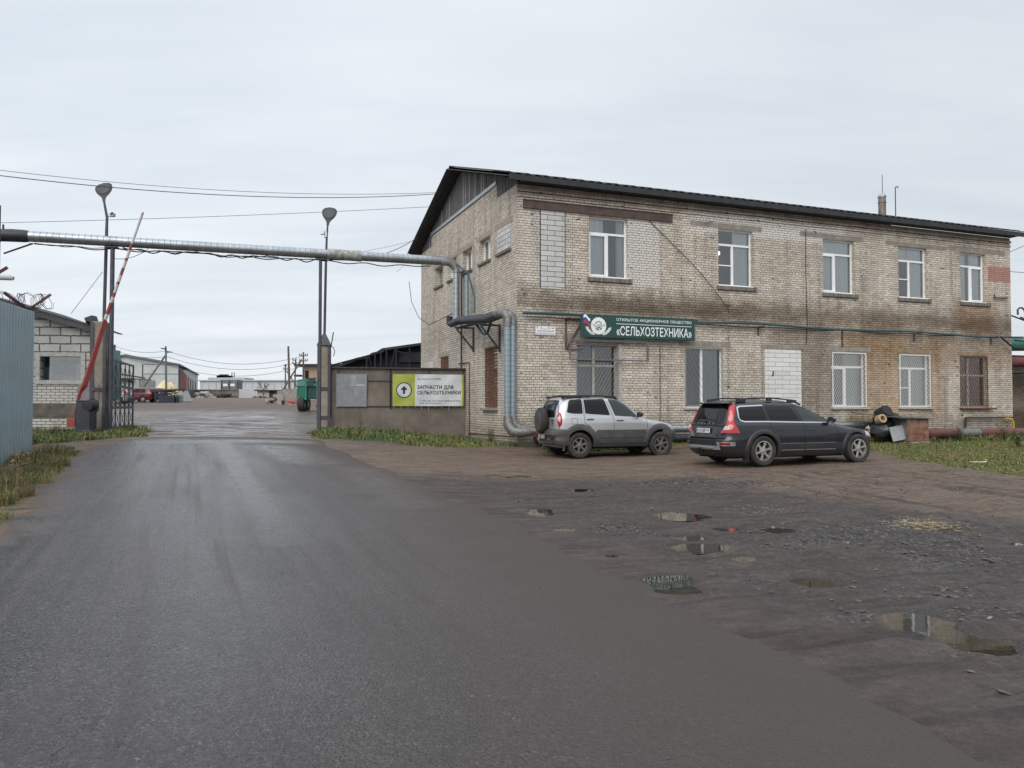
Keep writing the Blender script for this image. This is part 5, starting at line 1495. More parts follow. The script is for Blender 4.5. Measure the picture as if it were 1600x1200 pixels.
mb.add([(cx_ + r1 * math.cos(2 * math.pi * i / n), 0, cz2 + r1 * math.sin(2 * math.pi * i / n)) for i in range(n)] + [(cx_ + r2 * math.cos(2 * math.pi * i / n), 0, cz2 + r2 * math.sin(2 * math.pi * i / n)) for i in range(n)], [(i, (i + 1) % n, (i + 1) % n + n, i + n) for i in range(n)])
subdiv_poly(mb, 'circle_outline', M_INK, .006)
mb = MB(); mb.add([(cx_, 0, cz2)] + [(cx_ + r2 * f * math.cos(2 * math.pi * i / n), 0, cz2 + r2 * f * math.sin(2 * math.pi * i / n)) for f in (.5, 1.0) for i in range(n)], [(0, 1 + i, 1 + (i + 1) % n) for i in range(n)] + [(1 + i, 1 + n + i, 1 + n + (i + 1) % n, 1 + (i + 1) % n) for i in range(n)])
subdiv_poly(mb, 'circle_field', M_BANW, .006)
s_ = r2 / .24
mb = MB(); mb.add([(cx_ - .035 * s_, 0, cz2 - .13 * s_), (cx_ + .035 * s_, 0, cz2 - .13 * s_), (cx_ + .035 * s_, 0, cz2 + .05 * s_), (cx_ - .035 * s_, 0, cz2 + .05 * s_)], [(0, 1, 2, 3)])
mb.add([(cx_ - .11 * s_, 0, cz2 + .03 * s_), (cx_, 0, cz2 + .145 * s_), (cx_ + .11 * s_, 0, cz2 + .03 * s_), (cx_ + .075 * s_, 0, cz2 - .005 * s_), (cx_, 0, cz2 + .06 * s_), (cx_ - .075 * s_, 0, cz2 - .005 * s_)], [(0, 4, 1), (0, 5, 4), (1, 4, 2), (4, 3, 2)])
subdiv_poly(mb, 'arrow', M_INK, .012)
def bt_(s, fx, fz, hh, wf, bold=.02, m_=None):
    o = text(s, 'lettering', frameM((bw_ * fx, 0, bh_ * fz), (1, 0, 0), (0, 0, 1)), bh_ * hh, m_ or M_INK, ban, bw_ * wf, bold, depth=0.0)
    return warp(o, .008)
bt_('ЗАПЧАСТИ ДЛЯ', .34, .545, .105, .51, .03); bt_('СЕЛЬХОЗТЕХНИКИ', .34, .375, .105, .615, .03)
bt_('ЕвроКом СЕРВИС', .395, .835, .042, .29, .005, mat('grey_ink', (.16, .17, .19), .6))
bt_('+7 (921) 903 76 94 / (81371) 98 58 98, 94 50 98', .378, .148, .036, .572, .012); bt_('www. eurokomservis.ru', .378, .080, .036, .30, .012)
mb = MB(); zz = bh_ * .83
mb.tube([(bw_ * .345, 0, zz), (bw_ * .382, 0, zz), (bw_ * .3635, 0, zz + bh_ * .075), (bw_ * .345, 0, zz)], .006, 4); warp(mb.build('logo_triangle', MATS['grey_ink'], ban), .008)
mb = MB()
for i in range(11):
    x = bw_ * (.02 + .96 * i / 10); MB().tube([(x, -.12, -.01), (x + .01, -.10, -.06 - .05 * (i % 3))], .004, 4).build('tie', M_WHITE, ban)
# dead stalks and weeds along this wall
for px_, py_, h_, n_, mm, lab in ((632, 690, .95, 1, 0, 'tall thin dark dead stalk in front of the concrete wall under the banner'), (562, 685, .85, 9, 4, 'bushy dark weed at the foot of the concrete wall under the notice panel'), (546, 684, .5, 8, 4, 'low leafy weed left of the bushy one below the notice panel'),
                             (765, 697, .60, 9, 4, 'green leafy weed at the corner of the brick building'), (800, 700, .50, 9, 4, 'green weed at the foot of the riser pipes'), (738, 688, .35, 5, 4, 'small green weed where the concrete wall meets the gable')):
    g = ground_at(px_, py_); weed(g.x, g.y, h_, n_, mm, lab, .28 if n_ > 1 else .05, .04 if n_ > 1 else .015, 16, M_DARKST if n_ == 1 else None)
# ------------------------------------------------------------------ block guardhouse on the left
gw_r = P(141.5, 600, 24.6); ang = R(7)
gux = Vector((math.cos(ang), math.sin(ang), 0)); guy = Vector((-math.sin(ang), math.cos(ang), 0))
def onG(px_, py_):
    r = ray(px_, py_); k_ = (Vector((gw_r.x, gw_r.y, CZ)) - Vector((0, 0, CZ))).dot(guy) / r.dot(guy)
    p_ = Vector((0, 0, CZ)) + r * k_; return ((p_ - Vector((gw_r.x, gw_r.y, 0))).dot(gux), p_.z)
gh = thing('guardhouse', 'small guardhouse of pale aerated blocks over white brick with a sloping dark roof', 'building', (gw_r.x, gw_r.y, 0), ang)
BLK = brickmat('aerated_blocks', .62, .262, [(.44, .45, .44), (.52, .53, .52), (.48, .49, .48), (.56, .56, .55)], (.13, .105, .09), .024, 0, [(-3.4, -2.35, 2.9, 3.2, .05, 1.5, .9, (.05, .05, .055), 'MIX')], bump=.9, grime=.25, wob=.03)
WBR = brickmat('white_small_bricks', .265, .093, [(.50, .49, .45), (.62, .61, .57), (.57, .56, .52)], (.11, .09, .075), .011, 0, [], bump=.6, grime=.2)
xl_, _ = onG(-60, 600); zsill = onG(100, 598)[1]; zh = onG(141, 512)[1]; zh2 = onG(52, 486)[1]; x52 = onG(52, 486)[0]
sl = (zh2 - zh) / x52
zconc = onG(100, 630)[1]; zc2 = onG(100, 652)[1]
wx0, wx1 = onG(63, 575)[0], onG(127, 575)[0]; wz0, wz1 = onG(95, 594)[1], onG(95, 557)[1]
def gwall(name, x0, x1, z0, z1, m_, y=0.0, top=None):
    mb = MB(); zt0, zt1 = (z1, z1) if top is None else (top(x0), top(x1))
    mb.add([(x0, y, z0), (x1, y, z0), (x1, y, zt1), (x0, y, zt0)], [(0, 1, 2, 3)]); mb.uv = [(v[0], v[2]) for v in mb.v]
    return mb
topf = lambda x: zh + sl * x
mb = MB(); uvs = []
def addq(x0, x1, z0, z1, tf=None, y=0, mi=0):
    a, b_ = (z1, z1) if tf is None else (tf(x0), tf(x1))
    mb.add([(x0, y, z0), (x1, y, z0), (x1, y, b_), (x0, y, a)], [(0, 1, 2, 3)], mi); uvs.extend([(x0, z0), (x1, z0), (x1, b_), (x0, a)])
addq(xl_, wx0, zsill, 0, topf); addq(wx1, 0, zsill, 0, topf); addq(wx0, wx1, wz1, 0, topf); addq(wx0, wx1, zsill, wz0)
addq(xl_, 0, zconc, zsill, None, 0, 1); addq(xl_, 0, -.2, zc2, None, 0, 1)
for (a, b_) in (((wx0, wz0), (wx1, wz0)), ((wx1, wz0), (wx1, wz1)), ((wx1, wz1), (wx0, wz1)), ((wx0, wz1), (wx0, wz0))):
    mb.add([(a[0], 0, a[1]), (b_[0], 0, b_[1]), (b_[0], .25, b_[1]), (a[0], .25, a[1])], [(0, 1, 2, 3)]); uvs.extend([a, b_, (b_[0] + .1, b_[1]), (a[0] + .1, a[1])])
mb.add([(0, 0, -.2), (-3.1, 4.2, -.2), (-3.1, 4.2, topf(0)), (0, 0, topf(0))], [(0, 1, 2, 3)]); uvs.extend([(0, -.2), (4.2, -.2), (4.2, topf(0)), (0, topf(0))])
mb.uv = uvs; mb.build('wall', [BLK, WBR], gh)
MB().bb(xl_, .02, -.03, .0, zc2, zconc).build('concrete_beam', mat('dark_beam', (.13, .115, .10), .9, var=.4, vscale=3, bump=.4), gh)
mb = MB(); fw = .13
mb.bb(wx0 - fw, wx0, -.05, .02, wz0 - fw, wz1 + fw); mb.bb(wx1, wx1 + fw, -.05, .02, wz0 - fw, wz1 + fw); mb.bb(wx0, wx1, -.048, .02, wz1, wz1 + fw); mb.bb(wx0, wx1, -.048, .02, wz0 - fw, wz0)
w_ = mb.build('window', mat('weathered_frame', (.40, .41, .38), .8, var=.3, vscale=8, stretch=(1, 1, 4)), gh)
MB().bb(wx0, wx1, .12, .125, wz0, wz1).build('pane', M_GLASS, w_)
mb = MB(); mb.bb(wx0 + .0, wx0 + .22, .30, .34, wz0, wz0 + .42); mb.bb(wx1 - .28, wx1, .30, .34, wz0, wz0 + .55); mb.build('screen', mat('mint_board', (.30, .36, .34), .8), w_)
mb = MB(); mb.add([(x, y, z) for y in (.13, 1.6) for (x, z) in ((wx0 - .6, wz0 - .6), (wx1 + .6, wz0 - .6), (wx1 + .6, wz1 + .3), (wx0 - .6, wz1 + .3))], [(4, 5, 6, 7), (0, 1, 5, 4), (1, 2, 6, 5), (2, 3, 7, 6), (3, 0, 4, 7)]); mb.build('interior', mat('teal_room', (.20, .30, .31), .9, var=.2), w_)
MB().bb(wx0, wx1, .40, .46, wz0, wz0 + .16).build('inner_ledge', mat('tan_ledge', (.30, .25, .18), .9, var=.4, vscale=9), w_)
mb = MB(); x0_, x1_ = xl_ - .2, .35
a = [(x, y, topf(x) + dz + .02) for dz in (0, .07) for (x, y) in ((x0_, -.35), (x1_, -.35), (x1_ - 3.1, 4.4), (x0_, 4.4))]
mb.add(a, [(0, 3, 2, 1), (4, 5, 6, 7), (0, 1, 5, 4), (1, 2, 6, 5), (2, 3, 7, 6), (3, 0, 4, 7)])
mb.build('roof', mat('felt_roof', (.045, .045, .052), .85, var=.3, vscale=5), gh)
mb = MB()
a = [(x, -.33, topf(x) - .12) for x in (x0_, x1_ - .1)] + [(x, -.33, topf(x) + .018) for x in (x1_ - .1, x0_)]
mb.add(a + [(p_[0], -.29, p_[2]) for p_ in a], [(0, 1, 2, 3), (4, 7, 6, 5), (0, 4, 5, 1), (1, 5, 6, 2), (3, 2, 6, 7), (0, 3, 7, 4)]); mb.build('fascia', mat('grey_board', (.075, .075, .085), .85, var=.3), gh)
# messy tin pieces at the roof corner
mb = MB(); q = P(149, 507, 24.2)
mb.box(q + Vector((.0, 0, .0)), (.42, .3, .06), Matrix.Rotation(.3, 3, 'Y')); mb.box(q + Vector((-.12, 0, .13)), (.25, .3, .22), Matrix.Rotation(-.35, 3, 'Y')); mb.box(q + Vector((.55, .05, -.22)), (.45, .3, .03), Matrix.Rotation(.35, 3, 'Y')); mb.box(q + Vector((-.10, 0, -.18)), (.5, .3, .10))
tag(mb.build('tin_scrap', M_DARKST), 'crumpled dark tin pieces between the guardhouse roof and the gate post top', 'scrap')
# drain pipe / boards between guardhouse and post
q0 = P(146, 505, 24.3); g_ = Hf(q0.x, q0.y)
tag(MB().bb(q0.x - .10, q0.x + .09, q0.y, q0.y + .06, g_ + .1, q0.z - .1).build('cover_board', mat('dark_board', (.045, .048, .058), .8, var=.3)), 'tall dark board covering the gap between guardhouse and gate post', 'board')
# rain guard box with rust behind the barrier motor
q0 = P(126, 616, 23.6); 
mb = MB(); mb.bb(-.10, .55, 0, .3, -.42, .30); o = mb.build('junction_box', mat('grey_box', (.20, .21, .24), .6, var=.3, vscale=6, dirt=(.2, .08, .05), dscale=3, damt=.5)); o.location = q0
tag(o, 'grey rusty metal junction box on the guardhouse corner behind the barrier arm', 'box')
# ------------------------------------------------------------------ barrier
bD = 22.9
M_BRED = mat('barrier_red', (.27, .045, .045), .5, var=.15, vscale=5, dirt=(.25, .10, .08), damt=.3); M_BWHT = mat('barrier_white', (.50, .50, .49), .6, var=.2)
b0 = ground_at(136, 668); bpos = P(136, 650, bD); zb_ = Hf(bpos.x, bpos.y)
bar = thing('road_barrier', 'raised road barrier with red and white striped arm, dark drive cabinet and red counterweight', 'barrier', (bpos.x, bpos.y, zb_))
def bP(px_, py_, D=bD): p_ = P(px_, py_, D); return Vector((p_.x - bpos.x, p_.y - bpos.y, p_.z - zb_))
M_CAB = mat('cabinet_paint', (.028, .036, .050), .5, var=.25, vscale=5, dirt=(.07, .05, .045), dscale=4, damt=.4)
a, b_ = bP(123.5, 661), bP(145.5, 627)
MB().bb(a.x, b_.x, -.18, .22, -.05, b_.z).bb(a.x - .02, b_.x + .02, -.20, .24, b_.z, b_.z + .03).bb(a.x - .04, b_.x + .05, -.24, .28, -.1, .12).build('cabinet', M_CAB, bar, bevel=.01)
mb = MB(); c = bP(146, 634, bD - .25); mb.lathe([(0, -.02), (.10, -.02), (.16, .02), (.17, .2), (.15, .34), (0, .35)], frameM(c, (1, 0, 0), (0, 0, 1)), 24); mb.build('motor', M_BLACK, bar, smooth=35)
mb = MB(); mb.tube([bP(138, 626, bD - .2), bP(147, 622, bD - .2), bP(153.5, 630, bD - .2), bP(153, 641, bD - .2), bP(148, 646, bD - .2)], .018, 6); mb.build('hose', M_BLACK, bar, smooth=50)
mb = MB(); mb.tube([bP(121.5, 626), bP(126, 612), bP(132, 602), bP(140, 578), bP(152, 540), bP(164.3, 500)], [.05, .06, .10, .085, .08, .075], 4); mb.build('arm_base', M_BRED, bar)
A0, A1 = bP(164.5, 499), bP(223.5, 331.5)
def armpt(py): f = (499 - py) / (499 - 331.5); return A0.lerp(A1, f)
mb = MB(); segs = [(505, 490, 1), (490, 478, 0), (478, 462, 1)]
segs = [(499, 491, 0), (491, 473, 1), (473, 464, 0), (464, 457.5, 1), (457.5, 444.5, 0), (444.5, 440.5, 1), (440.5, 430, 0), (430, 419, 1), (419, 408, 0), (408, 403.5, 1), (403.5, 391, 0), (391, 380.5, 1), (380.5, 344, 0), (344, 331.5, 2)]
for a, b_, c in segs: mb.tube([armpt(a), armpt(b_)], .052 - .018 * (499 - b_) / 168, 10, c)
mb.build('arm', [M_BWHT, M_BRED, mat('arm_tip', (.42, .40, .40), .6, var=.4, vscale=30)], bar, smooth=35)
a, b_ = bP(108, 666.5), bP(121.5, 653)
MB().bb(a.x, b_.x, -.14, .14, a.z, b_.z).build('counterweight', M_BRED, bar, bevel=.01)
MB().tube([bP(116, 653), bP(118, 638), bP(121.5, 626)], .025, 8).build('link', M_BRED, bar)
# ------------------------------------------------------------------ open lattice gate leaf, swung inwards
h0 = Vector((PL_.x + .30, PL_.y + .05, 0)); hp = P(207.5, 640, 28.2); he = Vector((hp.x, hp.y, 0))
gl = (he - h0).length; gang = math.atan2(he.y - h0.y, he.x - h0.x)
leaf = thing('gate_leaf', 'dark steel lattice gate leaf standing open beside the guardhouse', 'gate', (h0.x, h0.y, 0), gang)
zb0 = zgL + .12; zT0 = P(175, 562, 24.2).z
mb = MB()
for z in (zb0, zT0): mb.beam((0, 0, z), (gl, 0, z), .05, .06)
for x in (0, gl): mb.beam((x, 0, zb0), (x, 0, zT0), .06, .05)
zm1, zm2 = zb0 + (zT0 - zb0) * .30, zb0 + (zT0 - zb0) * .62
mb.beam((0, 0, zm1), (gl, 0, zm1), .05, .09); mb.beam((0, 0, zm2), (gl, 0, zm2), .05, .09)
mb.build('frame', M_ANG, leaf)
mb = MB(); n = 5
for i in range(1, n): mb.beam((gl * i / n, 0, zb0), (gl * i / n, 0, zT0), .03, .035)
mb.build('uprights', M_ANG, leaf)
mb = MB()
for i in range(n):
    for za_, zb__ in ((zb0, zm1), (zm1, zm2), (zm2, zT0)):
        x0_, x1_ = gl * i / n, gl * (i + 1) / n
        mb.beam((x0_, -.012, za_), (x1_, -.012, zb__), .012, .022); mb.beam((x1_, .012, za_), (x0_, .012, zb__), .012, .022)
mb.build('lattice', M_DARKST, leaf)
# second leaf folded against the first (seen as a denser lattice) is outside the view of the place; grey sheet fence next
# ------------------------------------------------------------------ corrugated fence at the left
fa = Vector((P(52, 600, 16.4).x, 16.4, 0)); fb = Vector((P(0, 600, 14.7).x, 14.7, 0)); fd = (fb - fa).normalized(); flen = 9.0
fz = P(52, 487, 16.4).z
fence = thing('sheet_fence', 'tall pale blue grey corrugated sheet fence running along the left verge', 'fence', (fa.x, fa.y, 0), math.atan2(fd.y, fd.x))
mb = MB(); pts = []; x = 0.0
while x < flen:
    pts += [(x, 0), (x + .045, 0), (x + .058, .022), (x + .087, .022)]; x += .15
vs_ = [(x, -y_, z) for x, y_ in pts for z in (0, fz)]
mb.add(vs_, [(2 * i, 2 * i + 2, 2 * i + 3, 2 * i + 1) for i in range(len(pts) - 1)])
M_FEN = mat('fence_sheet', (.30, .385, .42), .45, metal=.25, var=.08, vscale=1.5, dirt=(.25, .24, .20), dscale=1.2, damt=.22)
fence_sheet = mb.build('sheet', M_FEN, fence)
mb = MB(); mb.bb(-.06, -.002, -.09, -.03, 0, fz); mb.bb(2.9, 2.96, -.12, -.06, 0, fz)
for z in (.9, 2.9): mb.bb(0, flen, -.09, -.05, z, z + .05)
mb.build('post', M_ANG, fence)
rx = Vector((-1, .1, 0)).normalized(); o2 = MB(); 
ret = [(Vector((0, 0, 0)) , Vector((-4.5, .5, 0)))]
mb = MB(); pts = []; x = 0.0
while x < 4.5: pts += [(x, 0), (x + .045, 0), (x + .060, .016), (x + .085, .016)]; x += .10
fr2 = thing('sheet_fence', 'short return of the corrugated fence turning away behind its near end', 'fence', (fa.x - .05, fa.y + .02, 0), math.atan2(.25, -1))
mb.add([(x, -y_, z) for x, y_ in pts for z in (0, fz - .02)], [(2 * i, 2 * i + 2, 2 * i + 3, 2 * i + 1) for i in range(len(pts) - 1)])
mb.build('sheet', M_FEN, fr2)
q = P(49, 501, 16.35)
def onF(px_, py_): return P(px_, py_, 16.3)
q = P(49.5, 508, 16.36)
tag(MB().box(q, (.10, .012, .28), Matrix.Rotation(math.atan2(fd.y, fd.x), 3, 'Z')).build('fence_plate', M_WHITE), 'small white plate fixed near the top end of the corrugated fence', 'sign')
# barbed wire bracket and razor coil on the fence end
M_BRKT = mat('brown_red_steel', (.11, .045, .045), .7, var=.2)
c = P(44, 484.5, 16.4)
mb = MB(); mb.beam(c, P(6.5, 457, 15.9), .06, .05); mb.beam(c, P(79.5, 460, 16.6), .06, .05); mb.beam(c + Vector((0, 0, -.2)), c, .06, .06)
tag(mb.build('wire_bracket', M_BRKT), 'brown red V shaped bracket for barbed wire on top of the fence end', 'bracket', 'barbed wire brackets on the fence')
c2 = P(-6, 428, 11.8)
mb = MB(); mb.beam(P(-45, 452, 11.5), P(11, 418, 11.9), .05, .045)
tag(mb.build('wire_bracket', M_BRKT), 'brown red bracket arm reaching in at the left edge above the fence', 'bracket', 'barbed wire brackets on the fence')
mb = MB(); rr_ = random.Random(2)
for k_ in range(2):
    pts = []
    for i in range(34):
        a = i * .95 + k_ * 2; f = i / 33
        ctr = P(26 + 48 * f, 473, 16.2 + .4 * f)
        pts.append(ctr + Vector((.10 * math.sin(a * .7), .24 * math.cos(a), .17 * math.sin(a) + .05 * rr_.random())))
    mb.tube(pts, .006, 4)
tag(mb.build('razor_wire', M_DARKST), 'tangled coil of barbed wire between the arms of the fence bracket', 'barbed wire')
mb = MB(); pts = []
for i in range(120):
    a = i * .5; f = i / 119; ctr = P(10, 470, 15.6).lerp(P(-120, 440, 11.5), f)
    pts.append(ctr + Vector((.2 * math.cos(a), 0, .16 * math.sin(a))))
mb.tube(pts, .006, 4); tag(mb.build('razor_wire', M_DARKST), 'loose barbed wire coil along the fence top at the left edge', 'barbed wire')
a = P(-60, 431, 19.2); b_ = P(17.5, 434, 19.6)
tag(MB().tube([a, b_], .07, 14).tube([b_ - Vector((.02, 0, 0)), b_ + Vector((.05, 0, -.02))], .055, 10).build('white_pipe', mat('dull_white_pipe', (.45, .46, .46), .5)), 'short white horizontal pipe stub sticking in from the left edge', 'pipe')
q = P(-1.0, 340, 21.5)
tag(MB().tube([Vector((q.x, q.y, .5)), P(-.5, 321, 21.5)], .035, 8).build('mast_pole', M_ANG), 'thin steel mast just at the left edge of the scene', 'pole')
a = P(6, 396, 23.2); b_ = P(51, 380.5, 23.3)
tag(MB().tube([a, b_], .028, 8).build('stay_rod', M_ANG), 'slanting steel stay rod under the black wrapped end of the overhead pipe', 'rod')
for px_, py_, h_, n_, mm, lab in ((28, 772, 1.05, 2, 3, 'tall dry seed stalk standing in front of the corrugated fence'), (62, 722, .45, 5, 4, 'green leafy weed at the near end of the corrugated fence'), (12, 770, .6, 6, 3, 'dry brown weed clump at the foot of the fence'), (88, 681, .5, 6, 4, 'leafy green weed in front of the guardhouse'), (60, 683, .35, 6, 4, 'low green weed at the guardhouse corner by the fence')):
    g = ground_at(px_, py_); weed(g.x, g.y, h_, n_, mm, lab, .25 if n_ > 2 else .08, .035 if n_ > 2 else .018, 16)
# overhead lines
def line(a, b_, sag_, r_, lab, grp='overhead wires against the sky'):
    tag(MB().tube(sagline(a, b_, sag_, 30), r_, 5, caps=False).build('overhead_wire', M_DARKST, smooth=True), lab, 'wire', grp)
pg = fromB(-.3, BD * .58, side(690, 301, -.3).z); 
pg = P(694, 302, 30.6)
line(P(-260, 238, 19), pg, .55, .013, 'lower and thicker of the two upper wires ending at the wooden gable')
line(P(-260, 230, 20), P(697, 300, 30.8), .50, .008, 'thin wire running just above the thicker one to the wooden gable')
line(P(-200, 352, 26), P(672, 323, 31.6), .10, .009, 'lone straight wire passing behind both street lamps')
line(P(545, 405, 27.4), P(655, 369, 33), .25, .014, 'short wire rising from the overhead pipe to the roof corner')
line(P(520, 401, 27.4), P(654, 374, 33.2), .05, .006, 'hair thin wire above the short one near the roof corner')
line(P(160, 425, 24), P(111, 490, 25), .0, .008, 'steep stay wire from the lamp pole to the guardhouse roof')
line(P(177, 404, 24.4), P(232, 389, 24.8), .12, .010, 'short loose wire from the post to the pipe behind the barrier arm')
line(P(620, 425, 30), P(655, 393, 34), .0, .006, 'fine wire dropping from the roof corner towards the overhead pipe')
xr_ = BL
q = fromB(BL + .4, .3, 8.3)
line(fromB(BL + .05, .2, 7.6), P(1700, 330, 34), .1, .012, 'wire leaving the far upper corner of the building to the right')
line(fromB(BL + .05, .3, 6.9), P(1700, 428, 33), .05, .012, 'lower wire leaving the far wall corner to the right')
# ------------------------------------------------------------------ cars
def carpaint(name, col, metal=.0, rough=.35, coat=.8, dirt=(.12, .10, .085), damt=.5):
    m = bpy.data.materials.new(name); m.use_nodes = True; MATS[name] = m
    t = NT(m.node_tree); p = t.node('ShaderNodeBsdfPrincipled'); o = t.node('ShaderNodeOutputMaterial')
    t.l.new(p.outputs[0], o.inputs[0])
    pos = t.node('ShaderNodeTexCoord').outputs['Object']; s = t.sep(pos)
    n = t.noise(pos, 3.0, 5, .65)
    low = t.maprange(t.math('ADD', s[2], t.math('MULTIPLY', n, .5)), 1.15, .45)
    f = t.math('MULTIPLY', low, damt)
    t.put(p.inputs['Base Color'], t.mix(f, (*col, 1), (*dirt, 1)))
    p.inputs['Metallic'].default_value = metal
    t.put(p.inputs['Roughness'], t.fmix(f, rough, .75))
    t.put(p.inputs['Coat Weight'], t.fmix(f, coat, .0)); p.inputs['Coat Roughness'].default_value = .05
    return m
M_CGLASS = mat('tinted_glass', (.005, .006, .008), .04, spec=.4)
M_CGLASS2 = mat('clear_side_glass', (.035, .042, .042), .04, spec=.5)
M_TYRE = mat('tyre', (.022, .021, .021), .85, var=.3, vscale=12, dirt=(.075, .062, .052), dscale=5, damt=.45)
M_WELL = mat('wheel_well', (.008, .008, .009), .9)
M_TRIM = mat('black_trim', (.020, .021, .023), .5)
M_CHROME = mat('chrome', (.62, .63, .64), .15, metal=.9)
M_LRED = mat('lamp_red', (.42, .012, .018), .15, coat=.8); M_LWHT = mat('lamp_clear', (.50, .48, .46), .12, coat=.6); M_LDRED = mat('reflector_red', (.20, .008, .012), .2, coat=.5)

class Shape:
    def __init__(s, W, xr, xf, xc, nf, nr):
        s.c = {k: (np.array([q[0] for q in v], float), np.array([q[1] for q in v], float)) for k, v in dict(W=W, xr=xr, xf=xf, nf=nf, nr=nr).items()}; s.xc = xc
    def g(s, k, z): a, b_ = s.c[k]; return float(np.interp(z, a, b_))
    def y(s, x, z):
        W_ = s.g('W', z)
        if x >= s.xc: u_ = (x - s.xc) / max(.01, s.g('xf', z) - s.xc); n = s.g('nf', z)
        else: u_ = (s.xc - x) / max(.01, s.xc - s.g('xr', z)); n = s.g('nr', z)
        return W_ * max(0.0, 1 - min(1, u_) ** n) ** (1 / n)
    def xrear(s, y, z):
        n = s.g('nr', z); W_ = s.g('W', z); return s.xc - (s.xc - s.g('xr', z)) * max(0, 1 - min(1, abs(y) / W_) ** n) ** (1 / n)
    def xfront(s, y, z):
        n = s.g('nf', z); W_ = s.g('W', z); return s.xc + (s.g('xf', z) - s.xc) * max(0, 1 - min(1, abs(y) / W_) ** n) ** (1 / n)
    def body(s, zs, off=0.0, N=72, mi=0, topclose=True):
        mb = MB(); rings = []
        for z in zs:
            W_, a, b_, nf, nr = s.g('W', z) + off, s.g('xf', z) + off - s.xc, s.xc - s.g('xr', z) + off, s.g('nf', z), s.g('nr', z)
            ring = []
            for i in range(N):
                th = 2 * math.pi * (i + .5) / N; c, sn = math.cos(th), math.sin(th)
                n = nf if c >= 0 else nr; L = a if c >= 0 else b_
                # even spread: mix of power law and plain angle
                ring.append((s.xc + math.copysign(abs(c) ** (2 / n), c) * L, math.copysign(abs(sn) ** (2 / n), sn) * W_, z))
            rings.append(ring)
        vs_ = [v for r_ in rings for v in r_]; fs = []
        for j in range(len(zs) - 1):
            for i in range(N):
                a_ = j * N + i; b2 = j * N + (i + 1) % N; fs.append((a_, b2, b2 + N, a_ + N))
        fs.append(tuple(range(N))[::-1])
        if topclose:      # dome the top with shrinking rings
            base = (len(zs) - 1) * N; last = rings[-1]; k0 = len(vs_)
            cxm = sum(v[0] for v in last) / N
            prev = base
            for sc, dz in ((.8, .006), (.5, .014), (.2, .018)):
                st = len(vs_)
                vs_ += [(cxm + (v[0] - cxm) * sc, v[1] * sc, v[2] + dz) for v in last]
                for i in range(N): fs.append((prev + i, prev + (i + 1) % N, st + (i + 1) % N, st + i))
                prev = st
            fs.append(tuple(prev + i for i in range(N)))
        else: fs.append(tuple((len(zs) - 1) * N + i for i in range(N)))
        mb.add(vs_, fs, mi); return mb
    def side(s, poly, eps, sgn=-1, rows=26, cols=14, mb=None, mi=0):
        """patch of the side skin: poly in (x, z), convex in z-rows"""
        mb = mb or MB(); z0 = min(p[1] for p in poly) + 1e-4; z1 = max(p[1] for p in poly) - 1e-4
        vs_ = []
        for j in range(rows + 1):
            z = z0 + (z1 - z0) * j / rows; xs_ = []
            for i in range(len(poly)):
                a, b_ = poly[i], poly[(i + 1) % len(poly)]
                if (a[1] - z) * (b_[1] - z) < 0: xs_.append(a[0] + (b_[0] - a[0]) * (z - a[1]) / (b_[1] - a[1]))
            if not xs_: xs_ = [poly[0][0]] * 2
            xa, xb = min(xs_), max(xs_)
            for i in range(cols + 1):
                x = xa + (xb - xa) * i / cols; vs_.append((x, sgn * (s.y(x, z) + eps), z))
        fs = []
        for j in range(rows):
            for i in range(cols):
                a = j * (cols + 1) + i; f = (a, a + 1, a + cols + 2, a + cols + 1); fs.append(f if sgn < 0 else f[::-1])
        mb.add(vs_, fs, mi); return mb
    def back(s, poly, eps, rows=22, cols=16, front=False, mb=None, mi=0):
        """patch of the rear (or front) skin: poly in (y, z)"""
        mb = mb or MB(); z0 = min(p[1] for p in poly) + 1e-4; z1 = max(p[1] for p in poly) - 1e-4; vs_ = []
        for j in range(rows + 1):
            z = z0 + (z1 - z0) * j / rows; ys_ = []
            for i in range(len(poly)):
                a, b_ = poly[i], poly[(i + 1) % len(poly)]
                if (a[1] - z) * (b_[1] - z) < 0: ys_.append(a[0] + (b_[0] - a[0]) * (z - a[1]) / (b_[1] - a[1]))
            if not ys_: ys_ = [poly[0][0]] * 2
            ya, yb = min(ys_), max(ys_)
            for i in range(cols + 1):
                y = ya + (yb - ya) * i / cols
                x = (s.xfront(y, z) + eps) if front else (s.xrear(y, z) - eps)
                vs_.append((x, y, z))
        fs = [(j * (cols + 1) + i, j * (cols + 1) + i + cols + 1, j * (cols + 1) + i + cols + 2, j * (cols + 1) + i + 1) for j in range(rows) for i in range(cols)]
        mb.add(vs_, fs, mi); return mb
    def ribbon(s, pts, w_, eps, sgn=-1, mb=None, mi=0, n=10):
        """thin strip along a polyline (x, z) on the side"""
        mb = mb or MB(); P_ = []
        for (a, b_) in zip(pts[:-1], pts[1:]):
            for i in range(n): P_.append((a[0] + (b_[0] - a[0]) * i / n, a[1] + (b_[1] - a[1]) * i / n))
        P_.append(pts[-1]); vs_ = []
        for i, (x, z) in enumerate(P_):
            q = P_[min(i + 1, len(P_) - 1)]; r_ = P_[max(i - 1, 0)]; dx, dz = q[0] - r_[0], q[1] - r_[1]; L = math.hypot(dx, dz) or 1
            nx, nz = -dz / L * w_ / 2, dx / L * w_ / 2
            for k_ in (1, -1): vs_.append((x + nx * k_, sgn * (s.y(x + nx * k_, z + nz * k_) + eps), z + nz * k_))
        mb.add(vs_, [(2 * i, 2 * i + 2, 2 * i + 3, 2 * i + 1) for i in range(len(P_) - 1)], mi); return mb
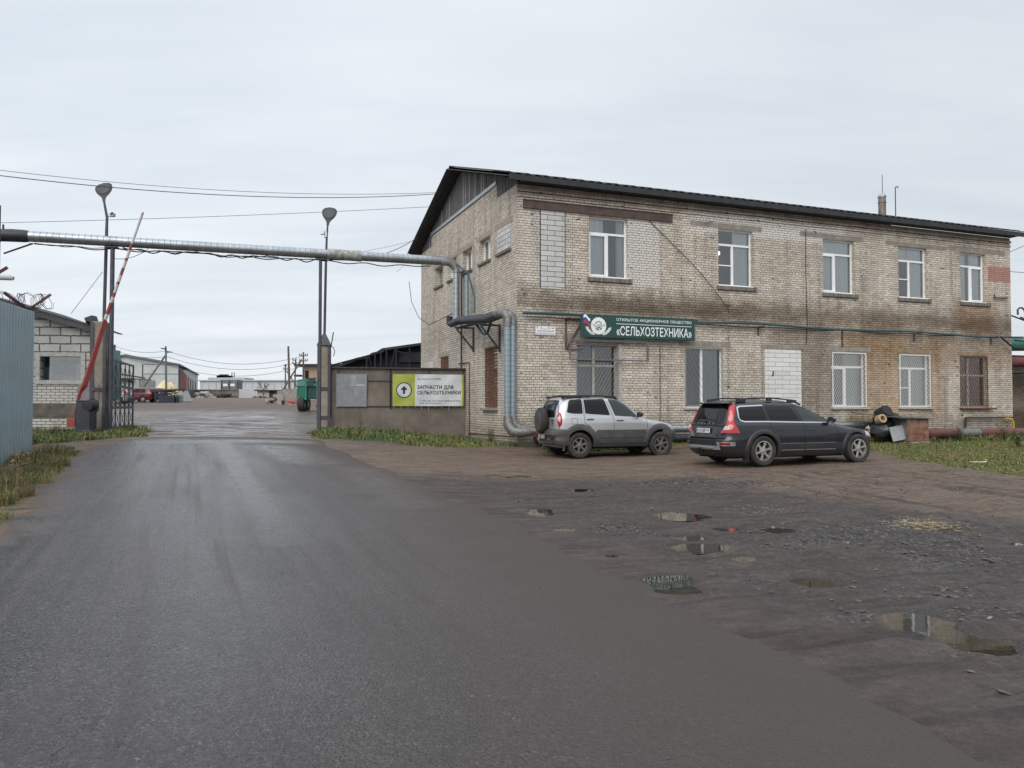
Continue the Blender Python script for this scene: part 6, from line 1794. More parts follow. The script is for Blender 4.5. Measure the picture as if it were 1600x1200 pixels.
    def arch(s, cx, cz_, r0, r1, a0, a1, eps, sgn=-1, mb=None, mi=0, n=28, lip=.0):
        """wheel-arch trim between two radii; rim turned outwards by eps"""
        mb = mb or MB(); vs_ = []
        rs = [(r0, -.03), (r0, eps), (r0 + (r1 - r0) * .3, eps + lip), (r0 + (r1 - r0) * .75, eps + lip * .8), (r1, .001)]
        for i in range(n + 1):
            a = R(a0 + (a1 - a0) * i / n)
            for (r_, e_) in rs:
                x, z = cx + r_ * math.cos(a), cz_ + r_ * math.sin(a); z = max(z, .2)
                vs_.append((x, sgn * (s.y(x, z) + e_), z))
        k_ = len(rs)
        mb.add(vs_, [(i * k_ + j, (i + 1) * k_ + j, (i + 1) * k_ + j + 1, i * k_ + j + 1) for i in range(n) for j in range(k_ - 1)], mi); return mb
def rounded(poly, r_=.05, n=5):
    out = []; m_ = len(poly)
    for i in range(m_):
        p = Vector(poly[i]); a = Vector(poly[i - 1]); b_ = Vector(poly[(i + 1) % m_])
        rr = r_[i] if isinstance(r_, (list, tuple)) else r_
        da, db = (a - p), (b_ - p); k_ = min(rr, da.length * .45, db.length * .45)
        pa, pb = p + da.normalized() * k_, p + db.normalized() * k_
        for j in range(n + 1):
            t_ = j / n; out.append(tuple(pa * (1 - t_) ** 2 + p * 2 * t_ * (1 - t_) + pb * t_ ** 2))
    return out
def carve(mb, name, mats, parent, wells, halfw, inner):
    """cut wheel wells out of the closed body"""
    o = mb.build(name, mats, None)
    cut = MB()
    for (x, z, r_) in wells:
        for sg in (-1, 1):
            M = frameM((x, sg * inner, z), (1, 0, 0), (0, 0, 1) if sg > 0 else (0, 0, -1))
            M = Matrix.Translation((x, sg * inner, z)) @ Matrix.Rotation(R(-90) * sg, 4, 'X')
            n = 36; L = halfw - inner + .3
            vs_ = [M @ Vector((r_ * math.cos(2 * math.pi * i / n), r_ * math.sin(2 * math.pi * i / n), h)) for h in (0, L) for i in range(n)]
            vs_ = [v for v in vs_]
            cut.add(vs_, [tuple(range(n))[::-1], tuple(range(n, 2 * n))] + [(i, (i + 1) % n, (i + 1) % n + n, i + n) for i in range(n)])
    c = cut.build('cutter', [M_WELL])
    md = o.modifiers.new('cut', 'BOOLEAN'); md.operation = 'DIFFERENCE'; md.object = c; md.solver = 'EXACT'
    try: md.material_mode = 'TRANSFER'
    except Exception: pass
    bpy.context.view_layer.update()
    dg = bpy.context.evaluated_depsgraph_get()
    me = bpy.data.meshes.new_from_object(o.evaluated_get(dg))
    bpy.data.objects.remove(o); bpy.data.objects.remove(c)
    me.polygons.foreach_set('use_smooth', [True] * len(me.polygons)); me.set_sharp_from_angle(angle=R(32))
    b_ = bpy.data.objects.new(name, me); COL.objects.link(b_); b_.parent = parent
    return b_
def wheel(parent, x, y, r_, w_, rim_r, rimm, spokes, sg):
    """tyre with tread shoulders; sub-part rim with spokes"""
    M = Matrix.Translation((x, y, r_)) @ Matrix.Rotation(R(90) * (1 if sg < 0 else -1), 4, 'X')     # local +z points outwards
    h = w_ / 2
    prof = [(rim_r - .01, -h * .8), (rim_r + .02, -h * .95), (r_ * .90, -h), (r_ * .97, -h * .85), (r_, -h * .6), (r_, h * .6), (r_ * .97, h * .86), (r_ * .90, h), (rim_r + .03, h * .97), (rim_r, h * .82), (rim_r - .012, h * .6)]
    t_ = MB().lathe(prof, M, 44).build('wheel', M_TYRE, parent, smooth=35)
    mb = MB()
    mb.lathe([(rim_r, h * .84), (rim_r - .018, h * .86), (rim_r - .03, h * .6), (rim_r - .045, -h * .5)], M, 40)
    mb.lathe([(0, h * .80), (.035, h * .80), (.045, h * .74), (.09, h * .66), (.10, h * .3)], M, 20)
    for k_ in range(spokes):
        a = 2 * math.pi * (k_ + .25) / spokes
        for (ra, rb, wa_, wb_) in ((.06, rim_r - .02, .055, .062),):
            p0 = M @ Vector((math.cos(a) * ra, math.sin(a) * ra, h * .60)); p1 = M @ Vector((math.cos(a) * rb, math.sin(a) * rb, h * .62))
            ax = (M.to_3x3() @ Vector((0, 0, 1)))
            d_ = (p1 - p0).normalized(); sdv = ax.cross(d_)
            v = [p0 + sdv * wa_ / 2, p0 - sdv * wa_ / 2, p1 - sdv * wb_ / 2, p1 + sdv * wb_ / 2]; top = ax * .028
            m0, m1 = p0 + top, p1 + top
            mb.add(v + [p0 + sdv * wa_ * .22 + top, p0 - sdv * wa_ * .22 + top, p1 - sdv * wb_ * .3 + top, p1 + sdv * wb_ * .3 + top], [(4, 5, 6, 7), (0, 4, 7, 3), (5, 1, 2, 6), (0, 1, 5, 4), (2, 3, 7, 6)])
    mb.build('rim', rimm, t_, smooth=35)
    MB().lathe([(0, h * .2), (rim_r - .03, h * .2)], M, 24).build('brake_disc', M_WELL, t_)
    return t_
def seam(S, car, pts, w_=.010, name='door_gap'): 
    mb = MB(); S.ribbon(pts, w_, .0015, -1, mb); S.ribbon(pts, w_, .0015, 1, mb); return mb.build(name, M_WELL, car)
class both:
    def __init__(s, fn): s.fn = fn
    def build(s, *a, **k):
        for sg in (-1, 1):
            mb = MB(); s.fn(mb, sg); mb.build(*a, **k)
def mirror(S, car, x, z, m1):
    for sg in (-1, 1):
        y = S.y(x, z); mb = MB()
        mb.lathe([(0, -.075), (.05, -.07), (.085, -.03), (.09, .03), (.08, .05), (0, .052)], Matrix.Translation((x + .02, sg * (y + .13), z + .075)) @ Matrix.Rotation(R(-90), 4, 'Y') @ Matrix.Scale(.82, 4, (1, 0, 0)) @ Matrix.Scale(1.25, 4, (0, 1, 0)), 18)
        mb.beam((x + .02, sg * (y - .01), z + .02), (x + .02, sg * (y + .10), z + .05), .05, .05)
        mb.build('door_mirror', m1, car, smooth=50)
def handle(S, car, x, z, m1):
    for sg in (-1, 1):
        y = S.y(x, z)
        MB().tube([(x - .10, sg * (y + .004), z), (x - .07, sg * (y + .03), z + .004), (x + .07, sg * (y + .03), z + .006), (x + .10, sg * (y + .004), z + .004)], .012, 8).build('door_handle', m1, car, smooth=60)

def build_suv():
    car = thing('parked_car', 'silver compact off road car with grey lower cladding and a spare wheel on its tailgate', 'car')
    PAINT = carpaint('silver_paint', (.50, .51, .52), .5, .30, .6, (.30, .255, .22), .6)
    CLAD = mat('grey_cladding', (.050, .053, .060), .62, var=.15, vscale=3, dirt=(.13, .11, .09), dscale=2.5, damt=.5)
    S = Shape(W=[(.30, .76), (.36, .80), (.50, .838), (.75, .850), (.95, .845), (1.08, .825), (1.15, .80), (1.30, .765), (1.45, .725), (1.56, .685), (1.61, .645), (1.635, .58), (1.65, .46)],
              xr=[(.30, -.60), (.5, -.645), (1.12, -.65), (1.30, -.625), (1.45, -.575), (1.56, -.51), (1.61, -.45), (1.635, -.36), (1.65, -.2)],
              xf=[(.30, 2.95), (.45, 3.08), (.62, 3.11), (.75, 3.09), (.86, 3.02), (.92, 2.92), (.96, 2.78), (1.0, 2.56), (1.04, 2.30), (1.08, 2.10), (1.115, 1.99), (1.15, 1.93), (1.30, 1.72), (1.45, 1.49), (1.56, 1.30), (1.61, 1.15), (1.635, .95), (1.65, .7)],
              xc=.85, nf=[(.3, 3.6), (.9, 4.2), (1.1, 5.5), (1.3, 6), (1.65, 5)], nr=[(.3, 8), (1.1, 8), (1.5, 6), (1.65, 5)])
    zs = [.30, .33, .36, .42, .50, .58, .66, .75, .82, .88, .92, .95, .98, 1.01, 1.04, 1.07, 1.095, 1.12, 1.15, 1.2, 1.25, 1.3, 1.36, 1.42, 1.48, 1.53, 1.57, 1.60, 1.62, 1.635, 1.645, 1.65]
    wells = [(0, .36, .41), (2.45, .36, .41)]
    carve(S.body(zs), 'body', [PAINT, M_WELL], car, wells, .85, .52)
    # windows
    for sg in (-1, 1):
        S.side(rounded([(-.36, 1.24), (-.34, 1.30), (-.26, 1.585), (.10, 1.60), (.095, 1.20), (-.20, 1.20)], [.03, .03, .09, .02, .02, .12]), .004, sg).build('rear_quarter_window', M_CGLASS, car, smooth=50)
        S.side(rounded([(.17, 1.20), (.155, 1.60), (.76, 1.605), (.90, 1.155)], [.03] * 4), .004, sg).build('rear_door_window', M_CGLASS, car, smooth=50)
        S.side(rounded([(1.045, 1.14), (.875, 1.605), (1.14, 1.59), (1.42, 1.42), (1.72, 1.15), (1.68, 1.105)], [.03, .03, .10, .1, .03, .03]), .004, sg).build('front_door_window', M_CGLASS2, car, smooth=50)
    S.back(rounded([(-.60, 1.10), (-.52, 1.565), (.52, 1.565), (.60, 1.10)], .06), .004).build('tailgate_window', M_CGLASS, car, smooth=50)
    S.back(rounded([(-.66, 1.17), (-.56, 1.60), (.56, 1.60), (.66, 1.17)], .05), .004, front=True).build('windscreen', M_CGLASS2, car, smooth=50)
    seam(S, car, [(.125, 1.635), (.13, 1.2), (.14, .95), (.30, .85), (.44, .66)], .012)
    seam(S, car, [(.80, 1.635), (.965, 1.15), (1.0, 1.05), (.985, .40)], .012)
    seam(S, car, [(1.98, 1.10), (2.02, .9), (2.0, .42)], .010)
    seam(S, car, [(.125, 1.628), (.8, 1.632), (1.15, 1.60)], .010, 'roof_gap')
    seam(S, car, [(2.0, 1.075), (2.4, 1.015), (2.9, .905)], .010, 'bonnet_gap')
    seam(S, car, [(-.50, 1.57), (-.56, 1.3), (-.57, .80)], .012, 'tailgate_gap')
    # lower cladding, arches, bumpers
    both(lambda mb, sg: (S.side([(.45, .40), (.45, .70), (.50, .76), (1.98, .76), (2.0, .40)], .014, sg, mb=mb, cols=30))).build('side_cladding', CLAD, car, smooth=40)
    both(lambda mb, sg: S.side([(.55, .53), (.55, .545), (2.0, .545), (2.0, .53)], .020, sg, mb=mb, cols=30, rows=2)).build('cladding_groove', M_TRIM, car)
    for cx_a in (0, 2.45):
        both(lambda mb, sg: S.arch(cx_a, .36, .405, .565, -8 if cx_a == 0 else 4, 188 if cx_a == 0 else 190, .028, sg, mb, lip=.003)).build('wheel_arch_trim', CLAD, car, smooth=50)
    both(lambda mb, sg: mb.beam((.45, sg * .79, .36), (2.0, sg * .79, .36), .10, .10)).build('sill', M_TRIM, car)
    # rear bumper: deep wrap-round moulding
    mb = MB(); zsb = [.34, .37, .50, .52, .60, .62, .72, .76, .785]
    prof = [(.34, .04), (.37, .085), (.49, .10), (.51, .075), (.60, .075), (.62, .11), (.70, .105), (.755, .07), (.785, .0)]
    n = 40; vs_ = []
    for j, (z, e_) in enumerate(prof):
        for i in range(n + 1):
            th = math.pi / 2 + math.pi * i / n; c, sn = math.cos(th), math.sin(th); nn = 8
            x = S.xc + math.copysign(abs(c) ** (2 / nn), c) * (S.xc - S.g('xr', z) + e_); y = math.copysign(abs(sn) ** (2 / nn), sn) * (S.g('W', z) + min(e_, .03))
            vs_.append((x, y, z))
    fs = []
    for j in range(len(prof) - 1):
        for i in range(n):
            a = j * (n + 1) + i
            if max(vs_[a][0], vs_[a + 1][0]) < -.30 + (.0 if prof[j][0] > .6 else .0): fs.append((a, a + 1, a + n + 2, a + n + 1))
    us_ = sorted({i for f in fs for i in f}); rm = {o_: k_ for k_, o_ in enumerate(us_)}
    mb.add([vs_[i] for i in us_], [tuple(rm[i] for i in f) for f in fs]); mb.build('rear_bumper', CLAD, car, smooth=40)
    mb = MB(); n = 30
    prof = [(.33, .0), (.40, .05), (.60, .06), (.70, .03), (.74, 0)]; vs_ = []
    for z, e_ in prof:
        for i in range(n + 1):
            y = -.80 + 1.6 * i / n; vs_.append((S.xfront(y * .98, z) + e_, y * 1.02, z))
    mb.add(vs_, [(j * (n + 1) + i, j * (n + 1) + i + 1, (j + 1) * (n + 1) + i + 1, (j + 1) * (n + 1) + i) for j in range(len(prof) - 1) for i in range(n)]); mb.build('front_bumper', CLAD, car, smooth=40)
    mb = MB(); xb = -.65 - .105
    mb.bb(xb - .012, xb + .02, -.20, .42, .515, .615); mb.build('bumper_recess', M_TRIM, car)
    mb = MB(); mb.bb(xb - .022, xb - .012, -.12, .38, .51, .62); mb.build('number_plate', mat('muddy_plate', (.34, .33, .30), .6, var=.3, vscale=10), car)
    for sg in (-1, 1): MB().bb(xb - .01, xb + .03, sg * .62 - .13, sg * .62 + .13, .53, .60).build('fog_lamp', M_LDRED if sg > 0 else M_TRIM, car)
    MB().tube([(-.60, .05, .40), (-.86, .05, .40), (-.88, .05, .47)], .022, 8).lathe([(0, .03), (.025, .02), (.03, 0), (.025, -.02), (0, -.03)], Matrix.Translation((-.88, .05, .49)), 10).build('tow_ball', M_TIN, car, smooth=50)
    # lamps
    for sg in (-1, 1):
        def oval(cx0, cz0, a_, b2, m_=24): return [(cx0 + a_ * math.cos(2 * math.pi * i / m_), cz0 + b2 * math.sin(2 * math.pi * i / m_)) for i in range(m_)]
        mb = MB(); M_ = 22
        # tail lamp wraps the rear corner: built on the skin by angle along the plan outline
        def cornerpt(t_, z, e_):     # t_: -1 on the tail, +1 on the flank
            n = S.g('nr', z); th = math.pi / 2 + (math.pi / 2) * (.57 - .115 * t_); c, sn = math.cos(th), math.sin(th)
            return (S.xc + math.copysign(abs(c) ** (2 / n), c) * (S.xc - S.g('xr', z) + e_), sg * abs(sn) ** (2 / n) * (S.g('W', z) + e_), z)
        def lampoval(zc0, hz0, t0, wt, e_, m_, nm):
            mb = MB(); vs_ = [cornerpt(t0, zc0, e_ + .008)]
            K_ = 26
            for rr__ in (.55, .9, 1.0):
                for i in range(K_):
                    a = 2 * math.pi * i / K_; vs_.append(cornerpt(t0 + wt * rr__ * math.cos(a), zc0 + hz0 * rr__ * math.sin(a), e_ if rr__ < 1 else .0))
            fs = [(0, 1 + i, 1 + (i + 1) % K_) for i in range(K_)] + [(1 + r_ * K_ + i, 1 + (r_ + 1) * K_ + i, 1 + (r_ + 1) * K_ + (i + 1) % K_, 1 + r_ * K_ + (i + 1) % K_) for r_ in range(2) for i in range(K_)]
            mb.add(vs_, fs); return mb.build(nm, m_, car, smooth=60)
        lampoval(1.045, .19, .0, 1.15, .022, M_LRED, 'tail_lamp')
        lampoval(1.055, .075, .0, .72, .032, M_LWHT, 'lamp_bulb_cover')
        S.side([(2.72, .78), (2.70, .92), (2.93, .88), (2.98, .79)], .006, sg, rows=10, cols=8).build('headlight', M_LWHT, car, smooth=50)
        S.side(rounded([(-.23, .93), (-.23, 1.07), (-.09, 1.07), (-.09, .93)], .03), .003, sg).build('fuel_flap' if sg < 0 else 'side_cap', PAINT, car) if sg < 0 else None
    mb = MB(); S.ribbon([(-.24, .92), (-.24, 1.08), (-.08, 1.08), (-.08, .92), (-.24, .92)], .008, .0015, -1, mb); mb.build('flap_gap', M_WELL, car)
    handle(S, car, .30, 1.045, M_TRIM); handle(S, car, 1.18, 1.01, M_TRIM); mirror(S, car, 1.72, 1.10, M_TRIM)
    # spare wheel in its hard cover
    M = Matrix.Translation((-.68, .10, 1.01)) @ Matrix.Rotation(R(-90), 4, 'Y')
    sp = MB().lathe([(.20, -.02), (.32, .0), (.35, .04), (.357, .11), (.347, .165), (.315, .195), (.285, .20)], M, 44).build('spare_wheel', M_TYRE, car, smooth=40)
    MB().lathe([(.287, .198), (.275, .212), (.10, .222), (0, .224)], M, 36).build('cover', mat('spare_cover', (.055, .056, .060), .5, var=.2, vscale=4, dirt=(.11, .10, .09), damt=.4), sp, smooth=40)
    MB().tube([(-.60, .1, 1.0), (-.70, .1, 1.0)], .10, 12).build('spare_mount', M_TRIM, car)
    MB().beam((-.66, -.42, .93), (-.665, -.52, .93), .012, .028).beam((-.66, -.38, 1.02), (-.665, -.54, 1.02), .012, .035).build('badge', M_TRIM, car)
    # roof rails
    for sg in (-1, 1):
        pts = [(-.42, sg * .56, 1.60), (-.25, sg * .58, 1.675), (.1, sg * .585, 1.69), (.7, sg * .58, 1.69), (1.05, sg * .55, 1.672), (1.22, sg * .53, 1.61)]
        mb = MB().tube(pts, [.02, .022, .020, .020, .024, .028], 8)
        for x in (-.30, .0, 1.02): mb.box((x, sg * .58, 1.65), (.30 if x != 0 else .28, .06, .055))
        mb.build('roof_rail', M_TRIM, car, smooth=60)
    MB().beam((.02, -.60, 1.672), (.38, -.60, 1.672), .07, .05).build('rail_foot', M_TRIM, car)
    MB().box((.42, 0, 1.69), (.06, .04, .03)).tube([(.42, 0, 1.69), (.36, 0, 1.72)], .006, 6).build('roof_aerial', M_CHROME, car)
    RIM = mat('grey_alloy', (.20, .185, .165), .5, metal=.5, var=.2, dirt=(.12, .10, .08), damt=.4)
    for x in (0, 2.45):
        for sg in (-1, 1): wheel(car, x, sg * .745, .345, .195, .215, RIM, 6, sg)
    mb = MB(); mb.bb(-.5, 2.9, -.50, .50, .24, .36); mb.build('underbody', M_WELL, car)
    for sg in (-1, 1): MB().bb(-.455, -.445, sg * .66, sg * .84, .20, .42).build('mud_flap', mat('mud_flap', (.09, .08, .07), .8), car)
    return car

def build_wagon():
    car = thing('parked_car', 'dark blue grey estate car with tall red tail lights and chrome window line', 'car')
    PAINT = carpaint('dark_blue_paint', (.005, .008, .014), .25, .28, .8, (.06, .055, .052), .35)
    CLAD = mat('dark_plastic', (.018, .020, .025), .5, var=.1, dirt=(.07, .062, .055), damt=.35)
    S = Shape(W=[(.22, .84), (.30, .88), (.45, .905), (.65, .915), (.85, .905), (.93, .89), (.99, .85), (1.05, .815), (1.15, .785), (1.30, .72), (1.40, .665), (1.46, .60), (1.495, .51), (1.515, .40)],
              xr=[(.22, -.88), (.32, -1.02), (.45, -1.065), (.60, -1.06), (.66, -1.00), (.80, -.975), (.95, -.93), (1.05, -.895), (1.20, -.83), (1.35, -.765), (1.43, -.73), (1.46, -.69), (1.495, -.55), (1.515, -.35)],
              xf=[(.22, 3.5), (.35, 3.68), (.5, 3.74), (.62, 3.74), (.70, 3.68), (.76, 3.55), (.80, 3.36), (.84, 3.10), (.88, 2.86), (.92, 2.60), (.955, 2.40), (.99, 2.26), (1.05, 2.12), (1.15, 1.90), (1.30, 1.56), (1.40, 1.28), (1.46, 1.02), (1.495, .75), (1.515, .5)],
              xc=.9, nf=[(.2, 3.0), (.7, 3.2), (.95, 4.5), (1.1, 6), (1.5, 5)], nr=[(.2, 5.5), (.6, 5.5), (1.0, 6.5), (1.4, 7), (1.5, 5)])
    zs = [.22, .26, .30, .36, .42, .50, .56, .60, .63, .66, .72, .76, .80, .84, .88, .92, .955, .99, 1.02, 1.05, 1.1, 1.15, 1.2, 1.25, 1.3, 1.35, 1.40, 1.43, 1.46, 1.48, 1.495, 1.507, 1.515]
    wells = [(0, .35, .40), (2.815, .35, .40)]
    carve(S.body(zs), 'body', [PAINT, M_WELL], car, wells, .92, .58)
    Q = rounded([(-.54, 1.045), (-.575, 1.10), (-.53, 1.345), (.13, 1.375), (.155, 1.035), (-.47, 1.035)], [.02, .04, .07, .02, .02, .05])
    for sg in (-1, 1):
        S.side(Q, .004, sg).build('rear_quarter_window', M_CGLASS, car, smooth=50)
        S.side(rounded([(.24, 1.03), (.20, 1.375), (.92, 1.365), (1.10, 1.01)], .03), .004, sg).build('rear_door_window', M_CGLASS, car, smooth=50)
        S.side(rounded([(1.19, 1.005), (1.02, 1.36), (1.25, 1.335), (1.60, 1.20), (1.93, 1.01), (1.90, .985)], [.03, .03, .1, .1, .02, .02]), .004, sg).build('front_door_window', M_CGLASS2, car, smooth=50)
        mb = MB(); S.ribbon([(2.0, .985), (1.1, 1.0), (.15, 1.02), (-.47, 1.022), (-.56, 1.05), (-.592, 1.12), (-.56, 1.34), (-.50, 1.37), (.14, 1.395)], .026, .008, sg, mb); mb.build('chrome_strip', M_CHROME, car, smooth=50)
        mb = MB(); S.ribbon([(.14, 1.40), (1.0, 1.385), (1.3, 1.345), (1.75, 1.15), (2.03, .99)], .03, .004, sg, mb); mb.build('window_trim', M_TRIM, car, smooth=50)
    S.back(rounded([(-.58, .98), (-.53, 1.40), (.53, 1.40), (.58, .98), (.4, .955), (-.4, .955)], .05), .005).build('tailgate_window', M_CGLASS, car, smooth=50)
    S.back(rounded([(-.72, 1.0), (-.55, 1.43), (.55, 1.43), (.72, 1.0)], .05), .004, front=True).build('windscreen', M_CGLASS2, car, smooth=50)
    seam(S, car, [(.18, 1.44), (.19, 1.03), (.22, .85), (.42, .62), (.47, .36)])
    seam(S, car, [(.98, 1.44), (1.145, 1.0), (1.17, .9), (1.16, .34)])
    seam(S, car, [(2.12, .97), (2.16, .8), (2.12, .36)])
    seam(S, car, [(2.2, .95), (2.7, .87), (3.3, .775)], .010, 'bonnet_gap')
    seam(S, car, [(-1.03, .585), (-.5, .60), (-.45, .55)], .010, 'bumper_gap')
    both(lambda mb, sg: S.side([(.43, .345), (.43, .52), (2.36, .52), (2.36, .345)], .010, sg, mb=mb, cols=30, rows=8)).build('side_cladding', CLAD, car, smooth=40)
    for zc0 in (.36, .515):
        both(lambda mb, sg: S.ribbon([(.47, zc0), (1.14, zc0)], .020, .018, sg, mb)).build('chrome_strip', M_CHROME if zc0 < .4 else mat('dull_strip', (.12, .125, .135), .4), car)
        both(lambda mb, sg: S.ribbon([(1.18, zc0), (2.10, zc0)], .020, .018, sg, mb)).build('chrome_strip', M_CHROME if zc0 < .4 else MATS['dull_strip'], car)
    for cx_a in (0, 2.815):
        both(lambda mb, sg: S.arch(cx_a, .35, .395, .50, -20, 200, .022, sg, mb, lip=.006)).build('wheel_arch_trim', CLAD, car, smooth=50)
    # tail lights: tall blade up the pillar and a wide foot
    for sg in (-1, 1):
        def cp(t_, z, e_):     # position round the rear corner, t_=0 tail .. 1 flank
            n = S.g('nr', z); th = math.pi / 2 + (math.pi / 2) * (1 - t_); c, sn = math.cos(th), math.sin(th)
            return (S.xc + math.copysign(abs(c) ** (2 / n), c) * (S.xc - S.g('xr', z) + e_), sg * abs(sn) ** (2 / n) * (S.g('W', z) + e_), z)
        # rows: (z, t inner, t outer)
        def blade(rows, e_, nm, m_):
            mb = MB(); vs_ = []; C_ = 12
            for (z, ta, tb) in rows:
                for i in range(C_ + 1):
                    f = i / C_; ee = e_ if 0 < i < C_ else 0.0; vs_.append(cp(ta + (tb - ta) * f, z, ee))
            mb.add(vs_, [(j * (C_ + 1) + i, j * (C_ + 1) + i + 1, (j + 1) * (C_ + 1) + i + 1, (j + 1) * (C_ + 1) + i) for j in range(len(rows) - 1) for i in range(C_)])
            return mb.build(nm, m_, car, smooth=60)
        def tt(ty, z):      # angle parameter from lateral position y (as a share of W)
            n = S.g('nr', z); return None
        def t_from_y(fy, z):
            n = S.g('nr', z); return math.asin(min(1, fy ** (n / 2))) / (math.pi / 2)
        def t_from_x(x, z):
            n = S.g('nr', z); u_ = min(1, (S.xc - x) / (S.xc - S.g('xr', z))); return math.acos(min(1, u_ ** (n / 2))) / (math.pi / 2)
        rows = []
        for i in range(15):
            z = .965 + (1.41 - .965) * i / 14; f = i / 14
            rows.append((z, t_from_y(.78 + .02 * f, z), t_from_x(S.g('xr', z) + .20 - .03 * f, z)))
        blade(rows, .018, 'tail_lamp', M_LRED)
        rows = []
        for i in range(9):
            z = .765 + (.965 - .765) * i / 8; f = i / 8
            rows.append((z, t_from_y(.64 + .14 * f ** 1.3, z), t_from_x(S.g('xr', z) + .36 - .16 * f, z)))
        blade(rows, .028, 'tail_lamp', M_LRED)
        rows = []
        for i in range(6):
            z = .835 + .09 * i / 5; rows.append((z, t_from_y(.70 + .04 * i / 5, z), t_from_x(S.g('xr', z) + .12, z)))
        blade(rows, .034, 'reversing_lamp', M_LWHT)
        rows = [(z, t_from_y(.62 - (z - .47) * .5, z), t_from_x(-.74, z)) for z in (.470, .50, .53, .565)]
        blade(rows, .010, 'reflector_frame', M_CHROME)
        rows = [(z, t_from_y(.68, z), t_from_x(-.84, z)) for z in (.488, .515, .545)]
        blade(rows, .022, 'reflector', M_LDRED)
        S.side([(3.22, .66), (3.18, .77), (3.30, .79), (3.48, .73), (3.46, .66)], .006, sg, rows=10, cols=8).build('headlight', M_LWHT, car, smooth=50)
    # tailgate details
    xg = lambda y, z, e_=.0: S.xrear(y, z) - e_
    def bar_(y0, y1, z0, z1, e0, e1, m_, nm, n=16):
        mb = MB(); vs_ = []
        for i in range(n + 1):
            y = y0 + (y1 - y0) * i / n
            vs_ += [(xg(y, z0, 0), y, z0), (xg(y, z0, e0), y, z0), (xg(y, z1, e1), y, z1), (xg(y, z1, 0), y, z1)]
        mb.add(vs_, [(4 * i + j, 4 * i + 4 + j, 4 * i + 4 + (j + 1) % 4, 4 * i + (j + 1) % 4) for i in range(n) for j in range(4)] + [(0, 1, 2, 3), (4 * n + 3, 4 * n + 2, 4 * n + 1, 4 * n)])
        return mb.build(nm, m_, car, smooth=30)
    bar_(-.66, .66, .915, .945, .012, .020, M_TRIM, 'tailgate_ledge')
    bar_(-.70, .70, .645, .665, .035, .0, PAINT, 'bumper_step')
    bar_(-.62, .62, .38, .47, .022, .012, mat('skid_plate', (.30, .31, .33), .4, metal=.4), 'skid_plate')
    bar_(-.45, .45, .415, .435, .034, .030, mat('skid_plate_light', (.42, .43, .45), .4, metal=.4), 'skid_plate_rib')
    bar_(-.58, .58, .26, .375, .005, .012, M_TRIM, 'lower_valance')
    q0 = (xg(.28, .76, .014), .28, .755); q1 = (xg(-.24, .76, .014), -.24, .755)
    M = frameM((xg(0, .76, .018), .28, .75), (0, -1, 0), (.10, 0, 1))
    MB().box(M @ Vector((.26, .056, 0)), (.53, .122, .012), M.to_3x3()).build('plate_frame', M_TRIM, car)
    MB().box(M @ Vector((.26, .056, .006)), (.512, .108, .006), M.to_3x3()).build('number_plate', mat('plate_white', (.62, .62, .60), .5), car)
    Mt = M @ Matrix.Translation((.02, .018, .0105))
    text('А151ВР', 'plate_lettering', Mt, .074, M_TRIM, car, .335, .03, depth=0)
    text('147', 'plate_lettering', M @ Matrix.Translation((.385, .040, .0105)), .05, M_TRIM, car, .105, .03, depth=0)
    Mb = frameM((xg(0, .965, .022), .31, .962), (0, -1, 0), (.15, 0, 1))
    for i, ch_ in enumerate('VOLVO'):
        text(ch_, 'badge_lettering', Mb @ Matrix.Translation((.145 * i, 0, 0)), .032, M_CHROME, car, .035, .02, depth=0)
    # roof spoiler
    mb = MB(); n = 16; vs_ = []
    for i in range(n + 1):
        y = -.60 + 1.2 * i / n; bow = .03 * (1 - (y / .6) ** 2)
        vs_ += [(-.60, y, 1.475), (-.865 - bow, y, 1.450), (-.87 - bow, y, 1.437), (-.72, y, 1.415)]
    mb.add(vs_, [(4 * i + j, 4 * i + 4 + j, 4 * i + 4 + (j + 1) % 4, 4 * i + (j + 1) % 4) for i in range(n) for j in range(4)] + [(0, 1, 2, 3), (4 * n + 3, 4 * n + 2, 4 * n + 1, 4 * n)])
    mb.build('roof_spoiler', PAINT, car, smooth=40)
    MB().tube([(xg(0, .985, .03), .05, .985), (xg(0, 1.03, .035), .05, 1.04)], .02, 8).tube([(xg(0, 1.0, .035), .03, 1.01), (xg(-.2, 1.06, .02), .52, 1.05)], .010, 6).build('rear_wiper', M_TRIM, car, smooth=50)
    for sg in (-1, 1):
        pts = [(-.50, sg * .545, 1.46), (-.40, sg * .56, 1.53), (-.1, sg * .565, 1.56), (.5, sg * .565, 1.565), (1.05, sg * .555, 1.525), (1.35, sg * .54, 1.41)]
        mb = MB().tube(pts, [.022, .02, .018, .018, .022, .025], 8)
        for x, zz, L in ((-.38, 1.50, .25), (.42, 1.53, .14), (1.08, 1.485, .26)): mb.box((x, sg * .56, zz), (L, .045, .07))
        mb.build('roof_rail', M_TRIM, car, smooth=60)
    MB().tube([(.75, -.575, 1.553), (1.1, -.565, 1.528), (1.2, -.56, 1.495)], .014, 6).build('rail_chrome', M_CHROME, car, smooth=60)
    handle(S, car, .46, .835, PAINT); handle(S, car, 1.38, .815, PAINT)
    mirror(S, car, 1.92, .98, PAINT)
    for sg in (-1, 1): MB().box((1.955, sg * (S.y(1.92, .98) + .15), 1.07), (.04, .15, .10)).build('mirror_cap', M_CHROME, car, bevel=.015)
    RIM = mat('silver_alloy', (.46, .45, .43), .32, metal=.7, dirt=(.2, .17, .14), damt=.3)
    for x in (0, 2.815):
        for sg in (-1, 1): wheel(car, x, sg * .795, .35, .225, .232, RIM, 6, sg)
    MB().bb(-.75, 3.4, -.55, .55, .17, .30).build('underbody', M_WELL, car)
